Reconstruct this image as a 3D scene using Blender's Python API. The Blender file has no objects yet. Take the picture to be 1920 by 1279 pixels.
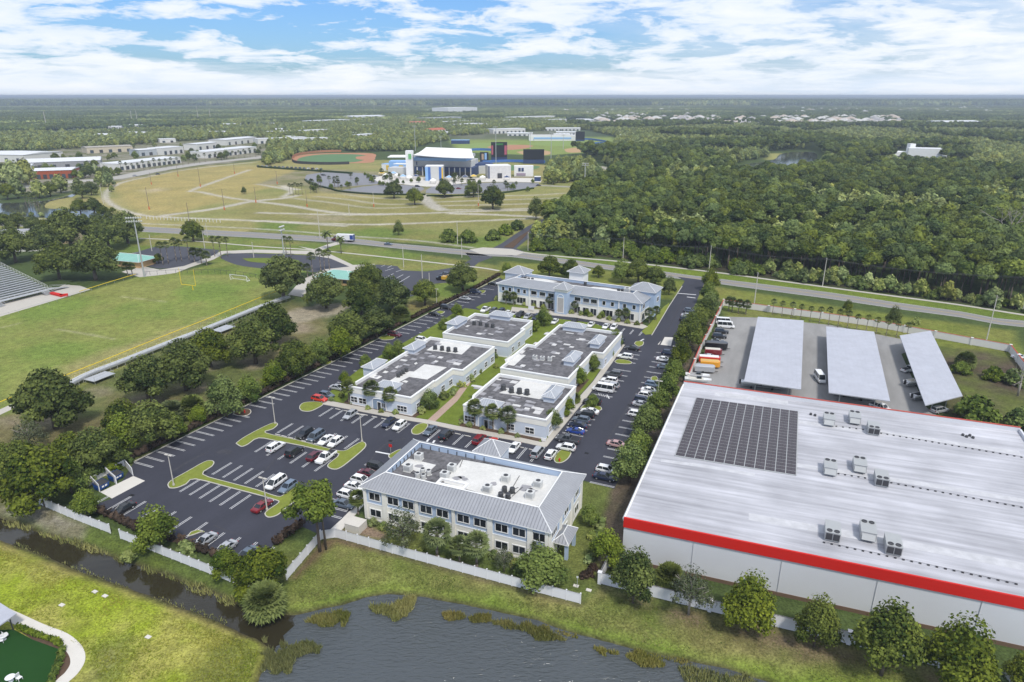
import bpy,bmesh,math,random
import numpy as np
from mathutils import Vector,Matrix,noise as mnoise
from mathutils.geometry import tessellate_polygon
# ------------------------------------------------------------------ camera, sky, sun, exposure
S = bpy.context.scene
COL = S.collection
R = math.radians
FPX,CAMH = 1280.0,78.0
PITCH = math.atan(460.0 / FPX)
CT,ST = math.cos(PITCH),math.sin(PITCH)
cd = bpy.data.cameras.new("camera")
cam = bpy.data.objects.new("camera",cd)
COL.objects.link(cam)
cam.location = (0,0,CAMH)
cam.rotation_euler = (math.pi / 2 - PITCH,0,0)
cd.sensor_width = 36.0
cd.lens = 36.0 * FPX / 1920.0
cd.clip_start = 1.0
cd.clip_end = 200000.0
S.camera = cam
S.view_settings.view_transform = 'Standard'
S.view_settings.look = 'None'
S.view_settings.exposure = 0.50
S.view_settings.gamma = 1.0
S.render.engine = 'CYCLES'
S.cycles.use_denoising = True
S.cycles.max_bounces = 6
S.cycles.diffuse_bounces = 3
S.cycles.glossy_bounces = 3
S.cycles.volume_bounces = 0
S.cycles.transparent_max_bounces = 4
try:
 S.cycles.volume_step_rate = 10
except Exception:
 pass
SUN_EL,SUN_AZ = 55.0,158.0         # azimuth clockwise from +Y: behind the camera and to the right
sd = Vector((math.sin(R(SUN_AZ)) * math.cos(R(SUN_EL)),math.cos(R(SUN_AZ)) * math.cos(R(SUN_EL)),math.sin(R(SUN_EL))))
sl = bpy.data.lights.new("sun",'SUN')
sl.energy = 2.2
sl.angle = R(7.0)
sl.color = (1.0,0.955,0.88)
sun = bpy.data.objects.new("sun",sl)
COL.objects.link(sun)
sun.rotation_euler = sd.to_track_quat('Z','Y').to_euler()
sun.location = (60,-80,200)
W = bpy.data.worlds.new("World")
S.world = W
W.use_nodes = True
wt = W.node_tree
for n in list(wt.nodes):
 wt.nodes.remove(n)
def nd(tree,kind,**kw):
 n = tree.nodes.new(kind)
 for k,v in kw.items():
  setattr(n,k,v)
 return n
def math_node(tree,op,a,b=None,c=None,clamp=False):
 n = tree.nodes.new('ShaderNodeMath')
 n.operation = op
 n.use_clamp = clamp
 for i,q in enumerate((a,b,c)):
  if q is None:
   continue
  if isinstance(q,(int,float)):
   n.inputs[i].default_value = q
  else:
   tree.links.new(q,n.inputs[i])
 return n.outputs[0]
def ramp(tree,fac,stops,interp='LINEAR'):
 n = tree.nodes.new('ShaderNodeValToRGB')
 n.color_ramp.interpolation = interp
 e = n.color_ramp.elements
 while len(e) < len(stops):
  e.new(0.5)
 for el,(p,c) in zip(e,stops):
  el.position = p
  el.color = (c,c,c,1) if isinstance(c,(int,float)) else (c[0],c[1],c[2],1)
 tree.links.new(fac,n.inputs[0])
 return n.outputs[0]
def build_sky():
 t = wt
 out = nd(t,'ShaderNodeOutputWorld')
 bg = nd(t,'ShaderNodeBackground')
 bg.inputs[1].default_value = 0.09
 sky = nd(t,'ShaderNodeTexSky',sky_type='NISHITA',sun_disc=False)
 sky.sun_elevation = R(SUN_EL)
 sky.sun_rotation = R(SUN_AZ)
 sky.altitude = 50
 sky.air_density = 1.3
 sky.dust_density = 0.6
 sky.ozone_density = 2.5
 tc = nd(t,'ShaderNodeTexCoord')
 sep = nd(t,'ShaderNodeSeparateXYZ')
 t.links.new(tc.outputs['Generated'],sep.inputs[0])
 x,y,z = sep.outputs
 zz = math_node(t,'MAXIMUM',z,0.0)
 az = math_node(t,'ARCTAN2',x,y)
 el = math_node(t,'POWER',zz,0.75)
 def cloud(sx,sy,scale,det,rough,off,dist=0.0,tilt=0.0):
  cmb = nd(t,'ShaderNodeCombineXYZ')
  t.links.new(math_node(t,'MULTIPLY',az,sx),cmb.inputs[0])
  e2 = math_node(t,'ADD',el,math_node(t,'MULTIPLY',az,tilt))
  t.links.new(math_node(t,'MULTIPLY_ADD',e2,sy,off),cmb.inputs[1])
  cmb.inputs[2].default_value = off
  nz = nd(t,'ShaderNodeTexNoise',noise_dimensions='3D')
  nz.inputs['Scale'].default_value = scale
  nz.inputs['Detail'].default_value = det
  nz.inputs['Roughness'].default_value = rough
  nz.inputs['Distortion'].default_value = dist
  t.links.new(cmb.outputs[0],nz.inputs['Vector'])
  return nz.outputs['Fac']
 puff = cloud(12.0,36.0,1.0,9,0.60,4.3,0.3)          # small cumulus in rows
 bank = cloud(4.0,26.0,1.0,9,0.62,12.6,0.4)          # the broken upper edge of the low bank
 wide = cloud(1.9,6.0,1.0,3,0.5,27.4,0.2)            # where cumulus gathers at all
 veil = cloud(2.6,15.0,1.0,8,0.64,41.9,0.5,0.10)     # soft high cloud on the right
 low = ramp(t,zz,[(0.0,0.62),(0.015,0.42),(0.030,0.20),(0.048,0.02),(0.085,-0.05),(0.16,0.02),(0.3,0.22),(1.0,0.25)])
 m1 = math_node(t,'ADD',math_node(t,'MULTIPLY',bank,0.9),low)
 f1 = ramp(t,m1,[(0.53,0.0),(0.64,0.50),(0.82,0.90),(1.0,1.0)])
 m2 = math_node(t,'MULTIPLY_ADD',wide,0.55,math_node(t,'MULTIPLY',puff,0.75))
 f2 = ramp(t,m2,[(0.65,0.0),(0.695,0.7),(0.75,1.0)])
 side = ramp(t,math_node(t,'MULTIPLY_ADD',az,0.5,0.5),[(0.50,0.0),(0.68,0.75),(0.82,1.0),(1.0,0.8)])
 f3 = math_node(t,'MULTIPLY',ramp(t,veil,[(0.36,0.0),(0.50,0.55),(0.66,0.9)]),side)
 keep = math_node(t,'MULTIPLY',math_node(t,'SUBTRACT',1.0,f1),math_node(t,'SUBTRACT',1.0,math_node(t,'MULTIPLY',f2,0.95)))
 keep = math_node(t,'MULTIPLY',keep,math_node(t,'SUBTRACT',1.0,f3))
 fac = math_node(t,'SUBTRACT',1.0,keep,clamp=True)
 shade = ramp(t,math_node(t,'ADD',math_node(t,'MULTIPLY',puff,0.6),math_node(t,'MULTIPLY',bank,0.4)),
    [(0.34,CLOUD_LO),(0.52,CLOUD_MID),(0.66,CLOUD_HI)])
 tint = nd(t,'ShaderNodeMix',data_type='RGBA',blend_type='MULTIPLY')
 tint.inputs['Factor'].default_value = 1.0
 t.links.new(sky.outputs[0],tint.inputs['A'])
 tint.inputs['B'].default_value = SKY_TINT
 mx = nd(t,'ShaderNodeMix',data_type='RGBA')
 t.links.new(fac,mx.inputs['Factor'])
 t.links.new(tint.outputs['Result'],mx.inputs['A'])
 t.links.new(shade,mx.inputs['B'])
 t.links.new(mx.outputs['Result'],bg.inputs[0])
 t.links.new(bg.outputs[0],out.inputs[0])
CLOUD_LO,CLOUD_MID,CLOUD_HI = (5.7,6.7,8.0),(7.1,7.6,8.3),(7.9,8.1,8.4)
SKY_TINT = (0.44,0.68,1.14,1)
build_sky()
# ------------------------------------------------------------------ helpers
def P(x,y,z=0.0):
 """photo pixel -> the point at height z it shows"""
 u = (x - 960.0) / FPX
 v = (y - 639.5) / FPX
 t = (CAMH - z) / (v * CT + ST)
 return Vector((u * t,(CT - v * ST) * t,z))
YA,YB = R(66.3),R(-23.0)          # the two directions of the office park grid
DA = Vector((math.cos(YA),math.sin(YA),0))
DB = Vector((math.cos(YB),math.sin(YB),0))
UP = Vector((0,0,1))
def pxm(x,y):
 """metres per photo pixel (across) at a ground point"""
 v = (y - 639.5) / FPX
 return CAMH / (v * CT + ST) / FPX
MATS = {}
def mat(name,col,rough=0.8,var=0.12,scale=0.6,spec=0.3,metal=0.0,bump=0.0,stretch=None,coat=0.0,var2=0.0,scale2=6.0,objvar=0.0):
 if name in MATS:
  return MATS[name]
 m = bpy.data.materials.new(name)
 m.use_nodes = True
 t = m.node_tree
 b = t.nodes['Principled BSDF']
 b.inputs['Roughness'].default_value = rough
 b.inputs['Metallic'].default_value = metal
 b.inputs['Specular IOR Level'].default_value = spec
 if coat:
  b.inputs['Coat Weight'].default_value = coat
  b.inputs['Coat Roughness'].default_value = 0.08
 b.inputs['Base Color'].default_value = (*col,1)
 if var > 0 or bump > 0:
  g = nd(t,'ShaderNodeNewGeometry')
  vec = g.outputs['Position']
  if stretch:
   mp = nd(t,'ShaderNodeMapping',vector_type='TEXTURE')
   mp.inputs['Scale'].default_value = [1 / k for k in stretch[:3]]
   if len(stretch) > 3:
    mp.inputs['Rotation'].default_value = (0,0,stretch[3])
   t.links.new(vec,mp.inputs[0])
   vec = mp.outputs[0]
  nz = nd(t,'ShaderNodeTexNoise')
  nz.inputs['Scale'].default_value = scale
  nz.inputs['Detail'].default_value = 6
  nz.inputs['Roughness'].default_value = 0.62
  t.links.new(vec,nz.inputs['Vector'])
  f = math_node(t,'MULTIPLY_ADD',math_node(t,'SUBTRACT',nz.outputs[0],0.5),var * 4,1.0)
  if var2:
   n2 = nd(t,'ShaderNodeTexNoise')
   n2.inputs['Scale'].default_value = scale2
   n2.inputs['Detail'].default_value = 4
   t.links.new(g.outputs['Position'],n2.inputs['Vector'])
   f = math_node(t,'MULTIPLY',f,math_node(t,'MULTIPLY_ADD',math_node(t,'SUBTRACT',n2.outputs[0],0.5),var2 * 4,1.0))
  if objvar:
   oi = nd(t,'ShaderNodeObjectInfo')
   f = math_node(t,'MULTIPLY',f,math_node(t,'MULTIPLY_ADD',oi.outputs['Random'],objvar,1.0 - objvar / 2))
  vm = nd(t,'ShaderNodeVectorMath',operation='SCALE')
  vm.inputs[0].default_value = col
  t.links.new(f,vm.inputs['Scale'])
  t.links.new(vm.outputs[0],b.inputs['Base Color'])
  if bump:
   bp = nd(t,'ShaderNodeBump')
   bp.inputs['Strength'].default_value = bump
   bp.inputs['Distance'].default_value = 0.05
   t.links.new(nz.outputs[0],bp.inputs['Height'])
   t.links.new(bp.outputs[0],b.inputs['Normal'])
 MATS[name] = m
 return m
class MB:
 """collects faces, links them as one mesh object"""
 def __init__(self):
  self.v,self.f,self.m = [],[],[]
 def add(self,verts,faces,mi=0):
  o = len(self.v)
  self.v += [tuple(p) for p in verts]
  for f in faces:
   self.f.append(tuple(i + o for i in f))
   self.m.append(mi)
  return self
 def quad(self,a,b,c,d,mi=0):
  return self.add((a,b,c,d),((0,1,2,3),),mi)
 def box(self,x0,x1,y0,y1,z0,z1,mi=0):
  v = [(x0,y0,z0),(x1,y0,z0),(x1,y1,z0),(x0,y1,z0),(x0,y0,z1),(x1,y0,z1),(x1,y1,z1),(x0,y1,z1)]
  return self.add(v,((0,3,2,1),(4,5,6,7),(0,1,5,4),(1,2,6,5),(2,3,7,6),(3,0,4,7)),mi)
 def obox(self,c,ax,ay,hx,hy,z0,z1,mi=0,taper=1.0):
  """box round point c along unit axes ax, ay, half sizes hx, hy"""
  c = Vector((c[0],c[1],0))
  b = [c + ax * sx * hx + ay * sy * hy for sx,sy in ((-1,-1),(1,-1),(1,1),(-1,1))]
  tp = [c + ax * sx * hx * taper + ay * sy * hy * taper for sx,sy in ((-1,-1),(1,-1),(1,1),(-1,1))]
  v = [(p.x,p.y,z0) for p in b] + [(p.x,p.y,z1) for p in tp]
  return self.add(v,((0,3,2,1),(4,5,6,7),(0,1,5,4),(1,2,6,5),(2,3,7,6),(3,0,4,7)),mi)
 def sheet(self,pts,z,mi=0):
  p = [Vector((q[0],q[1],0)) for q in pts]
  tri = tessellate_polygon([p])
  f = []
  for a,b,c in tri:
   n = (p[b] - p[a]).cross(p[c] - p[a]).z
   f.append((a,b,c) if n > 0 else (a,c,b))
  return self.add([(q.x,q.y,z) for q in p],f,mi)
 def prism(self,pts,z0,z1,mi=0,mtop=None):
  p = [Vector((q[0],q[1],0)) for q in pts]
  ar = sum(p[i].x * p[(i + 1) % len(p)].y - p[(i + 1) % len(p)].x * p[i].y for i in range(len(p)))
  if ar < 0:
   p.reverse()
  n = len(p)
  v = [(q.x,q.y,z0) for q in p] + [(q.x,q.y,z1) for q in p]
  self.add(v,[(i,(i + 1) % n,(i + 1) % n + n,i + n) for i in range(n)],mi)
  return self.sheet(p,z1,mi if mtop is None else mtop)
 def tube(self,a,b,r0,r1=None,n=6,mi=0,cap=True):
  a,b = Vector(a),Vector(b)
  r1 = r0 if r1 is None else r1
  d = (b - a)
  if d.length < 1e-6:
   return self
  d.normalize()
  s = d.cross(Vector((0,0,1)) if abs(d.z) < 0.9 else Vector((1,0,0))).normalized()
  t = d.cross(s)
  v = []
  for p,r in ((a,r0),(b,r1)):
   for k in range(n):
    q = 2 * math.pi * k / n
    v.append(p + (s * math.cos(q) + t * math.sin(q)) * r)
  f = [(k,k + n,(k + 1) % n + n,(k + 1) % n) for k in range(n)]
  if cap:
   f += [tuple(range(n,2 * n))[::-1],tuple(range(n))]
  return self.add(v,f,mi)
 def lathe(self,c,prof,n=10,mi=0):
  """prof: (radius, z) list"""
  v,f = [],[]
  for r,z in prof:
   for k in range(n):
    q = 2 * math.pi * k / n
    v.append((c[0] + r * math.cos(q),c[1] + r * math.sin(q),z))
  for i in range(len(prof) - 1):
   for k in range(n):
    f.append((i * n + k,i * n + (k + 1) % n,(i + 1) * n + (k + 1) % n,(i + 1) * n + k))
  return self.add(v,f,mi)
 def build(self,name,mats,parent=None,smooth=False,attr=None):
  me = bpy.data.meshes.new(name)
  off = Vector((0,0,0)) if parent is None or parent.get('localparts') else parent['wloc_']
  ox,oy,oz = off
  me.from_pydata([(x - ox,y - oy,z - oz) for x,y,z in self.v],[],self.f)
  if not isinstance(mats,(list,tuple)):
   mats = [mats]
  for q in mats:
   me.materials.append(q)
  if len(mats) > 1:
   me.polygons.foreach_set('material_index',self.m)
  if smooth:
   me.polygons.foreach_set('use_smooth',[True] * len(self.f))
  if attr is not None:
   a = me.attributes.new('tone','FLOAT','FACE')
   a.data.foreach_set('value',attr)
  me.update()
  o = bpy.data.objects.new(name,me)
  COL.objects.link(o)
  if parent is not None:
   o.parent = parent
  return o
def tag(o,label,cat,group=None,kind=None):
 if label:
  o['label'] = label
 if cat:
  o['category'] = cat
 if group:
  o['group'] = group
 if kind:
  o['kind'] = kind
 return o
def root(name,loc,label,cat,group=None,rz=0.0,local=False):
 o = bpy.data.objects.new(name,None)
 COL.objects.link(o)
 o.location = loc
 o.rotation_euler = (0,0,rz)
 o.empty_display_size = 0.5
 o['wloc_'] = tuple(loc)
 if local:
  o['localparts'] = True
 return tag(o,label,cat,group)
def struct(name,mb,mats):
 o = mb.build(name,mats)
 o['kind'] = 'structure'
 return o
def copy_thing(src,loc,rz=0.0,sc=1.0,label=None,group=None,mats=None):
 r = src.copy()
 COL.objects.link(r)
 r.location = loc
 r.rotation_euler = (0,0,rz)
 r.scale = (sc,sc,sc) if isinstance(sc,(int,float)) else sc
 if label:
  r['label'] = label
 if group:
  r['group'] = group
 elif 'group' in r:
  del r['group']
 for ch in KIDS[src.name]:
  c = ch.copy()
  COL.objects.link(c)
  c.parent = r
  for g in KIDS.get(ch.name,()):
   d = g.copy()
   COL.objects.link(d)
   d.parent = c
 return r
KIDS = {}
for _q in ():
 pass
def kids(r,*ch):
 KIDS[r.name] = list(ch)
 return r
def pts(l,z=0.0):
 return [P(x,y,z) for x,y in l]
def ribbon(path,w,closed=False):
 """outline of a strip of width w along world points"""
 n = len(path)
 L,Rr = [],[]
 for i,p in enumerate(path):
  a = path[max(0,i - 1)]
  b = path[min(n - 1,i + 1)]
  d = (b - a)
  d.z = 0
  d.normalize()
  s = Vector((-d.y,d.x,0)) * (w / 2)
  L.append(p + s)
  Rr.append(p - s)
 return L + Rr[::-1]
def smooth_path(p,k=6):
 """Catmull-Rom through the points"""
 out = []
 n = len(p)
 for i in range(n - 1):
  a,b,c,d = p[max(0,i - 1)],p[i],p[i + 1],p[min(n - 1,i + 2)]
  for j in range(k):
   t = j / k
   out.append(0.5 * ((2 * b) + (c - a) * t + (2 * a - 5 * b + 4 * c - d) * t * t + (3 * b - a - 3 * c + d) * t ** 3))
 out.append(p[-1].copy())
 return out
ORDN = ['first','second','third','fourth','fifth','sixth','seventh','eighth','ninth','tenth','eleventh','twelfth','thirteenth','fourteenth','fifteenth','sixteenth',
  'seventeenth','eighteenth','nineteenth','twentieth','twenty-first','twenty-second']
# ------------------------------------------------------------------ ground: one sheet to the horizon
WATER_Z = -1.0
lake_px = [(478,1300),(486,1268),(503,1240),(510,1218),(482,1196),(448,1185),(410,1166),(345,1141),(300,1124),(250,1105),
  (180,1082),(115,1057),(60,1034),(0,1012),(-160,960),(-160,930),(0,972),(40,985),(92,1006),(150,1021),(200,1040),(232,1054),(258,1062),
  (300,1075),(350,1095),(420,1122),(462,1142),(505,1154),(550,1155),(592,1146),(640,1134),(687,1121),(730,1115),
  (792,1119),(855,1131),(917,1144),(960,1153),(1010,1166),(1060,1184),(1135,1204),(1210,1224),(1285,1239),(1360,1255),
  (1440,1280),(1520,1310),(1640,1400),(1700,1600),(560,1600)]
LAKE = np.array([tuple(P(x,y,WATER_Z))[:2] for x,y in lake_px])
def hash2(ix,iy):
 h = np.sin(ix * 127.1 + iy * 311.7) * 43758.5453
 return h - np.floor(h)
def vnoise(x,y,s,seed=0.0):
 x = x / s + seed * 17.3
 y = y / s + seed * 9.1
 ix,iy = np.floor(x),np.floor(y)
 fx,fy = x - ix,y - iy
 fx,fy = fx * fx * (3 - 2 * fx),fy * fy * (3 - 2 * fy)
 a = hash2(ix,iy)
 b = hash2(ix + 1,iy)
 c = hash2(ix,iy + 1)
 d = hash2(ix + 1,iy + 1)
 return (a * (1 - fx) + b * fx) * (1 - fy) + (c * (1 - fx) + d * fx) * fy
def fbm(x,y,s,seed=0.0,o=4):
 r,am,tt = 0,1.0,0
 for i in range(o):
  r = r + am * vnoise(x,y,s / 2 ** i,seed + i * 3.7)
  tt += am
  am *= 0.55
 return r / tt
def sdist(X,Y,poly):
 """signed distance to a polygon, inside positive"""
 d = np.full(X.shape,1e9)
 ins = np.zeros(X.shape,bool)
 n = len(poly)
 for i in range(n):
  ax,ay = poly[i]
  bx,by = poly[(i + 1) % n]
  ex,ey = bx - ax,by - ay
  t = np.clip(((X - ax) * ex + (Y - ay) * ey) / (ex * ex + ey * ey + 1e-9),0,1)
  dd = np.hypot(X - ax - t * ex,Y - ay - t * ey)
  d = np.minimum(d,dd)
  c = ((ay > Y) != (by > Y)) & (X < (bx - ax) * (Y - ay) / (by - ay + 1e-12) + ax)
  ins ^= c
 return np.where(ins,d,-d)
def build_ground():
 ys = [42.0]
 while ys[-1] < 1300:
  ys.append(ys[-1] * 1.0052)
 while ys[-1] < 90000:
  ys.append(ys[-1] * 1.06)
 ys = np.array(ys)
 xa = np.arange(-1.35,1.3501,0.0043)
 A,Yg = np.meshgrid(xa,ys)
 X,Y = A * Yg,Yg
 nr,nc = X.shape
 X,Y = X.ravel(),Y.ravel()
 n1 = fbm(X,Y,60,1)
 n2 = fbm(X,Y,14,2)
 n3 = fbm(X,Y,4,3)
 n4 = fbm(X,Y,25,7)
 n5 = fbm(X,Y,7,8)
 C = np.zeros((len(X),3))
 C[:] = (0.060,0.085,0.026)                                     # scrub and forest floor
 def mixc(fac,col):
  f = np.clip(fac,0,1)[:,None]
  C[:] = C * (1 - f) + np.array(col) * f
 def zone(px,col,soft=1.5,wob=1.5,col2=None,n=None,amt=1.0,world=None,z=0.0):
  poly = np.array(world if world is not None else [tuple(P(x,y,z))[:2] for x,y in px])
  lo,hi = poly.min(0) - soft * 3 - wob * 3,poly.max(0) + soft * 3 + wob * 3
  k = np.where((X > lo[0]) & (X < hi[0]) & (Y > lo[1]) & (Y < hi[1]))[0]
  if len(k) == 0:
   return
  s = sdist(X[k],Y[k],poly) + (n3[k] - 0.5) * 2 * wob + (n2[k] - 0.5) * wob
  f = np.clip(s / soft * 0.5 + 0.5,0,1) * amt
  c = np.array(col)[None,:] * np.ones((len(k),1))
  if col2 is not None:
   g = np.clip(((n2 if n is None else n)[k] - 0.35) / 0.3,0,1)[:,None]
   c = c * (1 - g) + np.array(col2)[None,:] * g
  C[k] = C[k] * (1 - f[:,None]) + c * f[:,None]
 def track(px,w,col,soft=1.0,amt=0.85,wob=1.0,sm=True):
  p = pts(px)
  if sm:
   p = smooth_path(p,5)
  zone(None,col,soft,wob,None,None,amt,world=[tuple(q)[:2] for q in ribbon(p,w)])
 # far country: dark pine flats and lighter suburbs in bands
 far = np.clip((Y - 1100) / 500,0,1)
 nb = fbm(X,Y * 1.6,900,11)
 nb2 = fbm(X,Y,260,12)
 farc = np.array((0.050,0.072,0.038))[None,:] * (1 - nb[:,None]) + np.array((0.062,0.085,0.036))[None,:] * nb[:,None]
 farc = farc * (0.55 + 0.9 * nb2[:,None])
 C[:] = C * (1 - far[:,None]) + farc * far[:,None]
 DRY = (0.31,0.265,0.105)
 DRY2 = (0.21,0.215,0.068)
 VERGE = (0.125,0.170,0.034)
 VERGE2 = (0.195,0.19,0.058)
 # event fields in front of the stadium
 zone([(-60,470),(-60,400),(60,388),(190,345),(240,322),(420,308),(500,300),(560,300),(900,300),(1130,318),(1165,330),(1130,352),(1075,400),(1000,460),(700,452),(480,434)],DRY,4,3,DRY2,n1)
 zone([(200,345),(240,325),(420,312),(560,314),(540,340),(470,362),(330,400),(250,392)],(0.36,0.285,0.105),5,4,(0.30,0.25,0.09),n2,0.9)
 zone([(470,372),(700,372),(1040,372),(1070,400),(1010,420),(760,430),(480,420),(440,400)],(0.185,0.18,0.055),8,5,(0.22,0.20,0.07),n2,0.75)
 zone([(-60,425),(250,432),(480,447),(700,463),(930,498),(930,520),(700,520),(470,500),(200,470),(-60,450)],VERGE2,3,2,VERGE,n4)
 zone([(480,432),(700,448),(900,468),(960,470),(1010,452),(930,440),(700,425),(480,415)],VERGE2,3,3,VERGE,n4)
 # verges both sides of the road, east
 zone([(940,490),(1080,500),(1300,530),(1330,535),(1600,580),(1900,620),(1930,680),(1700,640),(1360,565),(1230,560),(1100,540),(900,540)],(0.14,0.165,0.032),2,1,(0.19,0.19,0.05),n4)
 zone([(965,470),(1170,490),(1440,524),(1680,556),(1930,590),(1930,612),(1800,592),(1560,556),(1300,520),(1080,494),(960,480)],(0.14,0.185,0.026),1.5,1,(0.115,0.16,0.026),n4)
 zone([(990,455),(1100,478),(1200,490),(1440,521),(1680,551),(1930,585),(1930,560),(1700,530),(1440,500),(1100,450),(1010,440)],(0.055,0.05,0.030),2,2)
 # football field and its surround
 zone([(-80,610),(107,563),(272,515),(330,510),(425,515),(520,522),(545,560),(300,660),(60,770),(-80,800)],(0.150,0.205,0.042),1.0,0.5,(0.200,0.215,0.058),n4)
 k = (Y > 180) & (Y < 330) & (X < -60)
 zone([(110,690),(190,660),(270,635),(400,590),(420,600),(330,640),(200,700),(120,720)],(0.34,0.27,0.135),3,3,None,None,0.5)
 for q in ([(0,615),(38,606)],[(105,617),(160,626),(215,636)],[(225,556),(312,566)]):
  track(q,0.9,(0.42,0.39,0.24),0.6,0.6,0.4,False)
 # park between field and parking: brown dirt and dry grass
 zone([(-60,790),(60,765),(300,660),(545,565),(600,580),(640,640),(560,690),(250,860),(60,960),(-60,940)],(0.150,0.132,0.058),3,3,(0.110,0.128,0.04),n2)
 zone([(510,590),(600,570),(665,570),(640,590),(560,605),(500,618)],(0.34,0.29,0.22),2,2,None,None,0.7)
 for cx,cy,r in ((278,752,28),(364,727,24),(480,680,26),(515,640,22),(395,685,20),(105,790,30),(425,770,18),(20,792,20),(565,615,24),(190,735,18)):
  zone([(cx + r * math.cos(a / 8 * 6.283),cy + r * 0.42 * math.sin(a / 8 * 6.283)) for a in range(8)],(0.25,0.20,0.145),2.5,2.5,None,None,0.75)
 # north-west school plaza lawns
 zone([(270,517),(430,515),(520,525),(570,510),(620,500),(480,485),(430,487),(330,512)],VERGE2,1.5,1,VERGE,n4)
 zone([(800,530),(830,512),(935,506),(940,515),(840,562),(760,600),(720,610),(760,570)],(0.19,0.16,0.06),2,2,VERGE,n4)
 # lake bank lawn (the office side)
 zone([(537,1088),(605,1012),(632,1008),(780,1050),(960,1099),(1090,1133),(1125,1095),(1330,1147),(1590,1206),(1930,1300),(1930,1420),(1500,1320),(1360,1255),(1210,1224),(1060,1184),(917,1144),(730,1112),(640,1130),(545,1158),(520,1130)],
  (0.125,0.160,0.034),1.2,0.6,(0.185,0.175,0.060),n2)
 zone([(545,1150),(592,1140),(640,1126),(730,1105),(830,1115),(960,1140),(1060,1172),(1210,1214),(1400,1255),(1550,1310),(1420,1300),(1210,1230),(1060,1190),(917,1148),(730,1119),(592,1152)],
  (0.125,0.215,0.010),3,1.2,(0.110,0.185,0.014),n2,1.0)
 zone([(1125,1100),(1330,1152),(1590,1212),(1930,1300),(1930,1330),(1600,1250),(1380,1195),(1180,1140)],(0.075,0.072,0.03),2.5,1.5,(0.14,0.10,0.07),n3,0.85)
 zone([(1480,1279),(1640,1270),(1930,1370),(1700,1400),(1500,1330),(1400,1262)],(0.15,0.235,0.016),3,1.5,None,None,0.9)
 zone([(535,1090),(603,1013),(632,1009),(700,1028),(690,1034),(630,1018),(560,1085)],(0.12,0.075,0.05),0.8,0.5,None,None,0.8)
 zone([(632,1007),(780,1049),(960,1097),(1090,1131),(1088,1137),(960,1104),(780,1056),(640,1016)],(0.12,0.085,0.06),0.6,0.5,None,None,0.75)
 # grounds beside the front office
 zone([(470,1105),(540,1085),(605,1010),(632,1005),(1088,1131),(1125,1093),(1180,960),(1150,900),(1090,905),(690,990),(640,975),(600,985),(560,1000),(520,1020),(480,1060)],(0.125,0.14,0.038),0.8,0.4,(0.09,0.12,0.03),n2)
 zone([(640,995),(690,985),(725,1000),(722,1013),(690,1008)],(0.25,0.175,0.135),0.6,0.4,None,None,0.85)
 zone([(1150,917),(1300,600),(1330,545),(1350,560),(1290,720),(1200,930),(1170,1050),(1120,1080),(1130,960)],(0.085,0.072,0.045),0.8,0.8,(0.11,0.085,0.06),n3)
 # north bank of the canal
 zone([(-80,945),(75,938),(210,1000),(228,1010),(470,1107),(540,1090),(530,1155),(462,1145),(350,1098),(232,1058),(92,1010),(-80,955)],(0.10,0.13,0.026),1.2,1.0,(0.075,0.10,0.024),n3)
 zone([(0,945),(70,945),(160,985),(150,1003),(115,1000),(40,965),(-10,958)],(0.34,0.30,0.26),1.2,1.6,(0.17,0.15,0.10),n3,0.8)
 # south-west lawn, bright and patchy
 zone([(-200,930),(0,1010),(180,1080),(410,1164),(482,1194),(513,1218),(485,1290),(470,1600),(-400,1600)],(0.225,0.275,0.024),0.8,0.6,(0.285,0.275,0.065),n5)
 zone([(170,1279),(185,1215),(230,1205),(240,1230),(215,1279)],(0.17,0.165,0.075),2.0,2.0,(0.12,0.14,0.04),n3,0.7)
 zone([(330,1290),(400,1215),(455,1190),(490,1215),(480,1245),(460,1300)],(0.16,0.15,0.045),2.0,1.0,(0.12,0.13,0.035),n2,0.85)
 zone([(0,1012),(115,1054),(250,1101),(410,1161),(460,1185),(400,1172),(240,1113),(100,1064),(0,1028)],(0.22,0.17,0.07),1.0,0.8,None,None,0.6)
 # yard east of the canopies: wild grass
 zone([(1740,650),(1890,660),(1930,690),(1930,830),(1800,800),(1745,720)],(0.10,0.12,0.028),2,2,(0.085,0.065,0.045),n2)
 zone([(1345,570),(1440,585),(1690,625),(1690,640),(1440,598),(1360,596)],VERGE,1,0.8,VERGE2,n4)
 # pale tracks through the event fields
 SAND = (0.44,0.405,0.345)
 track([(480,304),(350,318),(260,335),(222,345),(200,360),(203,378),(232,394),(270,404),(330,408),(480,414),(650,424)],4.5,SAND,1.5)
 track([(470,318),(420,335),(360,357),(375,360),(430,371),(480,377)],4.5,SAND,1.5)
 track([(300,405),(400,392),(470,378),(530,372),(560,366)],7.5,SAND,1.5)
 track([(570,322),(540,328),(522,342),(540,352),(560,356)],7,(0.48,0.44,0.37),1.5)
 track([(480,345),(510,350),(545,358),(530,370)],5,SAND,1.5)
 track([(480,378),(540,385),(600,395),(660,401),(760,401),(900,396),(1000,394)],6,SAND,1.5)
 track([(480,399),(560,401),(660,403),(760,401)],5,SAND,1.5)
 track([(480,414),(600,419),(700,421),(800,418),(900,414),(990,410)],5,SAND,1.5)
 track([(550,372),(620,380),(700,390),(780,388)],4,SAND,1.8,0.6)
 track([(590,368),(650,374),(720,383),(800,381)],4,SAND,1.8,0.6)
 track([(620,360),(690,370),(770,374)],4,SAND,1.8,0.6)
 track([(790,352),(797,372),(815,388),(835,395)],10,(0.42,0.39,0.34),1.5)
 track([(820,372),(900,368),(1000,366),(1060,362)],4,SAND,1.8,0.7)
 track([(815,379),(900,376),(1000,373),(1060,371)],4,SAND,1.8,0.7)
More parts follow.
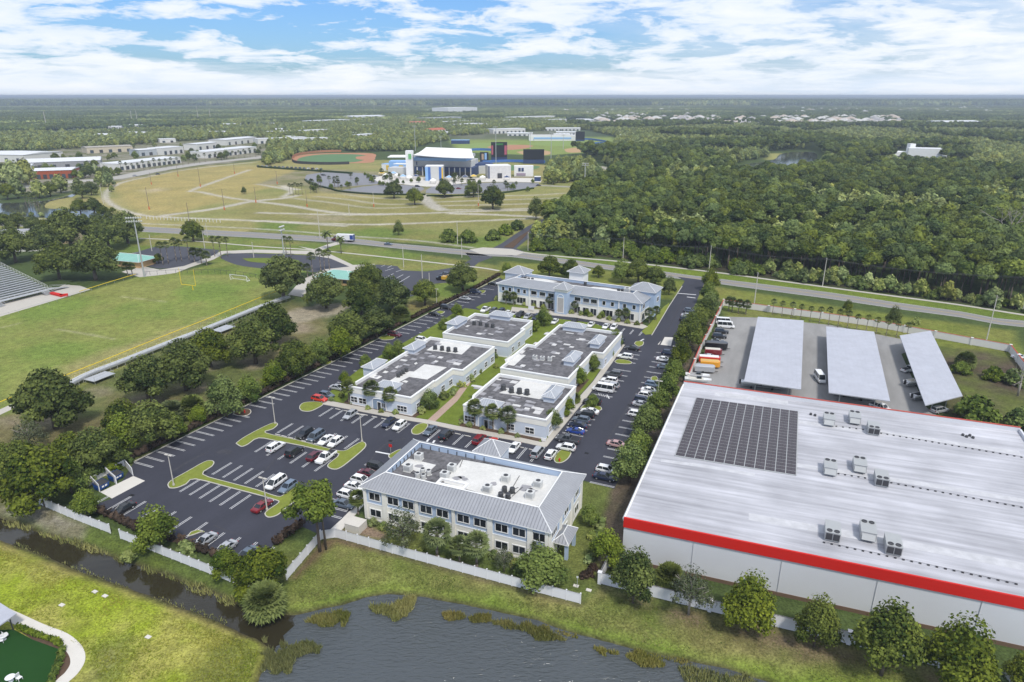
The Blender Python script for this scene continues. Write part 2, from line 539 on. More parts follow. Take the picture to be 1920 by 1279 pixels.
 track([(820,386),(920,384),(1000,382),(1050,380)],4,SAND,1.8,0.7)
 track([(840,394),(960,392),(1050,388)],5,SAND,1.8,0.8)
 track([(840,400),(960,404),(1010,408)],6,SAND,1.8,0.9)
 track([(1000,347),(1060,350),(1110,352)],8,(0.33,0.31,0.28),2,0.9)
 track([(1127,312),(1150,322),(1160,330)],7,SAND,2,0.9)
 track([(0,407),(120,413),(262,419),(480,429),(627,440),(675,444),(780,451),(890,465)],2.6,(0.40,0.375,0.32),0.7,0.8,0.3)
 zone([(265,357),(300,352),(310,357),(280,362)],(0.44,0.36,0.24),5,5,None,None,0.6)
 zone([(560,405),(640,405),(680,412),(600,416)],(0.30,0.25,0.19),6,4,None,None,0.5)
 # industrial district and stadium aprons
 zone([(-60,300),(60,288),(160,270),(300,262),(470,255),(660,240),(700,262),(560,282),(480,300),(350,316),(200,345),(100,365),(-60,360)],(0.24,0.22,0.165),6,8,(0.12,0.13,0.05),n2)
 zone([(480,345),(560,318),(640,318),(760,326),(900,330),(1010,330),(1000,352),(880,362),(700,366),(610,362),(560,350)],(0.25,0.22,0.13),4,4,(0.16,0.16,0.06),n2)
 zone([(700,228),(1060,218),(1060,250),(960,262),(800,260),(700,255)],(0.16,0.16,0.10),20,14,(0.08,0.1,0.04),n1,0.8)
 zone([(840,262),(1150,258),(1160,282),(1020,292),(860,285)],(0.20,0.25,0.06),4,4)
 zone([(1380,322),(1450,320),(1515,315),(1540,300),(1545,330),(1450,338),(1370,334)],(0.15,0.19,0.05),5,5)
 zone([(1435,300),(1470,298),(1465,287),(1440,288)],(0.28,0.27,0.09),5,4)
 zone([(1130,320),(1160,318),(1170,335),(1140,345)],(0.21,0.23,0.06),4,3)
 # heights
 Z = np.zeros(len(X))
 k = np.where((Y < 230) & (X > -260) & (X < 190))[0]
 s = sdist(X[k],Y[k],LAKE) + (n3[k] - 0.5) * 0.7
 Z[k] = np.where(s < 0,-1.0 * np.clip(1 + s / 4.5,0,1) ** 1.6,-1.0 - np.clip(s * 0.35,0,2.2))
 kk = k[s > -1.2]
 f = np.clip((s[s > -1.2] + 1.2) / 1.2,0,1)[:,None]
 C[kk] = C[kk] * (1 - f * 0.9) + np.array((0.060,0.048,0.028)) * f * 0.9
 C *= (0.82 + 0.36 * n3 * (Y < 500) + 0.18 * (Y >= 500))[:,None]
 me = bpy.data.meshes.new('ground')
 me.vertices.add(len(X))
 me.vertices.foreach_set('co',np.stack([X,Y,Z],1).astype(np.float32).ravel())
 i = np.arange((nr - 1) * nc).reshape(nr - 1,nc)[:,:-1].ravel()
 q = np.stack([i,i + 1,i + nc + 1,i + nc],1).astype(np.int32)
 me.loops.add(q.size)
 me.loops.foreach_set('vertex_index',q.ravel())
 me.polygons.add(len(q))
 me.polygons.foreach_set('loop_start',np.arange(0,q.size,4,dtype=np.int32))
 me.update(calc_edges=True)
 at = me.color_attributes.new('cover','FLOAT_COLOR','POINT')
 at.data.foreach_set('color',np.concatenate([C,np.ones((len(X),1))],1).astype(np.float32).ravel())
 me.polygons.foreach_set('use_smooth',np.ones(len(q),bool))
 m = bpy.data.materials.new('ground_cover')
 m.use_nodes = True
 t = m.node_tree
 b = t.nodes['Principled BSDF']
 b.inputs['Roughness'].default_value = 0.95
 b.inputs['Specular IOR Level'].default_value = 0.1
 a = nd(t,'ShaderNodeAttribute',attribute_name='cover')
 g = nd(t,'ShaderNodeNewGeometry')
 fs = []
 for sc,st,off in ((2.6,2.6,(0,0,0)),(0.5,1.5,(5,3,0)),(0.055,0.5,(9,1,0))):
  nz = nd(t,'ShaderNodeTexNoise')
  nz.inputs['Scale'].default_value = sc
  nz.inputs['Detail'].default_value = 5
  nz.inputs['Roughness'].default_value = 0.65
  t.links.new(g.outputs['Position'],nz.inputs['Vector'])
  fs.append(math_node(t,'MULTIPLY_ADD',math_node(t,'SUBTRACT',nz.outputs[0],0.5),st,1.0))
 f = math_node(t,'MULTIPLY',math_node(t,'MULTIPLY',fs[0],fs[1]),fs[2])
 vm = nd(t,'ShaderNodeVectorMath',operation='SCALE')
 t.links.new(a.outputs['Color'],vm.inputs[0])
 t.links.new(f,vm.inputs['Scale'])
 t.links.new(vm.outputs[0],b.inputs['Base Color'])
 me.materials.append(m)
 o = bpy.data.objects.new('ground',me)
 COL.objects.link(o)
 o['kind'] = 'structure'
build_ground()
def water_mat(name,col,rough,scale,strength,rz,spec=0.5):
 m = bpy.data.materials.new(name)
 m.use_nodes = True
 t = m.node_tree
 b = t.nodes['Principled BSDF']
 b.inputs['Base Color'].default_value = (*col,1)
 b.inputs['Roughness'].default_value = rough
 b.inputs['Specular IOR Level'].default_value = spec
 g = nd(t,'ShaderNodeNewGeometry')
 mp = nd(t,'ShaderNodeMapping')
 mp.inputs['Rotation'].default_value = (0,0,rz)
 mp.inputs['Scale'].default_value = (0.35,1.0,1.0)
 t.links.new(g.outputs['Position'],mp.inputs[0])
 nz = nd(t,'ShaderNodeTexNoise')
 nz.inputs['Scale'].default_value = scale
 nz.inputs['Detail'].default_value = 4
 nz.inputs['Distortion'].default_value = 0.6
 t.links.new(mp.outputs[0],nz.inputs['Vector'])
 n2 = nd(t,'ShaderNodeTexNoise')
 n2.inputs['Scale'].default_value = 0.06
 t.links.new(g.outputs['Position'],n2.inputs['Vector'])
 bp = nd(t,'ShaderNodeBump')
 t.links.new(math_node(t,'MULTIPLY_ADD',n2.outputs[0],strength,strength * 0.4),bp.inputs['Strength'])
 bp.inputs['Distance'].default_value = 0.35
 t.links.new(nz.outputs[0],bp.inputs['Height'])
 t.links.new(bp.outputs[0],b.inputs['Normal'])
 return m
# lake and canal water
w = MB()
w.sheet([P(x,y,WATER_Z) for x,y in [(380,1700),(350,1290),(430,1190),(-160,985),(-160,915),(480,1120),(560,1120),(730,1080),(960,1125),(1300,1215),(1560,1290),(1800,1500),(1800,1700)]],WATER_Z)
struct('lake_water',w,water_mat('lake_water',(0.064,0.073,0.078),0.09,2.0,0.9,R(-20),0.6))
w = MB()
w.sheet([P(x,y,WATER_Z + .004) for x,y in [(-170,988),(-170,915),(250,1020),(480,1110),(548,1140),(556,1152),(548,1162),(553,1172),(540,1184),(531,1192),(534,1203),(518,1212),(514,1222),(500,1232),(420,1190),(200,1110)]],WATER_Z + .004)
struct('canal_water',w,water_mat('canal_water',(0.030,0.026,0.014),0.05,1.2,0.05,R(-20),0.5))
POND = water_mat('pond_water',(0.05,0.055,0.05),0.08,0.5,0.12,0)
w = MB()
w.sheet(smooth_path(pts([(-40,402),(-40,384),(60,379),(110,372),(140,363),(137,369),(95,377),(85,390),(130,392),(180,394),(238,410),(225,414),(120,410),(-40,404)]),3),0.06)
struct('pond_water',w,POND)
w = MB()
w.sheet(smooth_path(pts([(1372,316),(1400,308),(1450,300),(1462,290),(1490,285),(1526,286),(1532,298),(1512,314),(1450,319),(1400,320)]),3),0.06)
struct('river_water',w,POND)
# ------------------------------------------------------------------ paving
ASPH = mat('asphalt_new',(0.041,0.042,0.056),0.75,0.24,0.10,0.3,stretch=(0.35,1.0,1,YA),var2=0.07,scale2=2.0)
ROAD = mat('asphalt_road',(0.235,0.225,0.215),0.85,0.03,0.15,0.3,var2=0.03,scale2=5)
ASPH_OLD = mat('asphalt_old',(0.275,0.27,0.265),0.9,0.18,0.25,0.2,stretch=(0.25,1.0,1,YA),var2=0.07)
ASPH_SCH = mat('asphalt_school',(0.060,0.061,0.074),0.8,0.05,0.15,0.3,var2=0.05)
CONC = mat('concrete',(0.46,0.43,0.38),0.85,0.05,0.5,0.25,var2=0.04)
CONC_W = mat('concrete_pale',(0.60,0.57,0.52),0.85,0.05,0.5,0.25)
KERB = mat('kerb_concrete',(0.50,0.48,0.42),0.85,0.06,1.0,0.2)
PAVER = mat('pink_pavers',(0.40,0.29,0.235),0.85,0.1,2.0,0.2)
PAINT = mat('white_marking_paint',(0.66,0.66,0.66),0.7,0.10,1.5,0.3)
LAWN = mat('lawn',(0.135,0.175,0.028),0.95,0.18,0.35,0.1,var2=0.14,scale2=2.5)
ISLE = mat('island_grass',(0.185,0.215,0.040),0.95,0.16,0.5,0.1,var2=0.14,scale2=3)
MULCH = mat('mulch',(0.10,0.066,0.045),0.95,0.22,1.2,0.1)
TURF_D = mat('play_turf',(0.016,0.058,0.012),0.95,0.08,0.4,0.1)
def sheet(name,px,m,z,sm=0):
 b = MB()
 p = pts(px)
 if sm:
  p = smooth_path(p + [p[0]],sm)[:-1]
 b.sheet(p,z)
 return struct(name,b,m)
def slab(name,px,m,z0,z1,sm=0):
 b = MB()
 p = pts(px)
 if sm:
  p = smooth_path(p + [p[0]],sm)[:-1]
 b.prism(p,z0,z1)
 return struct(name,b,m)
sheet('parking_lot',[(252,866),(555,715),(801,590),(905,538),(938,521),(946,528),(930,562),(1000,574),(1205,613),(1222,616),(1240,592),(1262,563),(1279,535),(1284,527),(1270,519),(1345,529),(1320,533),(1308,560),(1294,600),(1268,655),(1235,725),(1205,797),(1183,845),(1152,917),(1090,900),(880,880),(690,930),(612,1008),(560,985),(520,1013),(488,1052),(435,1043),(377,1031),(331,1010),(280,990),(222,970),(172,948),(208,936)],ASPH,0.03)
road_px_top = [(-60,409),(0,413),(250,424),(480,436),(660,447),(735,456),(880,469),(960,472),(1085,489),(1165,500),(1250,510),(1300,517),(1440,534),(1560,549),(1680,567),(1800,584),(1870,597),(1960,605)]
road_px_bot = [(1960,618),(1870,608),(1800,595),(1680,579),(1560,561),(1440,545),(1300,526),(1250,520),(1165,509),(1085,498),(960,482),(880,479),(735,465),(660,457),(480,446),(250,434),(0,423),(-60,419)]
sheet('main_road',road_px_top + road_px_bot,ROAD,0.02)
b = MB()
cl = smooth_path([(P(*a) + P(*c)) / 2 for a,c in zip(road_px_top,road_px_bot[::-1])],4)
for off in (-0.18,0.18):
 q = [p + Vector((0,off,0)) for p in cl]
 b.sheet(ribbon(q,0.14),0.028)
struct('road_centre_lines',b,mat('yellow_marking_paint',(0.48,0.34,0.06),0.7,0.08,1.0))
b = MB()
for side,lst in ((1,road_px_top),(-1,road_px_bot[::-1])):
 q = smooth_path([P(*a) + Vector((0,-0.45 * side,0)) for a in lst],4)
 b.sheet(ribbon(q,0.16),0.028)
struct('road_edge_lines',b,PAINT)
# sidewalks along the road
for px,wd in (([(965,470),(1000,476),(1085,484),(1167,491),(1335,510),(1440,524),(1560,540),(1680,556),(1800,572),(1915,590),(1960,596)],2.0),
   ([(262,447),(330,450),(400,455),(480,462),(560,467)],1.7),([(560,467),(622,472),(720,482),(835,495),(900,502),(936,508)],1.7)):
 b = MB()
 b.prism(ribbon(smooth_path(pts(px),4),wd),0.0,0.07)
 struct('sidewalk',b,CONC)
# stadium access road and junction apron
sheet('access_road',[(912,471),(938,458),(965,440),(990,424),(1015,412),(1042,404),(1060,396),(1066,398),(1052,406),(1030,416),(1010,430),(990,448),(968,466),(985,473),(960,480),(890,470)],ASPH_SCH,0.026)
sheet('junction_apron',[(880,468),(905,464),(960,467),(985,473),(968,479),(900,476)],CONC,0.032)
slab('road_median',[(944,464),(975,443),(996,430),(985,443),(962,465)],MULCH,0.0,0.15)
# far side street by the industrial district
b = MB()
b.sheet(ribbon(smooth_path(pts([(-40,352),(60,350),(130,341),(215,334),(300,318),(400,304),(480,296),(540,287)]),5),22),0.025)
struct('industrial_street',b,mat('pale_street',(0.38,0.36,0.325),0.85,0.05,0.1))
# school drives, plaza and parking
sheet('school_parking',[(212,486),(255,473),(300,460),(352,463),(412,469),(402,482),(372,492),(330,503),(296,504),(268,497),(285,490),(262,482)],ASPH_SCH,0.02)
sheet('school_drive',[(413,484),(420,478),(450,475),(500,476),(560,478),(612,483),(640,492),(660,500),(650,506),(600,512),(560,506),(510,505),(455,499),(430,492)],ASPH_SCH,0.02,3)
slab('drive_island',[(455,485),(500,484),(550,487),(560,491),(520,494),(470,491)],LAWN,0.0,0.12,3)
sheet('school_lot',[(690,503),(706,496),(745,499),(752,507),(800,509),(836,504),(858,500),(884,486),(872,474),(905,477),(925,482),(898,492),(882,505),(855,515),(840,530),(815,532),(800,548),(770,556),(745,545),(700,520),(672,509)],ASPH_SCH,0.02)
sheet('plaza_paving',[(560,462),(588,467),(622,478),(662,497),(704,495),(672,510),(700,520),(660,522),(625,515),(600,517),(580,545),(575,558),(540,553),(565,525),(610,505),(655,500),(620,485),(575,477),(480,474),(420,476),(400,487),(355,502),(330,512),(300,516),(262,520),(228,510),(262,498),(300,506),(345,499),(395,481),(415,471),(480,468),(550,470),(585,470)],CONC,0.036)
sheet('crosswalk_link',[(588,468),(615,458),(632,454),(640,457),(622,462),(600,471)],CONC,0.04)
b = MB()
for i in range(7):
 for (x0,y0),(x1,y1),n in (((712,500),(737,503),0),):
  pass
for a,c in (((715,500),(722,497)),((727,502),(735,498)),((720,522),(738,513)),((735,526),(756,515)),((748,530),(768,518)),((722,508),(738,503)),((742,510),(757,505)),((228,480),(246,476)),((214,486),(232,482)),((245,475),(260,473)),((255,486),(268,481))):
 b.sheet(ribbon([P(*a),P(*c)],0.25),0.026)
struct('school_parking_lines',b,PAINT)
# storage yard
sheet('storage_yard',[(1366,594),(1430,596),(1560,610),(1690,636),(1705,658),(1690,664),(1735,762),(1770,790),(1700,800),(1280,722)],ASPH_OLD,0.02)
# walks between the offices (raised slabs with a kerb)
slab('office_walk',[(597,757),(607,759),(685,774),(770,790),(802,795),(855,807),(960,826),(1020,839),(1025,838),(1042,818),(1095,753),(1132,703),(1172,647),(1160,646),(1112,716),(1080,752),(1034,812),(1015,830),(960,818),(855,799),(802,788),(770,783),(690,766),(610,751)],CONC,0.0,0.15)
slab('far_office_walk',[(958,584),(1080,596),(1205,617),(1215,613),(1206,609),(1080,588),(960,576)],CONC,0.0,0.15)
slab('front_office_walk',[(618,995),(640,975),(690,925),(700,927),(650,985),(632,1004)],CONC_W,0.0,0.15)
slab('dumpster_pad',[(188,923),(250,893),(272,902),(210,935)],CONC_W,0.0,0.06)
sheet('lot_concrete_patch',[(1246,632),(1262,633),(1258,649),(1233,646)],CONC_W,0.036)
# planting beds of the office row
slab('office_lawn',[(604,750),(626,728),(646,714),(690,680),(740,652),(795,622),(820,607),(850,588),(872,578),(990,594),(1030,596),(1110,606),(1160,622),(1158,646),(1111,715),(1079,751),(1033,811),(1014,829),(960,817),(855,798),(802,787),(770,782),(690,765),(611,750)],LAWN,0.0,0.10)
slab('office_bed',[(862,800),(1010,828),(1030,808),(1075,748),(1105,712),(1090,708),(1015,818),(1000,815),(860,786)],MULCH,0.0,0.12)
slab('office_bed',[(644,756),(775,786),(800,770),(780,768),(660,742)],MULCH,0.0,0.12)
slab('far_office_lawn',[(892,577),(905,570),(930,564),(1035,582),(1038,590),(960,583),(905,583)],LAWN,0.0,0.12)
slab('far_office_bed',[(926,562),(1040,586),(1205,612),(1205,604),(1100,588),(930,558)],MULCH,0.0,0.13)
slab('far_office_verge',[(1203,622),(1210,628),(1222,627),(1255,573),(1255,568),(1244,576),(1220,606)],ISLE,0.0,0.13)
sheet('courtyard_path',[(802,788),(850,745),(880,705),(905,680),(915,660),(940,640),(985,605),(990,607),(948,643),(922,668),(910,690),(885,715),(858,752),(815,792)],PAVER,0.122)
# kerbed islands
def island(px,grass=ISLE,sm=4):
 p = smooth_path(pts(px) + [P(*px[0])],sm)[:-1]
 c = sum(p,Vector()) / len(p)
 b = MB()
 b.prism(p,0.0,0.14)
 struct('island_kerb',b,KERB)
 q = []
 n = len(p)
 ar = sum(p[i].x * p[(i + 1) % n].y - p[(i + 1) % n].x * p[i].y for i in range(n))
 for i in range(n):
  d = (p[(i + 1) % n] - p[i - 1]).normalized()
  s = Vector((-d.y,d.x,0)) * (0.2 if ar > 0 else -0.2)
  q.append(p[i] + s)
 b = MB()
 b.prism(q,0.10,0.17)
 struct('island_grass',b,grass)
island([(314,910),(320,902),(350,885),(382,867),(395,864),(402,867),(398,875),(381,890),(430,905),(480,918),(520,931),(532,928),(557,912),(562,918),(555,938),(535,955),(520,967),(503,971),(496,964),(505,955),(522,943),(515,938),(480,928),(430,915),(366,899),(350,908),(333,915),(318,916)],ISLE,3)
island([(442,832),(455,822),(480,808),(505,796),(517,793),(521,797),(512,805),(498,812),(555,825),(615,841),(644,846),(660,838),(677,829),(686,832),(684,841),(660,862),(640,877),(627,881),(615,877),(616,870),(635,852),(600,845),(567,837),(520,828),(485,822),(465,834),(452,838)],ISLE,3)
island([(561,766),(566,771),(580,772),(594,767),(607,758),(595,754),(572,755),(563,760)])
island([(771,807),(773,814),(785,815),(797,808),(803,797),(793,794),(780,798)])
island([(1038,862),(1042,868),(1054,868),(1066,860),(1071,848),(1056,844),(1046,848)])
island([(592,680),(600,685),(616,684),(623,678),(616,674),(604,675)][::-1])
island([(437,775),(445,780),(462,780),(471,774),(468,768),(452,767)][::-1],MULCH)
island([(710,634),(718,638),(735,637),(741,633),(733,630),(718,629)][::-1])
island([(810,588),(818,591),(828,589),(834,585),(825,583)][::-1])
island([(890,550),(897,552),(908,549),(910,545),(900,545)][::-1])
island([(1088,766),(1093,770),(1110,770),(1126,770),(1127,764),(1110,758),(1096,759)])
island([(1152,678),(1158,682),(1180,683),(1185,680),(1176,676),(1160,674)])
island([(1189,645),(1196,650),(1205,648),(1207,642),(1200,640),(1192,641)])
island([(728,855),(735,862),(745,858),(755,850),(752,843),(742,846)][::-1])
island([(352,1006),(362,1004),(376,999),(384,998),(372,994),(358,998)][::-1])
island([(1220,712),(1226,716),(1234,712),(1230,706),(1222,707)][::-1])
# parking stall lines: pairs of hairpin lines
def stall_line(b,a,c,off=0.19):
 p,q = P(*a),P(*c)
 d = (q - p).normalized()
 s = Vector((-d.y,d.x,0)) * off
 for k in (-1,1):
  b.sheet(ribbon([p + s * k,q + s * k],0.12),0.038)
def stall_row(b,a0,a1,n,dirv,ln,skip=()):
 """n lines between pixels a0 and a1 (inclusive), each ln metres along dirv"""
 p,q = P(*a0),P(*a1)
 for i in range(n):
  if i in skip:
   continue
  o = p.lerp(q,i / max(1,n - 1))
  e = o + dirv * ln
  s = Vector((-dirv.y,dirv.x,0)) * 0.19
  for k in (-1,1):
   b.sheet(ribbon([o + s * k,e + s * k],0.12),0.038)
b = MB()
# along the hedge, three runs
stall_row(b,(253,867),(436,776),11,DB,5.6)
stall_row(b,(468,759),(593,697),10,DB,5.6)
stall_row(b,(607,690),(705,640),9,DB,5.6)
stall_row(b,(742,622),(807,589),7,DB,5.6)
stall_row(b,(834,576),(888,550),6,DB,5.6)
stall_row(b,(904,541),(928,529),3,DB,5.6)
# canal side
stall_row(b,(173,948),(345,1010),7,DA,5.6)
stall_row(b,(377,1031),(472,1060),4,DA,5.6)
# islands
stall_row(b,(398,890),(480,913),5,DA,5.6)
stall_row(b,(377,898),(470,928),6,-DA,5.6)
stall_row(b,(520,812),(646,842),7,DA,5.6)
stall_row(b,(510,828),(620,862),6,-DA,5.6)
# in front of the one storey offices
stall_row(b,(624,765),(768,794),8,-DA,5.6)
stall_row(b,(825,806),(1012,845),9,-DA,5.6)
# left and right side of the east lane
stall_row(b,(1046,822),(1092,762),7,DB,5.4)
stall_row(b,(1113,739),(1150,692),6,DB,5.4)
stall_row(b,(1160,677),(1172,655),4,DB,5.4)
stall_row(b,(1152,914),(1222,760),12,-DB,5.4)
stall_row(b,(1228,745),(1262,665),9,-DB,5.4)
# far office
stall_row(b,(912,577),(1205,621),20,-DA,5.2)
# left of the front office
stall_row(b,(640,972),(722,880),9,-DB,5.4)
stall_row(b,(628,746),(690,700),5,-DB,5.2)
stall_row(b,(796,637),(850,600),5,-DB,5.2)
for a,c,w_ in (((704,847),(731,852),0.5),((800,829),(804,823),0.5),((811,832),(815,826),0.5),((1270,550),(1305,553),0.7),((1288,557),(1304,559),0.7),((1200,640),(1207,636),0.5),((1138,740),(1142,748),0.2)):
 b.sheet(ribbon([P(*a),P(*c)],w_),0.040)
for i in range(5):
 p = P(1122 + i * 4.5,737 + i * 1.3)
 b.sheet(ribbon([p,p + (DB * 0.9 - DA * 1.6)],0.14),0.038)
struct('parking_markings',b,PAINT)
b = MB()
for a,c,n in (((255,864),(435,774),22),((625,766),(765,795),8),((830,808),(1008,846),9),((380,893),(462,917),10),((515,814),(600,835),7)):
 p,q = P(*a),P(*c)
 for i in range(n):
  o = p.lerp(q,(i + 0.5) / n)
  d = (q - p).normalized()
  b.obox(o,d,Vector((-d.y,d.x,0)),0.8,0.09,0.03,0.14)
struct('wheel_stops',b,CONC_W)
b = MB()
for k,(px,wd) in enumerate((([(322,885),(350,868),(380,852)],0.7),([(360,862),(392,846)],0.4),([(408,850),(420,846),(432,850)],1.6),([(560,815),(640,795),(700,800)],0.35),([(400,985),(440,1000),(470,1002)],0.3),([(690,870),(720,835),(760,822)],0.5),
      ([(1130,840),(1185,750),(1215,690)],0.5),([(1150,845),(1200,755),(1228,695)],0.4),([(430,930),(500,880),(560,800)],0.4),([(1225,668),(1262,600),(1285,550)],0.5))):
 b.sheet(ribbon(smooth_path(pts(px),5),wd),0.0345 + 0.0002 * k)
struct('asphalt_scuffs',b,mat('asphalt_scuff',(0.050,0.050,0.060),0.85,0.25,1.2))
b = MB()
for px in ((247,929),(732,827),(384,886),(1100,850),(1180,760)):
 b.obox(P(*px),DB,DA,.5,.4,0.03,0.042)
struct('storm_drains',b,mat('drain_iron',(0.012,0.012,0.014),0.8))
# kerb along the hedge and canal side of the lot
b = MB()
for px in ([(250,867),(555,714),(801,589),(936,521)],[(172,949),(222,971),(280,991),(377,1032),(435,1044),(486,1055)],[(1222,629),(1256,572),(1279,537)]):
 b.prism(ribbon(pts(px),0.25),0.0,0.14)
struct('kerb',b,KERB)
# play area corner bottom left
sheet('play_turf',[(-120,1190),(25,1180),(62,1200),(110,1212),(104,1240),(86,1290),(40,1400),(-200,1400)],TURF_D,0.03)
b = MB()
b.prism(ribbon(smooth_path(pts([(-60,1120),(20,1155),(70,1178),(115,1196),(140,1218),(146,1240),(134,1262),(112,1284),(80,1340)]),5),1.9),0.0,0.05)
struct('garden_path',b,CONC_W)
slab('garden_bed',[(28,1178),(60,1190),(112,1204),(132,1222),(136,1240),(124,1262),(104,1284),(88,1284),(104,1250),(112,1218),(62,1200)],MULCH,0.0,0.045)
# ------------------------------------------------------------------ building materials
BLUE = mat('blue_stucco',(0.385,0.475,0.61),0.85,0.05,0.4,0.2)
PALE = mat('pale_blue_stucco',(0.55,0.60,0.68),0.85,0.04,0.4,0.2)
CREAM = mat('cream_stucco',(0.775,0.755,0.69),0.85,0.05,0.4,0.2)
WHITE = mat('white_trim',(0.76,0.76,0.75),0.7,0.07,0.8,0.3)
GLASS = mat('dark_glass',(0.022,0.026,0.032),0.10,0.25,0.5,0.5,objvar=1.5)
GLASS2 = mat('sky_glass',(0.06,0.08,0.10),0.15,0.0,1,0.5)
DECK = mat('old_roof_felt',(0.128,0.124,0.130),0.9,0.36,0.30,0.2,var2=0.42,scale2=1.0)
DECKW = mat('white_roof_membrane',(0.60,0.59,0.565),0.85,0.12,0.25,0.25,var2=0.05,scale2=2)
PATCH = mat('pale_roof_patch',(0.56,0.55,0.54),0.85,0.1,0.6,0.2)
PATCHG = mat('grey_roof_patch',(0.30,0.295,0.31),0.9,0.15,0.6,0.2)
MGREY = mat('grey_metal',(0.40,0.41,0.41),0.5,0.05,0.5,0.4,metal=0.2)
MLIGHT = mat('light_metal',(0.60,0.60,0.58),0.5,0.06,0.7,0.4,metal=0.1)
MDARK = mat('dark_metal',(0.05,0.05,0.055),0.5,0.05,0.7,0.4)
RED = mat('red_paint',(0.56,0.014,0.008),0.6,0.03,0.3,0.3)
GALV = mat('galvanised_metal',(0.47,0.48,0.49),0.45,0.07,0.6,0.5,metal=0.3)
BROWN = mat('brown_base',(0.16,0.105,0.07),0.85,0.06,0.5,0.2)
VINYL = mat('white_vinyl',(0.72,0.72,0.735),0.55,0.025,0.8,0.35)
def seam_mat(name,col,yaw,spacing,depth=0.30,rough=0.42,bump=1.0):
 """standing seam metal: ribs every `spacing` metres along the horizontal direction yaw"""
 m = mat(name,col,rough,0.09,0.35,0.4,metal=0.25,var2=0.04,scale2=2.5)
 t = m.node_tree
 b = t.nodes['Principled BSDF']
 src = b.inputs['Base Color'].links[0].from_socket
 g = nd(t,'ShaderNodeNewGeometry')
 dp = nd(t,'ShaderNodeVectorMath',operation='DOT_PRODUCT')
 t.links.new(g.outputs['Position'],dp.inputs[0])
 dp.inputs[1].default_value = (math.cos(yaw) / spacing,math.sin(yaw) / spacing,0)
 fr = math_node(t,'FRACT',dp.outputs['Value'])
 r = ramp(t,fr,[(0.0,1.0),(0.10,0.0),(0.22,1.0),(1.0,1.0)])
 bp = nd(t,'ShaderNodeBump')
 bp.inputs['Strength'].default_value = bump
 bp.inputs['Distance'].default_value = 0.08
 bp.invert = True
 t.links.new(r,bp.inputs['Height'])
 t.links.new(bp.outputs[0],b.inputs['Normal'])
 k = math_node(t,'MULTIPLY_ADD',r,depth,1.0 - depth)
 vm = nd(t,'ShaderNodeVectorMath',operation='SCALE')
 t.links.new(src,vm.inputs[0])
 t.links.new(k,vm.inputs['Scale'])
 t.links.new(vm.outputs[0],b.inputs['Base Color'])
 return m
SEAM_B = seam_mat('seamed_roof_across',(0.42,0.44,0.475),YB,0.62)
SEAM_A = seam_mat('seamed_roof_along',(0.42,0.44,0.475),YA,0.62)
BUILD = []
def wpt(p,z):
 return Vector((p[0],p[1],z))
def window(par,p,al,out,w,h,z0,panes=2,rows=1,trim=0.16,arch=False,name='window',glass=None):
 """framed window on a wall face: p = point on the wall under its middle"""
 p = Vector((p[0],p[1],0))
 b = MB()
 c = p + out * 0.04
 ax,ay = al,out
 b.obox(c + al * (-(w / 2 + trim / 2)),ax,ay,trim / 2,0.06,z0 - trim,z0 + h + trim)
 b.obox(c + al * (w / 2 + trim / 2),ax,ay,trim / 2,0.06,z0 - trim,z0 + h + trim)
 b.obox(c,ax,ay,w / 2,0.058,z0 - trim,z0)
 b.obox(c,ax,ay,w / 2,0.058,z0 + h,z0 + h + trim)
 for k in range(1,panes):
  b.obox(c + al * (-w / 2 + w * k / panes),ax,ay,0.045,0.04,z0,z0 + h)
 for k in range(1,rows):
  b.obox(c,ax,ay,w / 2,0.036,z0 + h * k / rows - 0.04,z0 + h * k / rows + 0.04)
 if arch:
  n = 6
  for k in range(n):
   q0,q1 = math.pi * k / n,math.pi * (k + 1) / n
   a0 = c + al * (-math.cos(q0) * (w / 2 + trim / 2))
   a1 = c + al * (-math.cos(q1) * (w / 2 + trim / 2))
   b.tube(wpt(a0,z0 + h + trim / 2 + math.sin(q0) * h * 0.22),wpt(a1,z0 + h + trim / 2 + math.sin(q1) * h * 0.22),0.1,0.1,4)
 o = b.build(name,WHITE,par)
 g = MB()
 o['wloc_'] = par['wloc_']
 g.obox(p + out * 0.01,ax,ay,w / 2,0.02,z0,z0 + h)
 g.build('pane',glass or GLASS,o)
 return o
def door(par,p,al,out,w,h,m=None,z0=0.15):
 p = Vector((p[0],p[1],0))
 b = MB()
 b.obox(p + out * 0.03,al,out,w / 2,0.05,z0,z0 + h)
 b.obox(p + out * 0.03 - al * (w / 2 + 0.06),al,out,0.06,0.09,z0,z0 + h + 0.12,1)
 b.obox(p + out * 0.03 + al * (w / 2 + 0.06),al,out,0.06,0.09,z0,z0 + h + 0.12,1)
 b.obox(p + out * 0.03,al,out,w / 2,0.088,z0 + h,z0 + h + 0.12,1)
 return b.build('door',[m or GLASS,WHITE],par)
def inset(poly,d):
 """offset a counter-clockwise polygon inwards"""
 n = len(poly)
 out = []
 for i in range(n):
  a,p,c = poly[i - 1],poly[i],poly[(i + 1) % n]
  d1,d2 = (p - a).normalized(),(c - p).normalized()
  n1,n2 = Vector((-d1.y,d1.x,0)),Vector((-d2.y,d2.x,0))
  k = n1 + n2
  L = 1 + n1.dot(n2)
  out.append(p + (k / L * d if L > 0.05 else n1 * d))
 return out
def ccw(p):
 n = len(p)
 ar = sum(p[i].x * p[(i + 1) % n].y - p[(i + 1) % n].x * p[i].y for i in range(n))
 return p if ar > 0 else p[::-1]
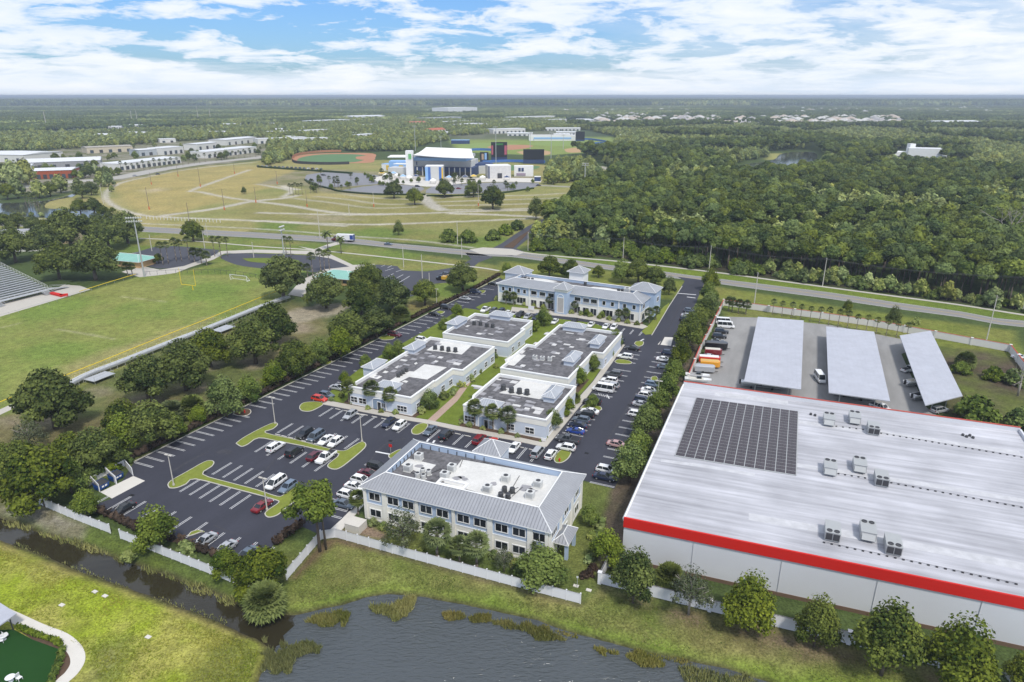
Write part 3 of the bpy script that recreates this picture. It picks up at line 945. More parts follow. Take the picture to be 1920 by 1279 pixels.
def snap(p,da=DA,db=DB):
 """make a traced outline rectilinear in the (da, db) grid"""
 q = [(v.dot(da),v.dot(db)) for v in p]
 n = len(q)
 ty,val = [],[]
 for i in range(n):
  (a0,b0),(a1,b1) = q[i],q[(i + 1) % n]
  if abs(a1 - a0) > abs(b1 - b0):
   ty.append('A')
   val.append((b0 + b1) / 2)
  else:
   ty.append('B')
   val.append((a0 + a1) / 2)
 out = []
 for i in range(n):
  a,b = q[i]
  for k in (i - 1,i):
   if ty[k] == 'A':
    b = val[k]
   else:
    a = val[k]
  out.append(da * a + db * b)
 return [Vector((v.x,v.y,0)) for v in out]
def hip(b,c,ax,ay,hx,hy,z0,z1,over=0.4,mi_front=0,mi_side=1,soffit=True):
 """hipped roof over a rectangle"""
 c = Vector((c[0],c[1],0))
 hx,hy = hx + over,hy + over
 e = [c + ax * sx * hx + ay * sy * hy for sx,sy in ((-1,-1),(1,-1),(1,1),(-1,1))]
 e = [wpt(q,z0) for q in e]
 if hx >= hy:
  r0,r1 = wpt(c - ax * (hx - hy),z1),wpt(c + ax * (hx - hy),z1)
  b.add([e[0],e[1],r1,r0],((0,1,2,3),),mi_front)
  b.add([e[2],e[3],r0,r1],((0,1,2,3),),mi_front)
  b.add([e[1],e[2],r1],((0,1,2),),mi_side)
  b.add([e[3],e[0],r0],((0,1,2),),mi_side)
 else:
  r0,r1 = wpt(c - ay * (hy - hx),z1),wpt(c + ay * (hy - hx),z1)
  b.add([e[0],e[1],r0],((0,1,2),),mi_front)
  b.add([e[2],e[3],r1],((0,1,2),),mi_front)
  b.add([e[1],e[2],r1,r0],((0,1,2,3),),mi_side)
  b.add([e[3],e[0],r0,r1],((0,1,2,3),),mi_side)
 if soffit:
  b.add([q - UP * 0.18 for q in e],((3,2,1,0),),2)
  for i in range(4):
   j = (i + 1) % 4
   b.quad(e[i] - UP * 0.18,e[j] - UP * 0.18,e[j],e[i],2)
 # ridge caps
 for r,k in ((r0,0),(r1,1),(r1,2),(r0,3)) if hx >= hy else ((r0,0),(r0,1),(r1,2),(r1,3)):
  b.tube(e[k] + UP * 0.03,r + UP * 0.03,0.09,0.09,4,2)
 if (r1 - r0).length > 0.1:
  b.tube(r0 + UP * 0.03,r1 + UP * 0.03,0.09,0.09,4,2)
def face_dirs(par,c,ax,ay):
 pass
# ------------------------------------------------------------------ small roof plant: one of each kind, then copies
def make_condenser():
 r = root('condenser_unit',(0,0,0),'x','air conditioner',local=True)
 b = MB()
 n = 12
 b.lathe((0,0),[(0.0,0.08),(0.48,0.08),(0.50,0.14),(0.50,1.0),(0.46,1.06),(0.40,1.08)],n)
 b.box(-0.5,0.5,-0.5,0.5,0.0,0.08)
 bd = b.build('body',MLIGHT,r)
 f = MB()
 f.lathe((0,0),[(0.40,1.08),(0.0,1.05)],n)
 for k in range(4):
  a = k * math.pi / 2
  f.quad((0,0,1.085),(0.3 * math.cos(a),0.3 * math.sin(a),1.10),(0.36 * math.cos(a + .5),0.36 * math.sin(a + .5),1.09),(0.1 * math.cos(a + .8),0.1 * math.sin(a + .8),1.085))
 fn = f.build('fan',MDARK,r)
 return kids(r,bd,fn)
def make_boxunit():
 r = root('package_unit',(0,0,0),'x','air conditioner',local=True)
 b = MB()
 b.box(-0.75,0.75,-0.65,0.65,0.12,1.35)
 b.box(-0.82,0.82,-0.72,0.72,0.0,0.12)
 b.box(-0.78,0.78,-0.68,0.68,1.35,1.41)
 b.box(-0.76,-0.745,-0.5,0.5,0.3,1.2)
 bd = b.build('body',MLIGHT,r)
 f = MB()
 f.lathe((0,0),[(0.46,1.415),(0.44,1.46),(0.40,1.46),(0.38,1.42),(0,1.42)],12)
 fn = f.build('fan',MDARK,r)
 g = MB()
 for k in range(6):
  g.box(-0.6,0.6,-0.665,-0.655,0.35 + k * 0.14,0.43 + k * 0.14)
 gr = g.build('grille',MGREY,r)
 return kids(r,bd,fn,gr)
def make_rtu():
 """large rooftop unit, long side along local y; condenser fans and coil at the -y end"""
 r = root('rooftop_unit',(0,0,0),'x','air conditioner',local=True)
 b = MB()
 b.box(-1.15,1.15,-1.9,1.9,0.25,1.75)
 b.box(-1.2,1.2,-1.95,1.95,1.75,1.82)
 b.box(-1.0,1.0,-1.7,1.7,0.0,0.25)
 b.box(-1.17,-1.15,-0.2,1.6,0.4,1.6)
 b.box(1.15,1.17,-0.2,1.6,0.4,1.6)
 bd = b.build('cabinet',MGREY,r)
 f1 = []
 for sx in (-1,1):
  f = MB()
  f.lathe((sx * 0.55,-1.3),[(0.44,1.82),(0.44,1.92),(0.38,1.92),(0.36,1.85),(0,1.85)],12)
  f1.append(f.build('fan',MDARK,r))
 g = []
 for sx in (-1,1):
  c = MB()
  c.box(sx * 0.55 - 0.48,sx * 0.55 + 0.48,-1.97,-1.90,0.45,1.6)
  for k in range(8):
   c.box(sx * 0.55 - 0.48,sx * 0.55 + 0.48,-1.985,-1.97,0.5 + k * 0.14,0.53 + k * 0.14)
  g.append(c.build('coil_grille',MDARK,r))
 hd = MB()
 hd.add([(-1.0,1.9,0.6),(1.0,1.9,0.6),(1.0,1.9,1.5),(-1.0,1.9,1.5),(-1.0,2.45,0.6),(1.0,2.45,0.6)],((0,4,5,1),(4,3,2,5),(0,3,4),(1,5,2)))
 h = hd.build('intake_hood',MGREY,r)
 return kids(r,bd,*f1,*g,h)
PROTO = {}
def place(kind,maker,loc,rz,label,group=None,sc=1.0):
 if kind not in PROTO:
  r = maker()
  PROTO[kind] = r
  r.location = loc
  r.rotation_euler = (0,0,rz)
  r.scale = (sc,sc,sc)
  r['label'] = label
  if group:
   r['group'] = group
  return r
 return copy_thing(PROTO[kind],loc,rz,sc,label,group)
# ------------------------------------------------------------------ the two storey offices
def ring_roof(par,o,ax,ay,Wd,D,ze,zr,ins,zd,seam_f,seam_s,name='roof',skip=()):
 """hipped ring of metal roof round a sunken deck"""
 E = [o,o + ax * Wd,o + ax * Wd + ay * D,o + ay * D]
 I = [o + ax * ins + ay * ins,o + ax * (Wd - ins) + ay * ins,o + ax * (Wd - ins) + ay * (D - ins),o + ax * ins + ay * (D - ins)]
 b = MB()
 for i in range(4):
  j = (i + 1) % 4
  b.quad(wpt(E[i],ze),wpt(E[j],ze),wpt(I[j],zr),wpt(I[i],zr),0 if i % 2 == 0 else 1)
  b.quad(wpt(E[i],ze - 0.22),wpt(E[j],ze - 0.22),wpt(E[j],ze),wpt(E[i],ze),2)
  b.tube(wpt(E[i],ze + 0.03),wpt(I[i],zr + 0.03),0.1,0.1,4,2)
  b.tube(wpt(I[i],zr + 0.02),wpt(I[j],zr + 0.02),0.14,0.14,4,2)
 b.add([wpt(q,ze - 0.22) for q in E],((3,2,1,0),),2)
 b.build(name,[seam_f,seam_s,WHITE],par)
 b = MB()
 for i in range(4):
  j = (i + 1) % 4
  b.quad(wpt(I[j],zd),wpt(I[i],zd),wpt(I[i],zr - 0.05),wpt(I[j],zr - 0.05),0)
 b.build('parapet',BLUE,par)
 b = MB()
 b.sheet(I,zd)
 b.build('roof_deck',DECK,par)
 return I
def front_office():
 o = P(672,912,7.5)
 o.z = 0
 ax,ay = Vector((math.cos(R(-22.3)),math.sin(R(-22.3)),0)),Vector((math.cos(R(67.7)),math.sin(R(67.7)),0))
 Wd,D,ins,ze,zr,zd = 39.2,20.8,3.8,7.5,9.4,8.1
 c = o + ax * Wd / 2 + ay * D / 2
 r = root('office_building',c,'two-storey blue and cream office with grey hip roof beside the lake lawn','office building','office park buildings')
 sf = seam_mat('front_office_roof_across',(0.34,0.345,0.365),R(-22.3),0.62)
 ss = seam_mat('front_office_roof_along',(0.34,0.345,0.365),R(67.7),0.62)
 I = ring_roof(r,o,ax,ay,Wd,D,ze,zr,ins,zd,sf,ss)
 w = 0.7
 f = o + ax * w + ay * w
 Wi,Di = Wd - 2 * w,D - 2 * w
 b = MB()
 cc = c
 b.obox(cc,ax,ay,Wi / 2,Di / 2,0,3.75,1)
 b.obox(cc,ax,ay,Wi / 2 - 0.03,Di / 2 - 0.03,3.75,7.35,0)
 b.obox(cc,ax,ay,Wi / 2 + 0.06,Di / 2 + 0.06,0,0.35,2)
 b.build('wall',[BLUE,CREAM,WHITE],r)
 b = MB()
 b.obox(cc,ax,ay,Wi / 2 + 0.05,Di / 2 + 0.05,3.7,3.95,0)
 b.build('string_course',WHITE,r)
 # cream pilasters
 for t,wd_ in ((0.2,0.3),(4.6,0.5),(11.6,0.35),(19.3,0.3),(26.6,0.5),(34.3,0.5),(37.4,0.3)):
  MB().obox(f + ax * t - ay * 0.10,ax,ay,wd_,0.16,0.3,7.3).build('pilaster',CREAM,r)
 for t in (0.3,6.2,13.0,19.0):
  MB().obox(f + ax * (Wi + 0.10) + ay * t,ax,ay,0.16,0.4,0.3,7.3).build('pilaster',CREAM,r)
 for u in (0.062,0.17,0.258,0.359,0.45,0.563,0.652,0.763,0.852,0.953):
  p = f + ax * (u * Wi)
  window(r,p,ax,-ay,2.3,1.55,4.75,2)
  if u < 0.9:
   window(r,p,ax,-ay,2.3,1.5,1.1,2)
 q = f + ax * Wi
 for t,w_,z_ in ((2.6,3.0,4.75),(9.6,2.2,4.75),(16.2,2.2,4.75),(9.4,1.8,1.1),(16.2,2.2,1.1)):
  window(r,q + ay * t,ay,ax,w_,1.55,z_,3 if w_ > 2.5 else 2)
 for t in (3,8,13.5):
  window(r,f + ay * t,ay,-ax,2.2,1.5,4.75,2)
  window(r,f + ay * t,ay,-ax,2.2,1.5,1.1,2)
 # side entrance porch
 b = MB()
 pc = q + ax * 1.3 + ay * 5.2
 hip(b,pc,ay,ax,2.6,1.3,3.4,4.6,0.25,0,1)
 b.build('porch_roof',[ss,sf,WHITE],r)
 for s in (-1,1):
  MB().obox(pc + ax * 1.0 + ay * 2.2 * s,ax,ay,0.3,0.3,0,3.3).build('porch_post',BLUE,r)
 door(r,q + ay * 5.2,ay,ax,1.6,2.4)
 # entrance tower on the parking side
 tc = o + ax * 19.0 + ay * 20.4
 b = MB()
 b.obox(tc,ax,ay,2.7,2.5,0,9.4)
 b.build('entrance_tower',PALE,r)
 b = MB()
 hip(b,tc,ax,ay,2.7,2.5,9.5,11.4,0.45)
 b.build('tower_roof',[sf,ss,WHITE],r)
 # roof surface patches
 b = MB()
 b.sheet([P(*q_,zd) for q_ in ((866,862),(1060,896),(1018,950),(985,946),(930,933),(880,919),(832,905))],zd + 0.03)
 b.sheet([P(*q_,zd) for q_ in ((767,860),(818,872),(806,883),(790,888),(752,872))],zd + 0.03)
 b.build('roof_patch',DECKW,r)
 for q_,rr in (((858,897),1.1),((866,895),0.8),((872,899),0.7),((985,915),1.5),((997,921),1.2),((925,907),0.9),((785,874),0.9)):
  cpt = P(*q_,zd)
  b = MB().sheet([cpt + Vector((math.cos(a) * rr * random.uniform(.6,1.2),math.sin(a) * rr * random.uniform(.5,1.0),0)) for a in np.linspace(0,6.0,9)],zd + 0.045)
  b.build('roof_stain',PATCHG,r)
 b = MB()
 hp = P(848,910,zd)
 for s in (-1,1):
  b.obox(hp + ay * 0.9 * s,ax,ay,3.0,0.25,zd,zd + 0.5)
  b.obox(hp + ax * 2.75 * s,ax,ay,0.25,0.65,zd,zd + 0.5)
 b.build('roof_hatch_kerb',WHITE,r)
 for a_,c_ in (((960,917),(974,893)),((940,929),(972,915)),((795,893),(828,880)),((862,877),(868,862)),((783,893),(760,880)),((960,932),(980,914))):
  MB().tube(P(*a_,zd) + UP * 0.12,P(*c_,zd) + UP * 0.12,0.06,0.06,5).build('roof_pipe',MDARK,r)
 for q_ in [I[3] + ax * t - ay * 0.12 for t in np.linspace(0.6,15,8)] + [I[0] + ay * t + ax * 0.12 for t in np.linspace(1,11,8)]:
  MB().obox(q_,ax,ay,0.06,0.06,zd,zd + 0.9).build('parapet_bracket',MDARK,r)
 # plant on the deck, each a thing of its own
 for (x,y),lb in (((785.6,862),'pale box air conditioner on dark felt, deepest corner of the front office roof'),
     ((765.6,883),'pale box air conditioner on the small white patch by the front office left parapet'),
     ((847.5,883),'pale box air conditioner at the dark felt edge, upper of the middle pair'),
     ((834,897),'pale box air conditioner on stained dark felt, lower one of the middle pair'),
     ((914,922),'grey box air conditioner on white roof just behind the four dark condensers'),
     ((948.5,903),'grey box air conditioner on white roof in the middle of the front office'),
     ((1009,913),'grey box air conditioner standing clean on white roof, rightmost on the front office'),
     ((994,934),'grey box air conditioner amid a dirty stain near the right ridge of the front office')):
  place('box',make_boxunit,wpt(P(x,y,zd),zd + 0.03),R(-22),lb,'box air conditioners on the front office roof')
 for i,(x,y) in enumerate(((783,895),(793,887),(804,890),(794,898))):
  place('cond',make_condenser,wpt(P(x,y,zd),zd),0.3 * i,('far left','farthest','rightmost','nearest')[i] + ' of four huddled pale round condensers on the front office roof','pale condensers on the front office',1.0)
 global dark_src
 for i,(x,y) in enumerate(((946,922),(960.6,924),(939,933),(952.5,935))):
  if i == 0:
   d = copy_thing(PROTO['cond'],wpt(P(x,y,zd),zd + 0.03),0,1.0,'x')
   for ch in d.children:
    if ch.name.startswith('body'):
     ch.data = ch.data.copy()
     ch.data.materials[0] = mat('dark_condenser',(0.06,0.062,0.065),0.5,0.1,2,0.4)
   kids(d,*d.children)
   dark_src = d
  else:
   d = copy_thing(dark_src,wpt(P(x,y,zd),zd + 0.03),0.4 * i,1.0,'x')
  tag(d,('farthest','rightmost','leftmost','nearest')[i] + ' of four dark round condensers clustered on the white front office roof','air conditioner','dark condensers on the front office')
front_office()
def far_office():
 yw = R(-28.2)
 ax,ay = Vector((math.cos(yw),math.sin(yw),0)),Vector((-math.sin(yw),math.cos(yw),0))
 o = P(930,531,7.7)
 o.z = 0
 Wd,D,ins,ze,zr,zd = 60.4,19.0,5.6,7.7,9.4,8.3
 c = o + ax * Wd / 2 + ay * D / 2
 r = root('office_building',c,'long two-storey office with hip roofed towers and arched balconies near the main road','office building','office park buildings')
 sf = seam_mat('far_office_roof_across',(0.34,0.35,0.37),yw,0.7,0.22)
 ss = seam_mat('far_office_roof_along',(0.34,0.35,0.37),yw + math.pi / 2,0.7,0.22)
 I = ring_roof(r,o,ax,ay,Wd,D,ze,zr,ins,zd,sf,ss)
 w = 0.6
 Wi,Di = Wd - 2 * w,D - 2 * w
 f = o + ax * w + ay * w
 b = MB()
 b.obox(c,ax,ay,Wi / 2,Di / 2,0,3.9,1)
 b.obox(c,ax,ay,Wi / 2 - 0.03,Di / 2 - 0.03,3.9,7.55,0)
 b.obox(c,ax,ay,Wi / 2 + 0.06,Di / 2 + 0.06,0,0.3,2)
 b.build('wall',[BLUE,CREAM,WHITE],r)
 b = MB()
 b.obox(c,ax,ay,Wi / 2 + 0.05,Di / 2 + 0.05,3.85,4.1)
 b.build('string_course',WHITE,r)
 for t in (0.3,7.0,14.0,42.8,50.8,Wi - 0.3):
  MB().obox(f + ax * t - ay * 0.08,ax,ay,0.22,0.14,0.3,7.4).build('pilaster',WHITE,r)
 for t in (2.4,5.4,9.3,11.9,45.0,48.3,53.0,56.6):
  window(r,f + ax * t,ax,-ay,1.15,1.5,4.95,1)
 for t in (4.0,10.5,46.6,54.8):
  window(r,f + ax * t,ax,-ay,3.9,2.3,0.8,3,1,0.12)
 # arched balconies
 for t in (16.0,19.7,23.4,34.4,37.9,41.0):
  window(r,f + ax * t,ax,-ay,2.4,1.7,4.75,1,1,0.14,True,'balcony_arch')
  b = MB()
  b.obox(f + ax * t - ay * 0.22,ax,ay,1.35,0.05,5.05,5.12)
  for k in range(9):
   b.obox(f + ax * (t - 1.3 + 2.6 * k / 8) - ay * 0.22,ax,ay,0.03,0.03,4.1,5.05)
  b.build('balcony_rail',WHITE,r)
  window(r,f + ax * t,ax,-ay,2.3,2.5,0.35,2,1,0.1)
 for t in (3.0,14.0):
  window(r,f + ax * Wi + ay * t,ay,ax,2.4,1.5,4.9,2)
  window(r,f + ax * Wi + ay * t,ay,ax,2.6,2.2,0.8,2)
 # corner blocks with hip roofs
 for t0,t1,d0,d1,zz,nm in ((-2.6,7.0,11.0,19.6,9.5,0),(51.0,62.3,9.6,18.8,9.5,1)):
  cc = o + ax * (t0 + t1) / 2 + ay * (d0 + d1) / 2
  b = MB()
  b.obox(cc,ax,ay,(t1 - t0) / 2 - 0.5,(d1 - d0) / 2 - 0.5,0,zz - 0.1)
  b.build('corner_block',BLUE if nm else PALE,r)
  b = MB()
  hip(b,cc,ax,ay,(t1 - t0) / 2 - 0.5,(d1 - d0) / 2 - 0.5,zz,zz + 2.3,0.5)
  b.build('corner_roof',[sf,ss,WHITE],r)
  if nm:
   window(r,cc + ax * ((t1 - t0) / 2 - 0.5),ay,ax,2.4,1.6,5.2,2)
   window(r,cc + ax * ((t1 - t0) / 2 - 0.5),ay,ax,2.6,2.2,0.8,2)
 # stair tower in front and lift tower behind
 cc = o + ax * 29.6 - ay * 0.4
 b = MB()
 b.obox(cc,ax,ay,2.4,2.6,0,8.6,0)
 b.obox(cc,ax,ay,2.5,2.7,8.6,9.9,1)
 b.build('stair_tower',[BLUE,CREAM],r)
 b = MB()
 hip(b,cc,ax,ay,2.5,2.7,9.9,12.0,0.5)
 b.build('stair_tower_roof',[sf,ss,WHITE],r)
 window(r,cc - ay * 2.6,ax,-ay,2.4,5.6,0.8,1,1,0.25,True,'stair_opening',mat('pale_stair_interior',(0.42,0.40,0.38),0.8,0.1,1.2,0.2))
 cc = o + ax * 26.5 + ay * 21.5
 b = MB()
 b.obox(cc,ax,ay,3.0,2.8,0,11.2)
 b.build('lift_tower',WHITE,r)
 b = MB()
 hip(b,cc,ax,ay,3.0,2.8,11.3,13.2,0.8)
 b.build('lift_tower_roof',[sf,ss,WHITE],r)
 b = MB()
 b.sheet([o + ax * (7.5 + u) + ay * v for u,v in ((0,6),(10,6),(14,12),(8,13),(0,12.6))],zd + 0.03)
 b.sheet([o + ax * (36 + u) + ay * v for u,v in ((0,8),(9,7),(13,11),(6,12),(1,11))],zd + 0.03)
 b.build('roof_patch',DECKW,r)
 for i,(t,d) in enumerate(((9.0,8.0),(10.8,7.4),(12.4,7.6))):
  dd = copy_thing(dark_src,wpt(o + ax * t + ay * d,zd + 0.03),0.4 * i,1.15,ORDN[i] + ' dark condenser from the left in the left roof well of the far office','condensers on the far office, left')
 for i,(t,d) in enumerate(((33.5,11.5),(48.2,8.6),(49.6,8.9))):
  copy_thing(dark_src,wpt(o + ax * t + ay * d,zd + 0.03),0.4 * i,1.2,('lone dark condenser by the back parapet of the far office roof','dark condenser on the far office roof, left of the pair by a white box','dark condenser on the far office roof, right of the pair by a white box')[i],'condensers on the far office, right')
 place('box',make_boxunit,wpt(o + ax * 51.4 + ay * 9.0,zd),yw,'white box air conditioner beside two dark condensers on the far office roof',None,1.35)
far_office()
# ------------------------------------------------------------------ the one storey offices
def one_storey(label,px,canopies,wins,doors,patches,greys,z=5.4,blue=0.0):
 p = ccw(snap(pts(px,z)))
 c = sum(p,Vector()) / len(p)
 r = root('office_building',c,label,'office building','office park buildings')
 b = MB()
 b.prism(p,0.0,3.55,0)
 b.prism(inset(p,-0.05),0.0,0.45,1)
 b.build('wall',[PALE,WHITE],r)
 # parapet band: a ring standing 7 cm proud, open to the deck
 zd = z - 0.85
 op,ip = inset(p,-0.07),inset(p,0.38)
 b = MB()
 n = len(p)
 for i in range(n):
  j = (i + 1) % n
  b.quad(wpt(op[i],3.55),wpt(op[j],3.55),wpt(op[j],z),wpt(op[i],z),0)
  b.quad(wpt(op[i],z),wpt(op[j],z),wpt(ip[j],z),wpt(ip[i],z),1)
  b.quad(wpt(ip[j],zd - 0.1),wpt(ip[i],zd - 0.1),wpt(ip[i],z),wpt(ip[j],z),1)
  b.quad(wpt(op[j],3.55),wpt(op[i],3.55),wpt(ip[i],3.55),wpt(ip[j],3.55),0)
  # cap moulding
  d = (op[j] - op[i]).normalized()
  s = Vector((d.y,-d.x,0))
  b.obox((op[i] + op[j]) / 2 + s * 0.04,d,s,(op[j] - op[i]).length / 2 + 0.05,0.05,z - 0.35,z + 0.003,1)
 b.build('parapet',[CREAM,WHITE],r)
 b = MB()
 b.sheet(inset(p,0.3),zd)
 b.build('roof_deck',DECK,r)
 if patches:
  for k,q in enumerate(patches):
   MB().sheet([P(*v,zd) for v in q],zd + 0.02 + 0.004 * k).build('roof_patch',DECKW,r)
 rnd = random.Random(len(label))
 b = MB()
 bw = MB()
 k = 0
 for cx,cy in greys:
  for _ in range(3):
   q = P(cx + rnd.uniform(-14,14),cy + rnd.uniform(-7,7),zd)
   mm = PATCHG if rnd.random() < 0.6 else PATCH
   MB().obox(q,DB,DA,rnd.uniform(0.4,1.3),rnd.uniform(0.3,0.9),zd - 0.05,zd + 0.05 + 0.003 * k).build('roof_patch',mm,r)
   k += 1
 for e1,e2,depth,side in canopies:
  a,q = P(*e1,6.2),P(*e2,6.2)
  a.z = q.z = 0
  m = (a + q) / 2
  al = DA if abs((q - a).normalized().dot(DA)) > 0.7 else DB
  L = abs((q - a).dot(al))
  per = DB if al is DA else DA
  inw = per * side
  cc = m + inw * depth / 2
  b = MB()
  b.obox(cc,al,inw,L / 2 - 0.45,depth / 2 - 0.4,3.0,6.12)
  b.build('entrance_gable',PALE,r)
  b = MB()
  hip(b,cc,al,inw,L / 2 - 0.45,depth / 2 - 0.4,6.2,7.25,0.45,0 if al is DB else 1,1 if al is DB else 0)
  b.build('gable_roof',[SEAM_B,SEAM_A,WHITE],r)
 cen = c
 for (x,y),al,pn,ww in wins:
  # nearest wall face to the photo point
  best = None
  for zt in (1.6,):
   q = P(x,y,zt)
   q.z = 0
  for i in range(n):
   a,e = p[i],p[(i + 1) % n]
   d = (e - a).normalized()
   if abs(d.dot(al)) < 0.7:
    continue
   s = Vector((d.y,-d.x,0))
   if (-(q)).dot(s) < 0:
    continue
   t = (q - a).dot(d)
   dist = abs((q - a).dot(s))
   if -1 < t < (e - a).length + 1 and (best is None or dist < best[0]):
    best = (dist,a + d * min(max(t,ww / 2 + .3),(e - a).length - ww / 2 - .3),d,s)
  if best:
   window(r,best[1],best[2],best[3],ww,1.5,0.95,pn,2,0.15)
 for (x,y),al in doors:
  q = P(x,y,1.2)
  q.z = 0
  best = None
  for i in range(n):
   a,e = p[i],p[(i + 1) % n]
   d = (e - a).normalized()
   s = Vector((d.y,-d.x,0))
   if abs(d.dot(al)) < 0.7 or (-q).dot(s) < 0:
    continue
   t,dist = (q - a).dot(d),abs((q - a).dot(s))
   if -1 < t < (e - a).length + 1 and (best is None or dist < best[0]):
    best = (dist,a + d * t,d,s)
  if best:
   _,w0,d,s = best
   b = MB()                                   # recessed entrance surround, blue with a white arch
   b.obox(w0 + s * 0.02,d,s,2.1,0.08,0.15,3.0,0)
   for k in range(8):
    q0,q1 = math.pi * k / 8,math.pi * (k + 1) / 8
    b.tube(wpt(w0 + s * 0.12 - d * math.cos(q0) * 2.1,2.6 + math.sin(q0) * 0.75),wpt(w0 + s * 0.12 - d * math.cos(q1) * 2.1,2.6 + math.sin(q1) * 0.75),0.12,0.12,4,1)
   b.obox(w0 - d * 2.1 + s * 0.1,d,s,0.12,0.1,0.15,2.6,1)
   b.obox(w0 + d * 2.1 + s * 0.1,d,s,0.12,0.1,0.15,2.6,1)
   b.build('entrance_surround',[mat('slate_blue',(0.23,0.29,0.38),0.8,0.05,0.5),WHITE],r)
   door(r,w0 + s * 0.1,d,s,1.0,2.2)
   window(r,w0 + d * 1.35 + s * 0.1,d,s,0.9,1.3,1.0,2,1,0.08)
 return r,zd
A_,zA = one_storey('long one-storey white office with stepped right wall and patched dark and white roof',[(643.75,718),(803,629),(919,645),(860,689),(843,687.5),(806,709),(799,708),(773,741)],
     [((676,688),(705,672),4.0,1),((755,653),(780,638),4.0,1),((700,723),(741,729),4.0,1)],
     [((658,745),DB,2,2.0),((684,750),DB,2,2.2),((758,764),DB,3,2.8),((782,760),DA,3,2.0),((823,727),DA,2,1.8),((837,716),DA,2,1.8),((866,709),DA,2,1.6),((879,698),DA,2,1.6),((892,681),DA,2,1.6),((912,673),DA,2,1.8)],
     [((718,757),DB)],
     [((691,707),(702,702),(717,706),(708,711)),((717,699),(722,695),(729,697),(724,700)),((731,714),(754,699),(765,696),(776,697),(796,683),(838,689),(801,712),(767,707),(748,717)),((753,716),(759,713),(766,715),(762,718)),((799,657),(832,636),(852,640),(887,646),(866,665),(830,660)),((776,682),(781,679),(783,682),(779,684))],
     [(700,700),(735,685),(770,672),(800,675),(815,672),(810,640),(790,658),(752,690),(850,672),(845,680),(770,655)])
B_,zB = one_storey('small one-storey white office with dark roof at the back left of the office row',[(823,620.6),(879,584),(991,597),(967,611),(972,614),(944,637)],
     [((834,606),(857,593),4.5,1),((926,583),(964,589),4.0,-1)],
     [((928,656),DB,2,2.4),((948,653),DA,2,1.6),((960,644),DA,2,1.6),((967,631),DA,1,1.0),((986,622),DA,2,1.6)],[],
     [],[(860,605),(880,615),(905,620),(930,622),(915,600),(940,610),(890,600),(955,605)])
C_,zC = one_storey('one-storey white office with stepped left wall and dark stained roof beside the long lane',[(925,685),(946,674),(943,670),(976,642),(994,643),(1037,605),(1153,620),(1118.5,658.8),(1100.6,656.3),(1054.2,704.8)],
     [((1060,604),(1102,610),4.0,-1),((1125,646),(1137,631),3.6,-1),((1077,679),(1092,661),3.6,-1)],
     [((1068,713),DA,2,1.6),((1118,676),DA,2,1.6),((940,710),DB,2,1.8)],[],
     [((946,674),(966,663),(986,666),(964,686),(950,684))],
     [(990,660),(1010,650),(1040,640),(1060,650),(1020,680),(1050,665),(1080,630),(1100,640),(1030,625),(985,690)])
D_,zD = one_storey('square one-storey white office with big white roof patch beside the corner of two lanes',[(854,754),(880,742.5),(881,737),(924,696),(1069,720),(1014,781)],
     [((890,757),(935,765),3.6,1),((1040,747),(1059,726),3.6,-1)],
     [((871,785),DB,3,2.6),((958,800),DB,2,2.0),((994,807),DB,2,2.2),((1019,802),DA,2,1.6),((1045,765),DA,2,1.6)],
     [((915,792),DB)],
     [((979,711),(1034,716),(1040,724),(1024,742),(1032,752),(965,741),(935,737),(960,727))],
     [(900,728),(925,718),(950,712),(905,745),(930,748),(965,752),(1000,757),(980,768),(940,735),(1010,770),(960,765)])
for i,(x,y) in enumerate(((816,655),(829,657),(841,659),(854,660))):
 copy_thing(dark_src,wpt(P(x,y,zA),zA + 0.05),0.3 * i,1.25,ORDN[i] + ' dark condenser from the left on the white back patch of the long office','condensers on the back of the long office')
for i,(x,y) in enumerate(((747,707),(751,704),(756,701),(762,697))):
 copy_thing(dark_src,wpt(P(x,y,zA),zA + 0.05),0.3 * i,1.05,ORDN[i] + ' dark condenser, counted from the nearest, in the diagonal group amid the long office roof','condensers amid the long office roof')
for i,(x,y) in enumerate(((889,609),(901,610),(913,613),(924,614))):
 copy_thing(dark_src,wpt(P(x,y,zB),zB),0.3 * i,1.25,ORDN[i] + ' dark condenser from the left on the small back left office roof','condensers on the small back office')
for i,(x,y) in enumerate(((1003,673),(1017,675),(1031,676))):
 copy_thing(PROTO['box'],wpt(P(x,y,zC),zC),YB + .1 * i,.8,ORDN[i] + ' white box unit from the left on the stained roof by the long lane','white units on the stained roof')
for i,(x,y) in enumerate(((944,731),(959,736),(974,738),(988,740))):
 copy_thing(dark_src,wpt(P(x,y,zD),zD + 0.05),0.3 * i,1.35,ORDN[i] + ' dark condenser from the left on the square office roof beside its white patch','condensers on the square office')
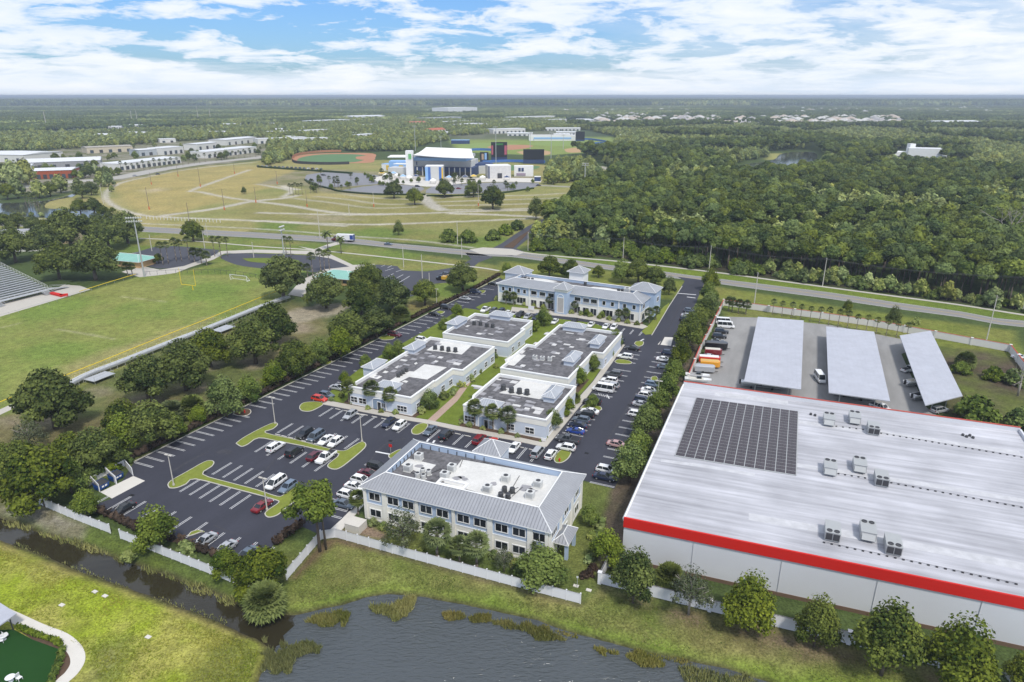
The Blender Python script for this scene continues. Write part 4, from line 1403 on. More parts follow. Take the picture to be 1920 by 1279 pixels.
# ------------------------------------------------------------------ storage warehouse with the red band
WHROOF = mat('warehouse_roof',(0.425,0.425,0.455),0.85,0.30,0.9,0.15,stretch=(0.05,1.0,1,R(-19.4)),var2=0.20,scale2=0.10)
WHWALL = mat('warehouse_wall',(0.60,0.61,0.635),0.8,0.03,0.15,0.25)
ZW = 9.0
def warehouse():
 FL,BL,BR = P(1170,971,ZW),P(1282,719,ZW),P(1912,806,ZW)
 FR = FL + (P(1920,1122,ZW) - FL).normalized() * 74
 F = [Vector((q.x,q.y,0)) for q in (FL,FR,BR,BL)]
 c = sum(F,Vector()) / 4
 r = root('storage_warehouse',c,'huge white storage building with red band along its front parapet and solar panels on top','warehouse')
 b = MB()
 b.prism(inset(F,0.06),0.0,ZW - 1.9,0)
 b.prism(F,ZW - 1.9,ZW - 0.55,0)
 b.prism(inset(F,-0.03),0.0,0.7,1)
 b.build('wall',[WHWALL,BROWN],r)
 ax = (F[1] - F[0]).normalized()
 out = Vector((ax.y,-ax.x,0))
 b = MB()
 b.obox((F[0] + F[1]) / 2 + out * 0.05,ax,out,(F[1] - F[0]).length / 2,0.18,ZW - 1.75,ZW + 0.18,0)
 b.build('front_band',RED,r)
 b = MB()
 ay = (F[3] - F[0]).normalized()
 ol = Vector((-ay.y,ay.x,0))
 b.obox((F[0] + F[3]) / 2,ay,ol,(F[3] - F[0]).length / 2,0.15,ZW - 0.6,ZW - 0.12,0)
 b.obox((F[0] + F[3]) / 2 + ol * 0.28,ay,ol,(F[3] - F[0]).length / 2 - 0.5,0.12,ZW - 0.75,ZW - 0.55,1)
 b.build('gutter',[WHITE,MGREY],r)
 b = MB()
 ab = (F[2] - F[3]).normalized()
 ob = Vector((-ab.y,ab.x,0))
 b.obox((F[2] + F[3]) / 2,ab,ob,(F[2] - F[3]).length / 2,0.2,ZW - 2.0,ZW + 0.55,0)
 b.obox((F[2] + F[3]) / 2,ab,ob,(F[2] - F[3]).length / 2 + 0.02,0.24,ZW + 0.55,ZW + 0.66,1)
 ar = (F[2] - F[1]).normalized()
 orr = Vector((ar.y,-ar.x,0))
 b.obox((F[1] + F[2]) / 2,ar,orr,(F[2] - F[1]).length / 2 - .3,0.2,ZW - 2.0,ZW + 0.3,0)
 b.build('back_parapet',[WHWALL,mat('coping_red',(0.44,0.085,0.06),0.8)],r)
 b = MB()
 b.sheet(inset(F,0.1),ZW - 0.4)
 b.build('roof',WHROOF,r)
 # welded membrane strips a little brighter, lying on the roof
 b = MB()
 for t0,t1,d,wd in ((26,72,30.4,1.6),(20,74,8.5,2.2),(24,70,51,2.0),(8,25,60.5,2.4),(2,20,23,1.2)):
  a = F[0] + ax * t0 + ay * d
  e = F[0] + ax * t1 + ay * (d + 0.5)
  b.sheet(ribbon([a,(a + e) / 2 + ay * 0.4,e],wd),ZW - 0.392)
 b.build('roof_strip',mat('clean_membrane',(0.50,0.50,0.52),0.75,0.16,0.6,0.2),r)
 # pipe on little blocks
 b = MB()
 for (x0,y0),(x1,y1),n in (((1545,1018),(1905,1096),24),((1671,906),(1915,952),18),((1652,813),(1915,858),22),((1572,889),(1622,897),5),((1568,800),(1618,806),5)):
  p,q = P(x0,y0,ZW - 0.4),P(x1,y1,ZW - 0.4)
  for i in range(n):
   o = p.lerp(q,i / (n - 1))
   b.obox(o,DB,DA,0.17,0.12,ZW - 0.4,ZW - 0.2)
  b.tube(p + UP * 0.24,q + UP * 0.24,0.03,0.03,5)
 b.build('roof_pipe',MDARK,r)
 b = MB()
 for x,y in ((1520,778),(1528,780),(1812,820),(1818,818),(1824,822),(1805,817)):
  o = P(x,y,ZW - 0.4)
  b.lathe((o.x,o.y),[(0.3,ZW - 0.4),(0.3,ZW),(0.2,ZW + 0.1),(0,ZW + 0.1)],8)
 b.build('roof_vent',MDARK,r)
 b = MB()
 for t in (12,26,40,54):
  b.obox(F[0] + ax * t + out * 0.02,ax,out,0.02,0.05,0.7,ZW - 1.9)
 b.build('wall_joint',mat('wall_joint',(0.55,0.56,0.58),0.8,0.02,0.2),r)
 # solar array
 q = [P(1306,744,ZW),P(1498,767,ZW),P(1493,889,ZW),P(1266,852,ZW)]
 s = root('solar_array',wpt((q[0] + q[1] + q[2] + q[3]) / 4,ZW - 0.4),'dark solar panel array laid in a tight grid on the white warehouse roof','solar panels')
 b,fr = MB(),MB()
 nx,ny = 12,22
 o0,ux,uy = q[3],(q[2] - q[3]) / nx,(q[0] - q[3]) / ny
 for i in range(nx):
  for j in range(ny):
   w0 = 0.04
   a = o0 + ux * (i + w0) + uy * (j + 0.035)
   e = ux * (1 - 2 * w0)
   g = uy * 0.93
   z = ZW - 0.18
   # two modules side by side in each bay
   for k in range(2):
    aa = a + e * (k * 0.51)
    ee = e * 0.485
    b.add([wpt(aa,z),wpt(aa + ee,z),wpt(aa + ee + g,z),wpt(aa + g,z),wpt(aa,z - .04),wpt(aa + ee,z - .04),wpt(aa + ee + g,z - .04),wpt(aa + g,z - .04)],
     ((0,1,2,3),(0,4,5,1),(1,5,6,2),(2,6,7,3),(3,7,4,0)),0)
 for i in range(nx + 1):
  a = o0 + ux * i
  d = uy.normalized()
  fr.obox((a + a + uy * ny) / 2,d,Vector((-d.y,d.x,0)),uy.length * ny / 2,0.07,ZW - 0.4,ZW - 0.2)
 for j in range(ny + 1):
  a = o0 + uy * (j - 0.015)
  d = ux.normalized()
  fr.obox((a + a + ux * nx) / 2,d,Vector((-d.y,d.x,0)),ux.length * nx / 2,0.11,ZW - 0.4,ZW - 0.19)
 b.build('panel',mat('solar_cell',(0.060,0.050,0.056),0.4,0.14,0.5,0.3,stretch=(0.15,1,1,R(-19.4))),s)
 fr.build('mounting_rail',MGREY,s)
 yw = math.atan2(ay.y,ay.x) - math.pi / 2
 L = (((1553,793),1,'far back row, leftmost'),((1601,790),1,'far back row, middle'),((1636,810),0,'far back row, rightmost with dark coil facing the camera'),
  ((1555,884),1,'middle row, leftmost'),((1610,879),1,'middle row, between the other two'),((1651,905),0,'middle row, rightmost with dark coil facing the camera'),
  ((1559,1005),0,'nearest row by the red band, leftmost with dark coil facing the camera'),((1625,1004),1,'nearest row by the red band, plain front, in the middle'),((1672,1030),0,'nearest row by the red band, rightmost with dark coil'))
 for (x,y),flip,lb in L:
  place('rtu',make_rtu,wpt(P(x,y,ZW - 0.4),ZW - 0.4),yw + (math.pi if flip else 0),'grey rooftop unit, ' + lb,'rooftop units on the warehouse')
 return F
WHF = warehouse()
# vehicle storage canopies behind it
CANROOF = seam_mat('canopy_roof',(0.47,0.48,0.53),R(-20),1.2,0.04,0.65,0.06)
for q,lb in (([(1421,594),(1507,601),(1502,730),(1395,715)],'long pale metal storage canopy on posts, leftmost, between trailers and the van lane'),
   ([(1549,612),(1639,622),(1669,752),(1554,736)],'long pale metal storage canopy on posts, the middle of three'),
   ([(1687,629),(1745,620),(1805,742),(1735,760)],'narrow slanting pale metal canopy on posts next to the wild lot')):
 z = 4.5
 p = [P(x,y,z) for x,y in q]
 p = [Vector((v.x,v.y,0)) for v in p][::-1]
 c = sum(p,Vector()) / 4
 r = root('storage_canopy',c,lb,'canopy','storage canopies behind the warehouse')
 b = MB()
 b.prism(ccw(p),z - 0.25,z)
 b.build('roof',CANROOF,r)
 p = ccw(p)
 ip = inset(p,3.0)
 longa = max(((p[1] - p[0]).length,0),((p[2] - p[1]).length,1))[1]
 sides = ((0,1),(3,2)) if longa == 0 else ((1,2),(0,3))
 for a,e in sides:
  for k in range(7):
   w0 = ip[a].lerp(ip[e],k / 6)
   b = MB()
   b.tube((w0.x,w0.y,0),(w0.x,w0.y,z - 0.25),0.13,0.13,6)
   b.build('post',MGREY,r)
 b = MB()
 for k in range(7):
  a,e = ip[sides[0][0]].lerp(ip[sides[0][1]],k / 6),ip[sides[1][0]].lerp(ip[sides[1][1]],k / 6)
  d = (e - a).normalized()
  b.obox((a + e) / 2,d,Vector((-d.y,d.x,0)),(e - a).length / 2 + 2.5,0.1,z - 0.55,z - 0.26)
 b.build('beam',MGREY,r)
# ------------------------------------------------------------------ fences and walls
def fence(px,h,label,name='vinyl_fence',step=2.4,base_z=None,sag=0.0,cap=None,th=0.05,post=0.09,m=None):
 p = pts(px)
 r = root(name,p[0],label,'fence' if 'fence' in name else 'wall','white fences and walls' if m is None else None)
 b,cp,spots = MB(),MB(),[]
 for a,e in zip(p,p[1:]):
  d = (e - a).normalized()
  s = Vector((-d.y,d.x,0))
  L = (e - a).length
  n = max(1,round(L / step))
  for i in range(n):
   c0,c1 = a + d * (L * i / n),a + d * (L * (i + 1) / n)
   b.obox((c0 + c1) / 2,d,s,L / n / 2,th,0.08,h - 0.06)
   b.obox((c0 + c1) / 2,d,s,L / n / 2 - post,th + 0.03,h - 0.2,h - 0.06)
   spots.append((c0,d,s))
   if cap:
    cp.obox((c0 + c1) / 2,d,s,L / n / 2 - post,th + 0.03,h - 0.06,h + 0.06)
 spots.append((e,d,s))
 b.build('panel',m or VINYL,r)
 for c0,d,s in spots:
  MB().obox(c0,d,s,post,post,0.0,h + 0.06).obox(c0,d,s,post * 1.3,post * 1.3,h + 0.06,h + 0.12).build('post',m or VINYL,r)
 if cap:
  cp.build('cap',cap,r)
 return r
fence([(75,946),(140,974),(207,1000)],2.0,'short white vinyl fence above the canal below the dumpster trees')
fence([(227,1010),(340,1055),(470,1106)],2.0,'long white vinyl fence along the canal bank below the parking lot hedge')
fence([(538,1087),(602,1012),(630,1008),(780,1050),(960,1098.5),(1088,1132)],2.0,'white vinyl fence bending round the lake lawn in front of the blue office')
fence([(1140,1062),(1124,1094),(1330,1146),(1440,1172),(1590,1207),(1760,1250),(1960,1302)],2.3,'smooth white panel wall with posts at the foot of the storage warehouse','panel_wall',14,th=0.09,post=0.28)
WALLW = mat('perimeter_wall',(0.68,0.66,0.63),0.8,0.04,0.5,0.25)
fence([(1290,716),(1312,661),(1332,622),(1356,573),(1440,585),(1540,598),(1640,613),(1752,634),(1892,660),(1922,700)],2.5,'pale perimeter wall with red coping round the vehicle storage yard','perimeter_wall',12,cap=mat('coping_red',(0.44,0.085,0.06),0.8),th=0.12,post=0.3,m=WALLW)
# dumpster enclosure and dumpsters
def dumpster_corner():
 r = root('dumpster_enclosure',P(215,905),'white walled dumpster enclosure with open gates at the lot corner','enclosure')
 b = MB()
 for a,c,h in (((166,912),(188,896),1.5),((188,896),(234,874),1.5),((200,891),(219,908),1.9)):
  p,q = P(*a),P(*c)
  d = (q - p).normalized()
  b.obox((p + q) / 2,d,Vector((-d.y,d.x,0)),(q - p).length / 2,0.1,0,h)
 b.build('wall',VINYL,r)
 for a,c in (((173,908),(188,924)),((236,876),(250,893)),((200,890),(219,909))):
  b = MB()
  p,q = P(*a),P(*c)
  d = (q - p).normalized()
  b.obox((p + q) / 2,d,Vector((-d.y,d.x,0)),(q - p).length / 2,0.06,0.15,2.0)
  b.build('gate',VINYL,r)
 for (x,y),lb in (((191,916),'blue dumpster with open dark top in the left bay, under the trees'),((218,899),'blue dumpster with white labels in the right bay of the enclosure')):
  o = P(x,y)
  t = root('dumpster',o,lb,'dumpster','dumpsters in the enclosure',rz=YA,local=True)
  b = MB()
  v = [(-1.1,-0.8,0.2),(1.1,-0.8,0.2),(1.1,0.8,0.2),(-1.1,0.8,0.2),(-1.2,-1.1,1.4),(1.2,-1.1,1.4),(1.2,0.9,1.7),(-1.2,0.9,1.7)]
  b.add(v,((0,3,2,1),(0,1,5,4),(1,2,6,5),(2,3,7,6),(3,0,4,7)))
  for sx in (-1,1):
   b.box(sx * 1.2 - 0.08,sx * 1.2 + 0.08,-0.6,0.6,0.9,1.1)
  b.build('body',mat('blue_dumpster',(0.012,0.06,0.24),0.5,0.08,1.0),t)
  b = MB()
  b.add([(-1.2,-1.0,1.30),(1.2,-1.0,1.30),(1.2,0.9,1.6),(-1.2,0.9,1.6)],((0,1,2,3),))
  b.build('contents',MDARK,t)
  b = MB()
  for k in (-0.6,0.1):
   b.add([(k,-1.06,0.75),(k + 0.5,-1.06,0.75),(k + 0.5,-1.115,1.15),(k,-1.115,1.15)],((0,1,2,3),))
  b.build('sticker',WHITE,t)
dumpster_corner()
# ------------------------------------------------------------------ vegetation
def leaf_mat(name,dark,light,var=0.35,trans=0.0):
 m = bpy.data.materials.new(name)
 m.use_nodes = True
 t = m.node_tree
 b = t.nodes['Principled BSDF']
 b.inputs['Roughness'].default_value = 0.65
 b.inputs['Specular IOR Level'].default_value = 0.08
 a = nd(t,'ShaderNodeAttribute',attribute_name='tone')
 mx = nd(t,'ShaderNodeMix',data_type='RGBA')
 mx.inputs['A'].default_value = (*dark,1)
 mx.inputs['B'].default_value = (*light,1)
 oi = nd(t,'ShaderNodeObjectInfo')
 f = math_node(t,'ADD',a.outputs['Fac'],math_node(t,'MULTIPLY_ADD',oi.outputs['Random'],var * 0.7,-var * 0.35),clamp=True)
 t.links.new(f,mx.inputs['Factor'])
 vm = nd(t,'ShaderNodeVectorMath',operation='SCALE')
 hs = nd(t,'ShaderNodeHueSaturation')
 r3 = math_node(t,'FRACT',math_node(t,'MULTIPLY',oi.outputs['Random'],41.7))
 t.links.new(math_node(t,'MULTIPLY_ADD',r3,0.034 if var > .36 else .014,0.483 if var > .36 else .494),hs.inputs['Hue'])
 t.links.new(math_node(t,'MULTIPLY_ADD',r3,-0.25,1.06),hs.inputs['Saturation'])
 t.links.new(mx.outputs['Result'],hs.inputs['Color'])
 t.links.new(hs.outputs[0],vm.inputs[0])
 r2 = math_node(t,'FRACT',math_node(t,'MULTIPLY',oi.outputs['Random'],17.31))
 t.links.new(math_node(t,'MULTIPLY_ADD',r2,var,1 - var / 2),vm.inputs['Scale'])
 t.links.new(vm.outputs[0],b.inputs['Base Color'])
 return m
LEAF = {
 'oak': leaf_mat('oak_leaves',(0.022,0.042,0.007),(0.180,0.212,0.030),0.35),
 'bright': leaf_mat('bright_leaves',(0.038,0.072,0.010),(0.195,0.245,0.034),0.3),
 'grey': leaf_mat('grey_green_leaves',(0.050,0.065,0.030),(0.165,0.185,0.085),0.25),
 'pine': leaf_mat('pine_needles',(0.032,0.060,0.011),(0.170,0.212,0.040),0.6),
 'palm': leaf_mat('palm_fronds',(0.050,0.080,0.018),(0.185,0.220,0.062),0.3),
 'sage': leaf_mat('mixed_green_leaves',(0.115,0.160,0.038),(0.340,0.370,0.105),0.7),
 'maroon': leaf_mat('maroon_leaves',(0.018,0.013,0.010),(0.080,0.050,0.032),0.25),
 'reed': leaf_mat('reeds',(0.110,0.135,0.026),(0.330,0.300,0.095),0.4),
 'brown': leaf_mat('dead_fronds',(0.10,0.07,0.04),(0.22,0.15,0.09),0.2),
}
BARK = mat('bark',(0.13,0.105,0.085),0.9,0.15,2.0,0.1)
BARKP = mat('palm_trunk',(0.22,0.185,0.15),0.9,0.12,3.0,0.1)
BARKG = mat('grey_twigs',(0.30,0.27,0.24),0.9,0.1,2.0,0.1)
RNG = np.random.default_rng(5)
def mesh_np(name,V,F4,tone,m):
 me = bpy.data.meshes.new(name)
 V = np.asarray(V,np.float32)
 me.vertices.add(len(V))
 me.vertices.foreach_set('co',V.ravel())
 sizes = np.array([len(f) for f in F4],np.int32) if not isinstance(F4,np.ndarray) else np.full(len(F4),F4.shape[1],np.int32)
 li = np.concatenate([np.asarray(f,np.int32) for f in F4]) if not isinstance(F4,np.ndarray) else F4.astype(np.int32).ravel()
 me.loops.add(len(li))
 me.loops.foreach_set('vertex_index',li)
 me.polygons.add(len(sizes))
 me.polygons.foreach_set('loop_start',np.concatenate([[0],np.cumsum(sizes)[:-1]]).astype(np.int32))
 me.update(calc_edges=True)
 a = me.attributes.new('tone','FLOAT','FACE')
 a.data.foreach_set('value',np.asarray(tone,np.float32))
 me.materials.append(m)
 return me
_ico = {}
def ico(sub):
 if sub not in _ico:
  bm = bmesh.new()
  bmesh.ops.create_icosphere(bm,subdivisions=sub,radius=1.0)
  bm.verts.ensure_lookup_table()
  _ico[sub] = (np.array([v.co[:] for v in bm.verts]),np.array([[v.index for v in f.verts] for f in bm.faces]))
  bm.free()
 return _ico[sub]
def crown_mesh(name,lobes,nleaf,size,m,seed,core=0.84,up=0.25,jag=0.14,sub=2,spread=(0.86,1.12)):
 """lobes (x, y, z, r, rz): leaf clumps all over them round a lumpy core"""
 rng = np.random.default_rng(seed)
 L = np.array(lobes,float)
 tl = rng.uniform(0.15,0.75,len(L))
 w = L[:,3] ** 2
 k = rng.choice(len(L),int(nleaf * 1.6),p=w / w.sum())
 d = rng.normal(size=(len(k),3))
 d[:,2] += up
 d /= np.linalg.norm(d,axis=1)[:,None]
 rad = rng.uniform(spread[0],spread[1],len(k))
 R3 = np.stack([L[k,3],L[k,3],L[k,4]],1)
 p = L[k,:3] + d * R3 * rad[:,None]
 keep = np.ones(len(k),bool)
 for i in range(len(L)):
  q = (p - L[i,:3]) / np.array([L[i,3],L[i,3],L[i,4]])
  keep &= ~((np.linalg.norm(q,axis=1) < 0.80) & (k != i))
 p,d,k = p[keep][:nleaf],d[keep][:nleaf],k[keep][:nleaf]
 n = len(p)
 nn = d + rng.normal(size=(n,3)) * 0.55 + np.array((0,0,0.25))
 nn /= np.linalg.norm(nn,axis=1)[:,None]
 a = np.cross(nn,rng.normal(size=(n,3)))
 a /= np.linalg.norm(a,axis=1)[:,None] + 1e-9
 b = np.cross(nn,a)
 s = size * rng.uniform(0.55,1.35,n)[:,None]
 r1,r2 = rng.uniform(0.7,1.3,n)[:,None],rng.uniform(0.5,1.0,n)[:,None]
 quad = np.stack([p - a * s * r1,p - b * s * r2 + nn * s * 0.2,p + a * s,p + b * s * r2 - nn * s * 0.15],1)
 V = quad.reshape(-1,3)
 F = [tuple(x) for x in np.arange(n * 4).reshape(-1,4)]
 tone = list(np.clip(tl[k] + rng.normal(size=n) * 0.17,0,1))
 if core:
  iv,jf = ico(sub)
  off = len(V)
  vs = [V]
  for i in range(len(L)):
   x = iv * (core * (1 + jag * rng.normal(size=(len(iv),1)))) * np.array([L[i,3],L[i,3],L[i,4]]) + L[i,:3]
   vs.append(x)
   F += [tuple(f + off) for f in jf]
   tone += list(np.clip(tl[i] * 0.8 + rng.normal(size=len(jf)) * 0.1,0,1))
   off += len(iv)
  V = np.concatenate(vs)
 return mesh_np(name,V,F,tone,m)
def dome_lobes(rng,R0,H0,H1,n,r=(0.30,0.48),flat=0.8):
 """lobes filling a dome of radius R0 between heights H0 and H1"""
 out = [(0,0,(H0 + H1) / 2,R0 * 0.55,(H1 - H0) * 0.46)]
 for i in range(n):
  a = i * 2.399963 + rng.uniform(-.3,.3)
  u = math.sqrt((i + 0.6) / n)
  rr = R0 * rng.uniform(*r) * (1.1 - 0.3 * u)
  x = (R0 - rr * 0.75) * u
  zt = H0 + (H1 - H0) * (math.sqrt(max(0.02,1 - u * u * 0.9)) * rng.uniform(0.72,1.0))
  out.append((x * math.cos(a),x * math.sin(a),max(H0 + rr * flat * 0.5,zt - rr * flat),rr,rr * flat))
 return out
def trunk_mesh(H,r,rng,limbs=4,spread=2.5,top=None,lean=0.0,m=None):
 b = MB()
 a = Vector((0,0,-0.1))
 k = Vector((lean + rng.uniform(-.1,.1),rng.uniform(-.1,.1),H * 0.5))
 b.tube(a,k,r * 1.25,r * 0.85,7)
 t = Vector((lean * 2,0,H))
 b.tube(k,t,r * 0.85,r * 0.45,7)
 for i in range(limbs):
  q = i * 6.283 / max(1,limbs) + rng.uniform(-.4,.4)
  s = k.lerp(t,rng.uniform(0,0.7))
  e = s + Vector((math.cos(q) * spread,math.sin(q) * spread,(top or H) * rng.uniform(0.25,0.45)))
  b.tube(s,e,r * 0.5,r * 0.15,5)
 return b
KR = {}          # nominal crown radius of each kind
TREES = {}
def reg(kind,name,variants,R0):
 TREES[kind] = (name,variants)
 KR[kind] = R0
def mk_variant(kind,crown_me,trunk_mb,bark,names=('crown','trunk')):
 return (crown_me,trunk_mb,bark,names)
def make_kinds():
 rng = np.random.default_rng(11)
 v = []
 for i in range(5):
  L = dome_lobes(rng,6.0,2.4,10.8,19,(0.22,0.42))
  v.append((crown_mesh('oak_crown',L,5200,0.29,LEAF['oak'],20 + i,0.78,0.3,0.2,2,(0.74,1.24)),trunk_mesh(5.5,0.42,rng,5,3.0),BARK))
 reg('oak','oak_tree',v,6.0)
 v = []
 for i in range(4):
  L = dome_lobes(rng,3.0,1.3,7.2,11,(0.34,0.5),0.95)
  v.append((crown_mesh('tree_crown',L,2900,0.185,LEAF['bright'],40 + i,0.72,0.25,0.2,2,(0.7,1.3)),trunk_mesh(3.6,0.16,rng,4,1.4),BARK))
 reg('bright','leafy_tree',v,3.0)
 v = []
 for i in range(3):
  L = dome_lobes(rng,3.2,1.2,8.2,12,(0.28,0.42),1.15)
  v.append((crown_mesh('dark_crown',L,4600,0.165,LEAF['oak'],60 + i,0.72,0.3,0.22,2,(0.7,1.35)),trunk_mesh(4.0,0.16,rng,5,1.5),BARK))
 reg('holly','young_oak_tree',v,3.2)
 v = []
 for i in range(2):
  L = dome_lobes(rng,3.4,1.5,8.0,12,(0.25,0.38),1.0)
  v.append((crown_mesh('wispy_crown',L,2000,0.15,LEAF['grey'],70 + i,0,0.2,0.2,2,(0.3,1.3)),trunk_mesh(5.5,0.17,rng,10,2.4),BARKG))
 reg('wispy','wispy_tree',v,3.4)
 v = []
 for i in range(3):
  L = [(0,0,10.4,2.2,1.9)]
  for j in range(17):
   a = j * 2.4 + rng.uniform(-.3,.3)
   u = rng.uniform(0.9,4.1)
   L.append((u * math.cos(a),u * math.sin(a),rng.uniform(6.8,13.4) - u * 0.3,rng.uniform(0.8,1.55),rng.uniform(0.7,1.2)))
  b = trunk_mesh(11,0.24,rng,6,2.2,9)
  b.tube((0.9,0.5,-0.1),(0.7,0.5,10),0.2,0.1,6)
  v.append((crown_mesh('pine_crown',L,4600,0.22,LEAF['bright'],80 + i,0.7,0.25,0.2,2,(0.7,1.35)),b,BARK))
 reg('bigpine','slash_pine',v,4.2)
 v = []
 for i in range(6):
  L = [(0,0,11.2,2.7,2.2)]
  for j in range(8):
   a = j * 2.4 + rng.uniform(-.4,.4)
   u = rng.uniform(1.2,2.9)
   L.append((u * math.cos(a),u * math.sin(a),12.2 - u * u * 0.22 - rng.uniform(0,1.6),rng.uniform(1.1,1.7),rng.uniform(0.8,1.3)))
  v.append((crown_mesh('pine_crown',L,620,0.42,LEAF['pine'],100 + i,0.92,0.5,0.08,2),trunk_mesh(11,0.2,rng,3,2.0,8),BARK))
 reg('pine','pine_tree',v,3.8)
 v = []
 for i in range(4):
  L = dome_lobes(rng,3.6,0.6,8.5,10,(0.34,0.5),1.0)
  v.append((crown_mesh('wood_crown',L,480,0.50,LEAF['sage'],120 + i,0.88,0.4,0.12,1),trunk_mesh(5,0.2,rng,3,1.5),BARK))
 reg('wood','woodland_tree',v,3.6)
 v = []
 for i in range(3):
  L = dome_lobes(rng,4.6,0.2,6.0,13,(0.28,0.42),0.9)
  v.append((crown_mesh('thicket_crown',L,1000,0.42,LEAF['bright'],130 + i,0.86,0.4,0.12,1),trunk_mesh(2.5,0.15,rng,5,2.0),BARK))
 reg('thicket','thicket_tree',v,4.6)
 v = []
 for i in range(3):
  L = dome_lobes(rng,1.3,0.0,2.0,6,(0.4,0.55),0.9)
  v.append((crown_mesh('shrub_foliage',L,380,0.18,LEAF['sage'],140 + i,0.86,0.3,0.12,1),trunk_mesh(0.9,0.06,rng,4,0.5),BARK))
 reg('shrub','garden_shrub',v,1.3)
 v = []
 for i in range(2):
  L = dome_lobes(rng,1.3,0.0,1.6,6,(0.4,0.55),0.9)
  v.append((crown_mesh('shrub_foliage',L,380,0.18,LEAF['maroon'],150 + i,0.86,0.3,0.12,1),trunk_mesh(0.8,0.06,rng,4,0.5),BARK))
 reg('maroonshrub','maroon_shrub',v,1.3)
 # palms
 for kind,name,H,Rf,nf,drop,vs in (('sabal','sabal_palm',4.2,1.75,64,0.74,3),('tallpalm','tall_palm',9.0,1.9,40,0.7,3),('bushpalm','bushy_palm',2.2,2.7,150,0.70,2)):
  v = []
  for i in range(vs):
   V,F,tone = [],[],[]
   for k in range(nf):
    az = k * 2.399963 + rng.uniform(-.2,.2)
    el = math.pi / 2 - (k + 0.5) / nf * math.pi * drop + rng.uniform(-.12,.12)
    d = Vector((math.cos(az) * math.cos(el),math.sin(az) * math.cos(el),math.sin(el)))
    s = d.cross(UP).normalized() if abs(d.z) < 0.98 else Vector((1,0,0))
    nrm = s.cross(d)
    base = Vector((0,0,H)) + d * 0.2
    L1 = Rf * rng.uniform(0.5,0.62)
    hub = base + d * L1
    tn = rng.uniform(0.2,0.95) if el > -0.55 else rng.uniform(0.0,0.3)
    o = len(V)
    V += [base - s * 0.03,base + s * 0.03,hub]
    F.append((o,o + 1,o + 2))
    tone.append(tn)
    m_ = 7
    for j in range(m_):
     q = (j - (m_ - 1) / 2) / (m_ - 1) * 2.5
     e = (d * math.cos(q) + s * math.sin(q)).normalized()
     w = s * math.cos(q) - d * math.sin(q)
     tip = hub + e * Rf * 0.55 * rng.uniform(0.8,1.1) - UP * rng.uniform(0.08,0.35) * Rf * 0.4
     mid = hub + e * Rf * 0.28
     o = len(V)
     V += [hub,mid - w * Rf * 0.085 + nrm * 0.02,tip,mid + w * Rf * 0.085 - nrm * 0.02]
     F.append((o,o + 1,o + 2,o + 3))
     tone.append(min(1,max(0,tn + rng.uniform(-.1,.1))))
   cm = mesh_np('palm_head',[tuple(x) for x in V],F,tone,LEAF['palm'])
   b = MB()
   n = 5
   ln = rng.uniform(-.35,.35)
   for k in range(n):
    b.tube((ln * (k / n) ** 2,0,H * k / n - 0.05),(ln * ((k + 1) / n) ** 2,0,H * (k + 1) / n),0.20 - 0.05 * k / n if H > 2 else 0.35,0.19 - 0.05 * k / n if H > 2 else 0.3,7)
   for q in V:
    pass
   if H > 2:
    for j in range(9):
     a = j * 0.7
     b.tube((ln + 0.1 * math.cos(a),0.1 * math.sin(a),H - 0.3),(ln + 0.45 * math.cos(a),0.45 * math.sin(a),H - 1.1),0.06,0.02,4)
   co = np.array([tuple(x) for x in V],np.float32)
   co[:,0] += ln
   cm.vertices.foreach_set('co',co.ravel())
   v.append((cm,b,BARKP,('palm_head','trunk')))
  reg(kind,name,v,Rf)
 # feather palms
 v = []
 for i in range(2):
  V,F,tone = [],[],[]
  H = 6.5
  for k in range(18):
   az = k * 2.4 + rng.uniform(-.2,.2)
   el0 = 1.2 - (k / 18) * 1.7
   p = Vector((0,0,H))
   L,seg = 2.6,6
   tn = rng.uniform(0.2,0.8)
   for j in range(seg):
    el = el0 - j * 0.28
    d = Vector((math.cos(az) * math.cos(el),math.sin(az) * math.cos(el),math.sin(el)))
    s = Vector((-math.sin(az),math.cos(az),0))
    q = p + d * L / seg
    for sg in (-1,1):
     wd = 0.55 * math.sin(math.pi * (j + 0.8) / (seg + 0.9))
     o = len(V)
     V += [p,q,q + s * sg * wd - UP * wd * 0.5 + d * 0.15,p + s * sg * wd * 0.9 - UP * wd * 0.5 + d * 0.15]
     F.append((o,o + 1,o + 2,o + 3))
     tone.append(min(1,max(0,tn + rng.uniform(-.15,.15))))
    p = q
  cm = mesh_np('palm_head',[tuple(x) for x in V],F,tone,LEAF['palm'])
  b = MB()
  b.tube((0,0,-0.1),(0,0,H),0.2,0.14,7)
  v.append((cm,b,BARKP,('palm_head','trunk')))
 reg('feather','feather_palm',v,2.4)
 # bare tree
 v = []
 for i in range(2):
  b = MB()
  def grow(p,d,L,r,lv):
   q = p + d * L
   b.tube(p,q,r,r * 0.65,5)
   if lv == 0:
    return
   for _ in range(3):
    e = (d + Vector(rng.normal(size=3) * 0.45)).normalized()
    grow(q,e,L * rng.uniform(0.55,0.8),r * 0.55,lv - 1)
  grow(Vector((0,0,0)),Vector((0,0,1)),2.6,0.16,4)
  tr = MB()
  tr.tube((0,0,-0.1),(0,0,2.6),0.2,0.15,6)
  v.append((('mb',b),tr,BARKG,('branches','trunk')))
 reg('bare','bare_tree',v,3.0)
make_kinds()
TROOT = {}
TCOUNT = {}
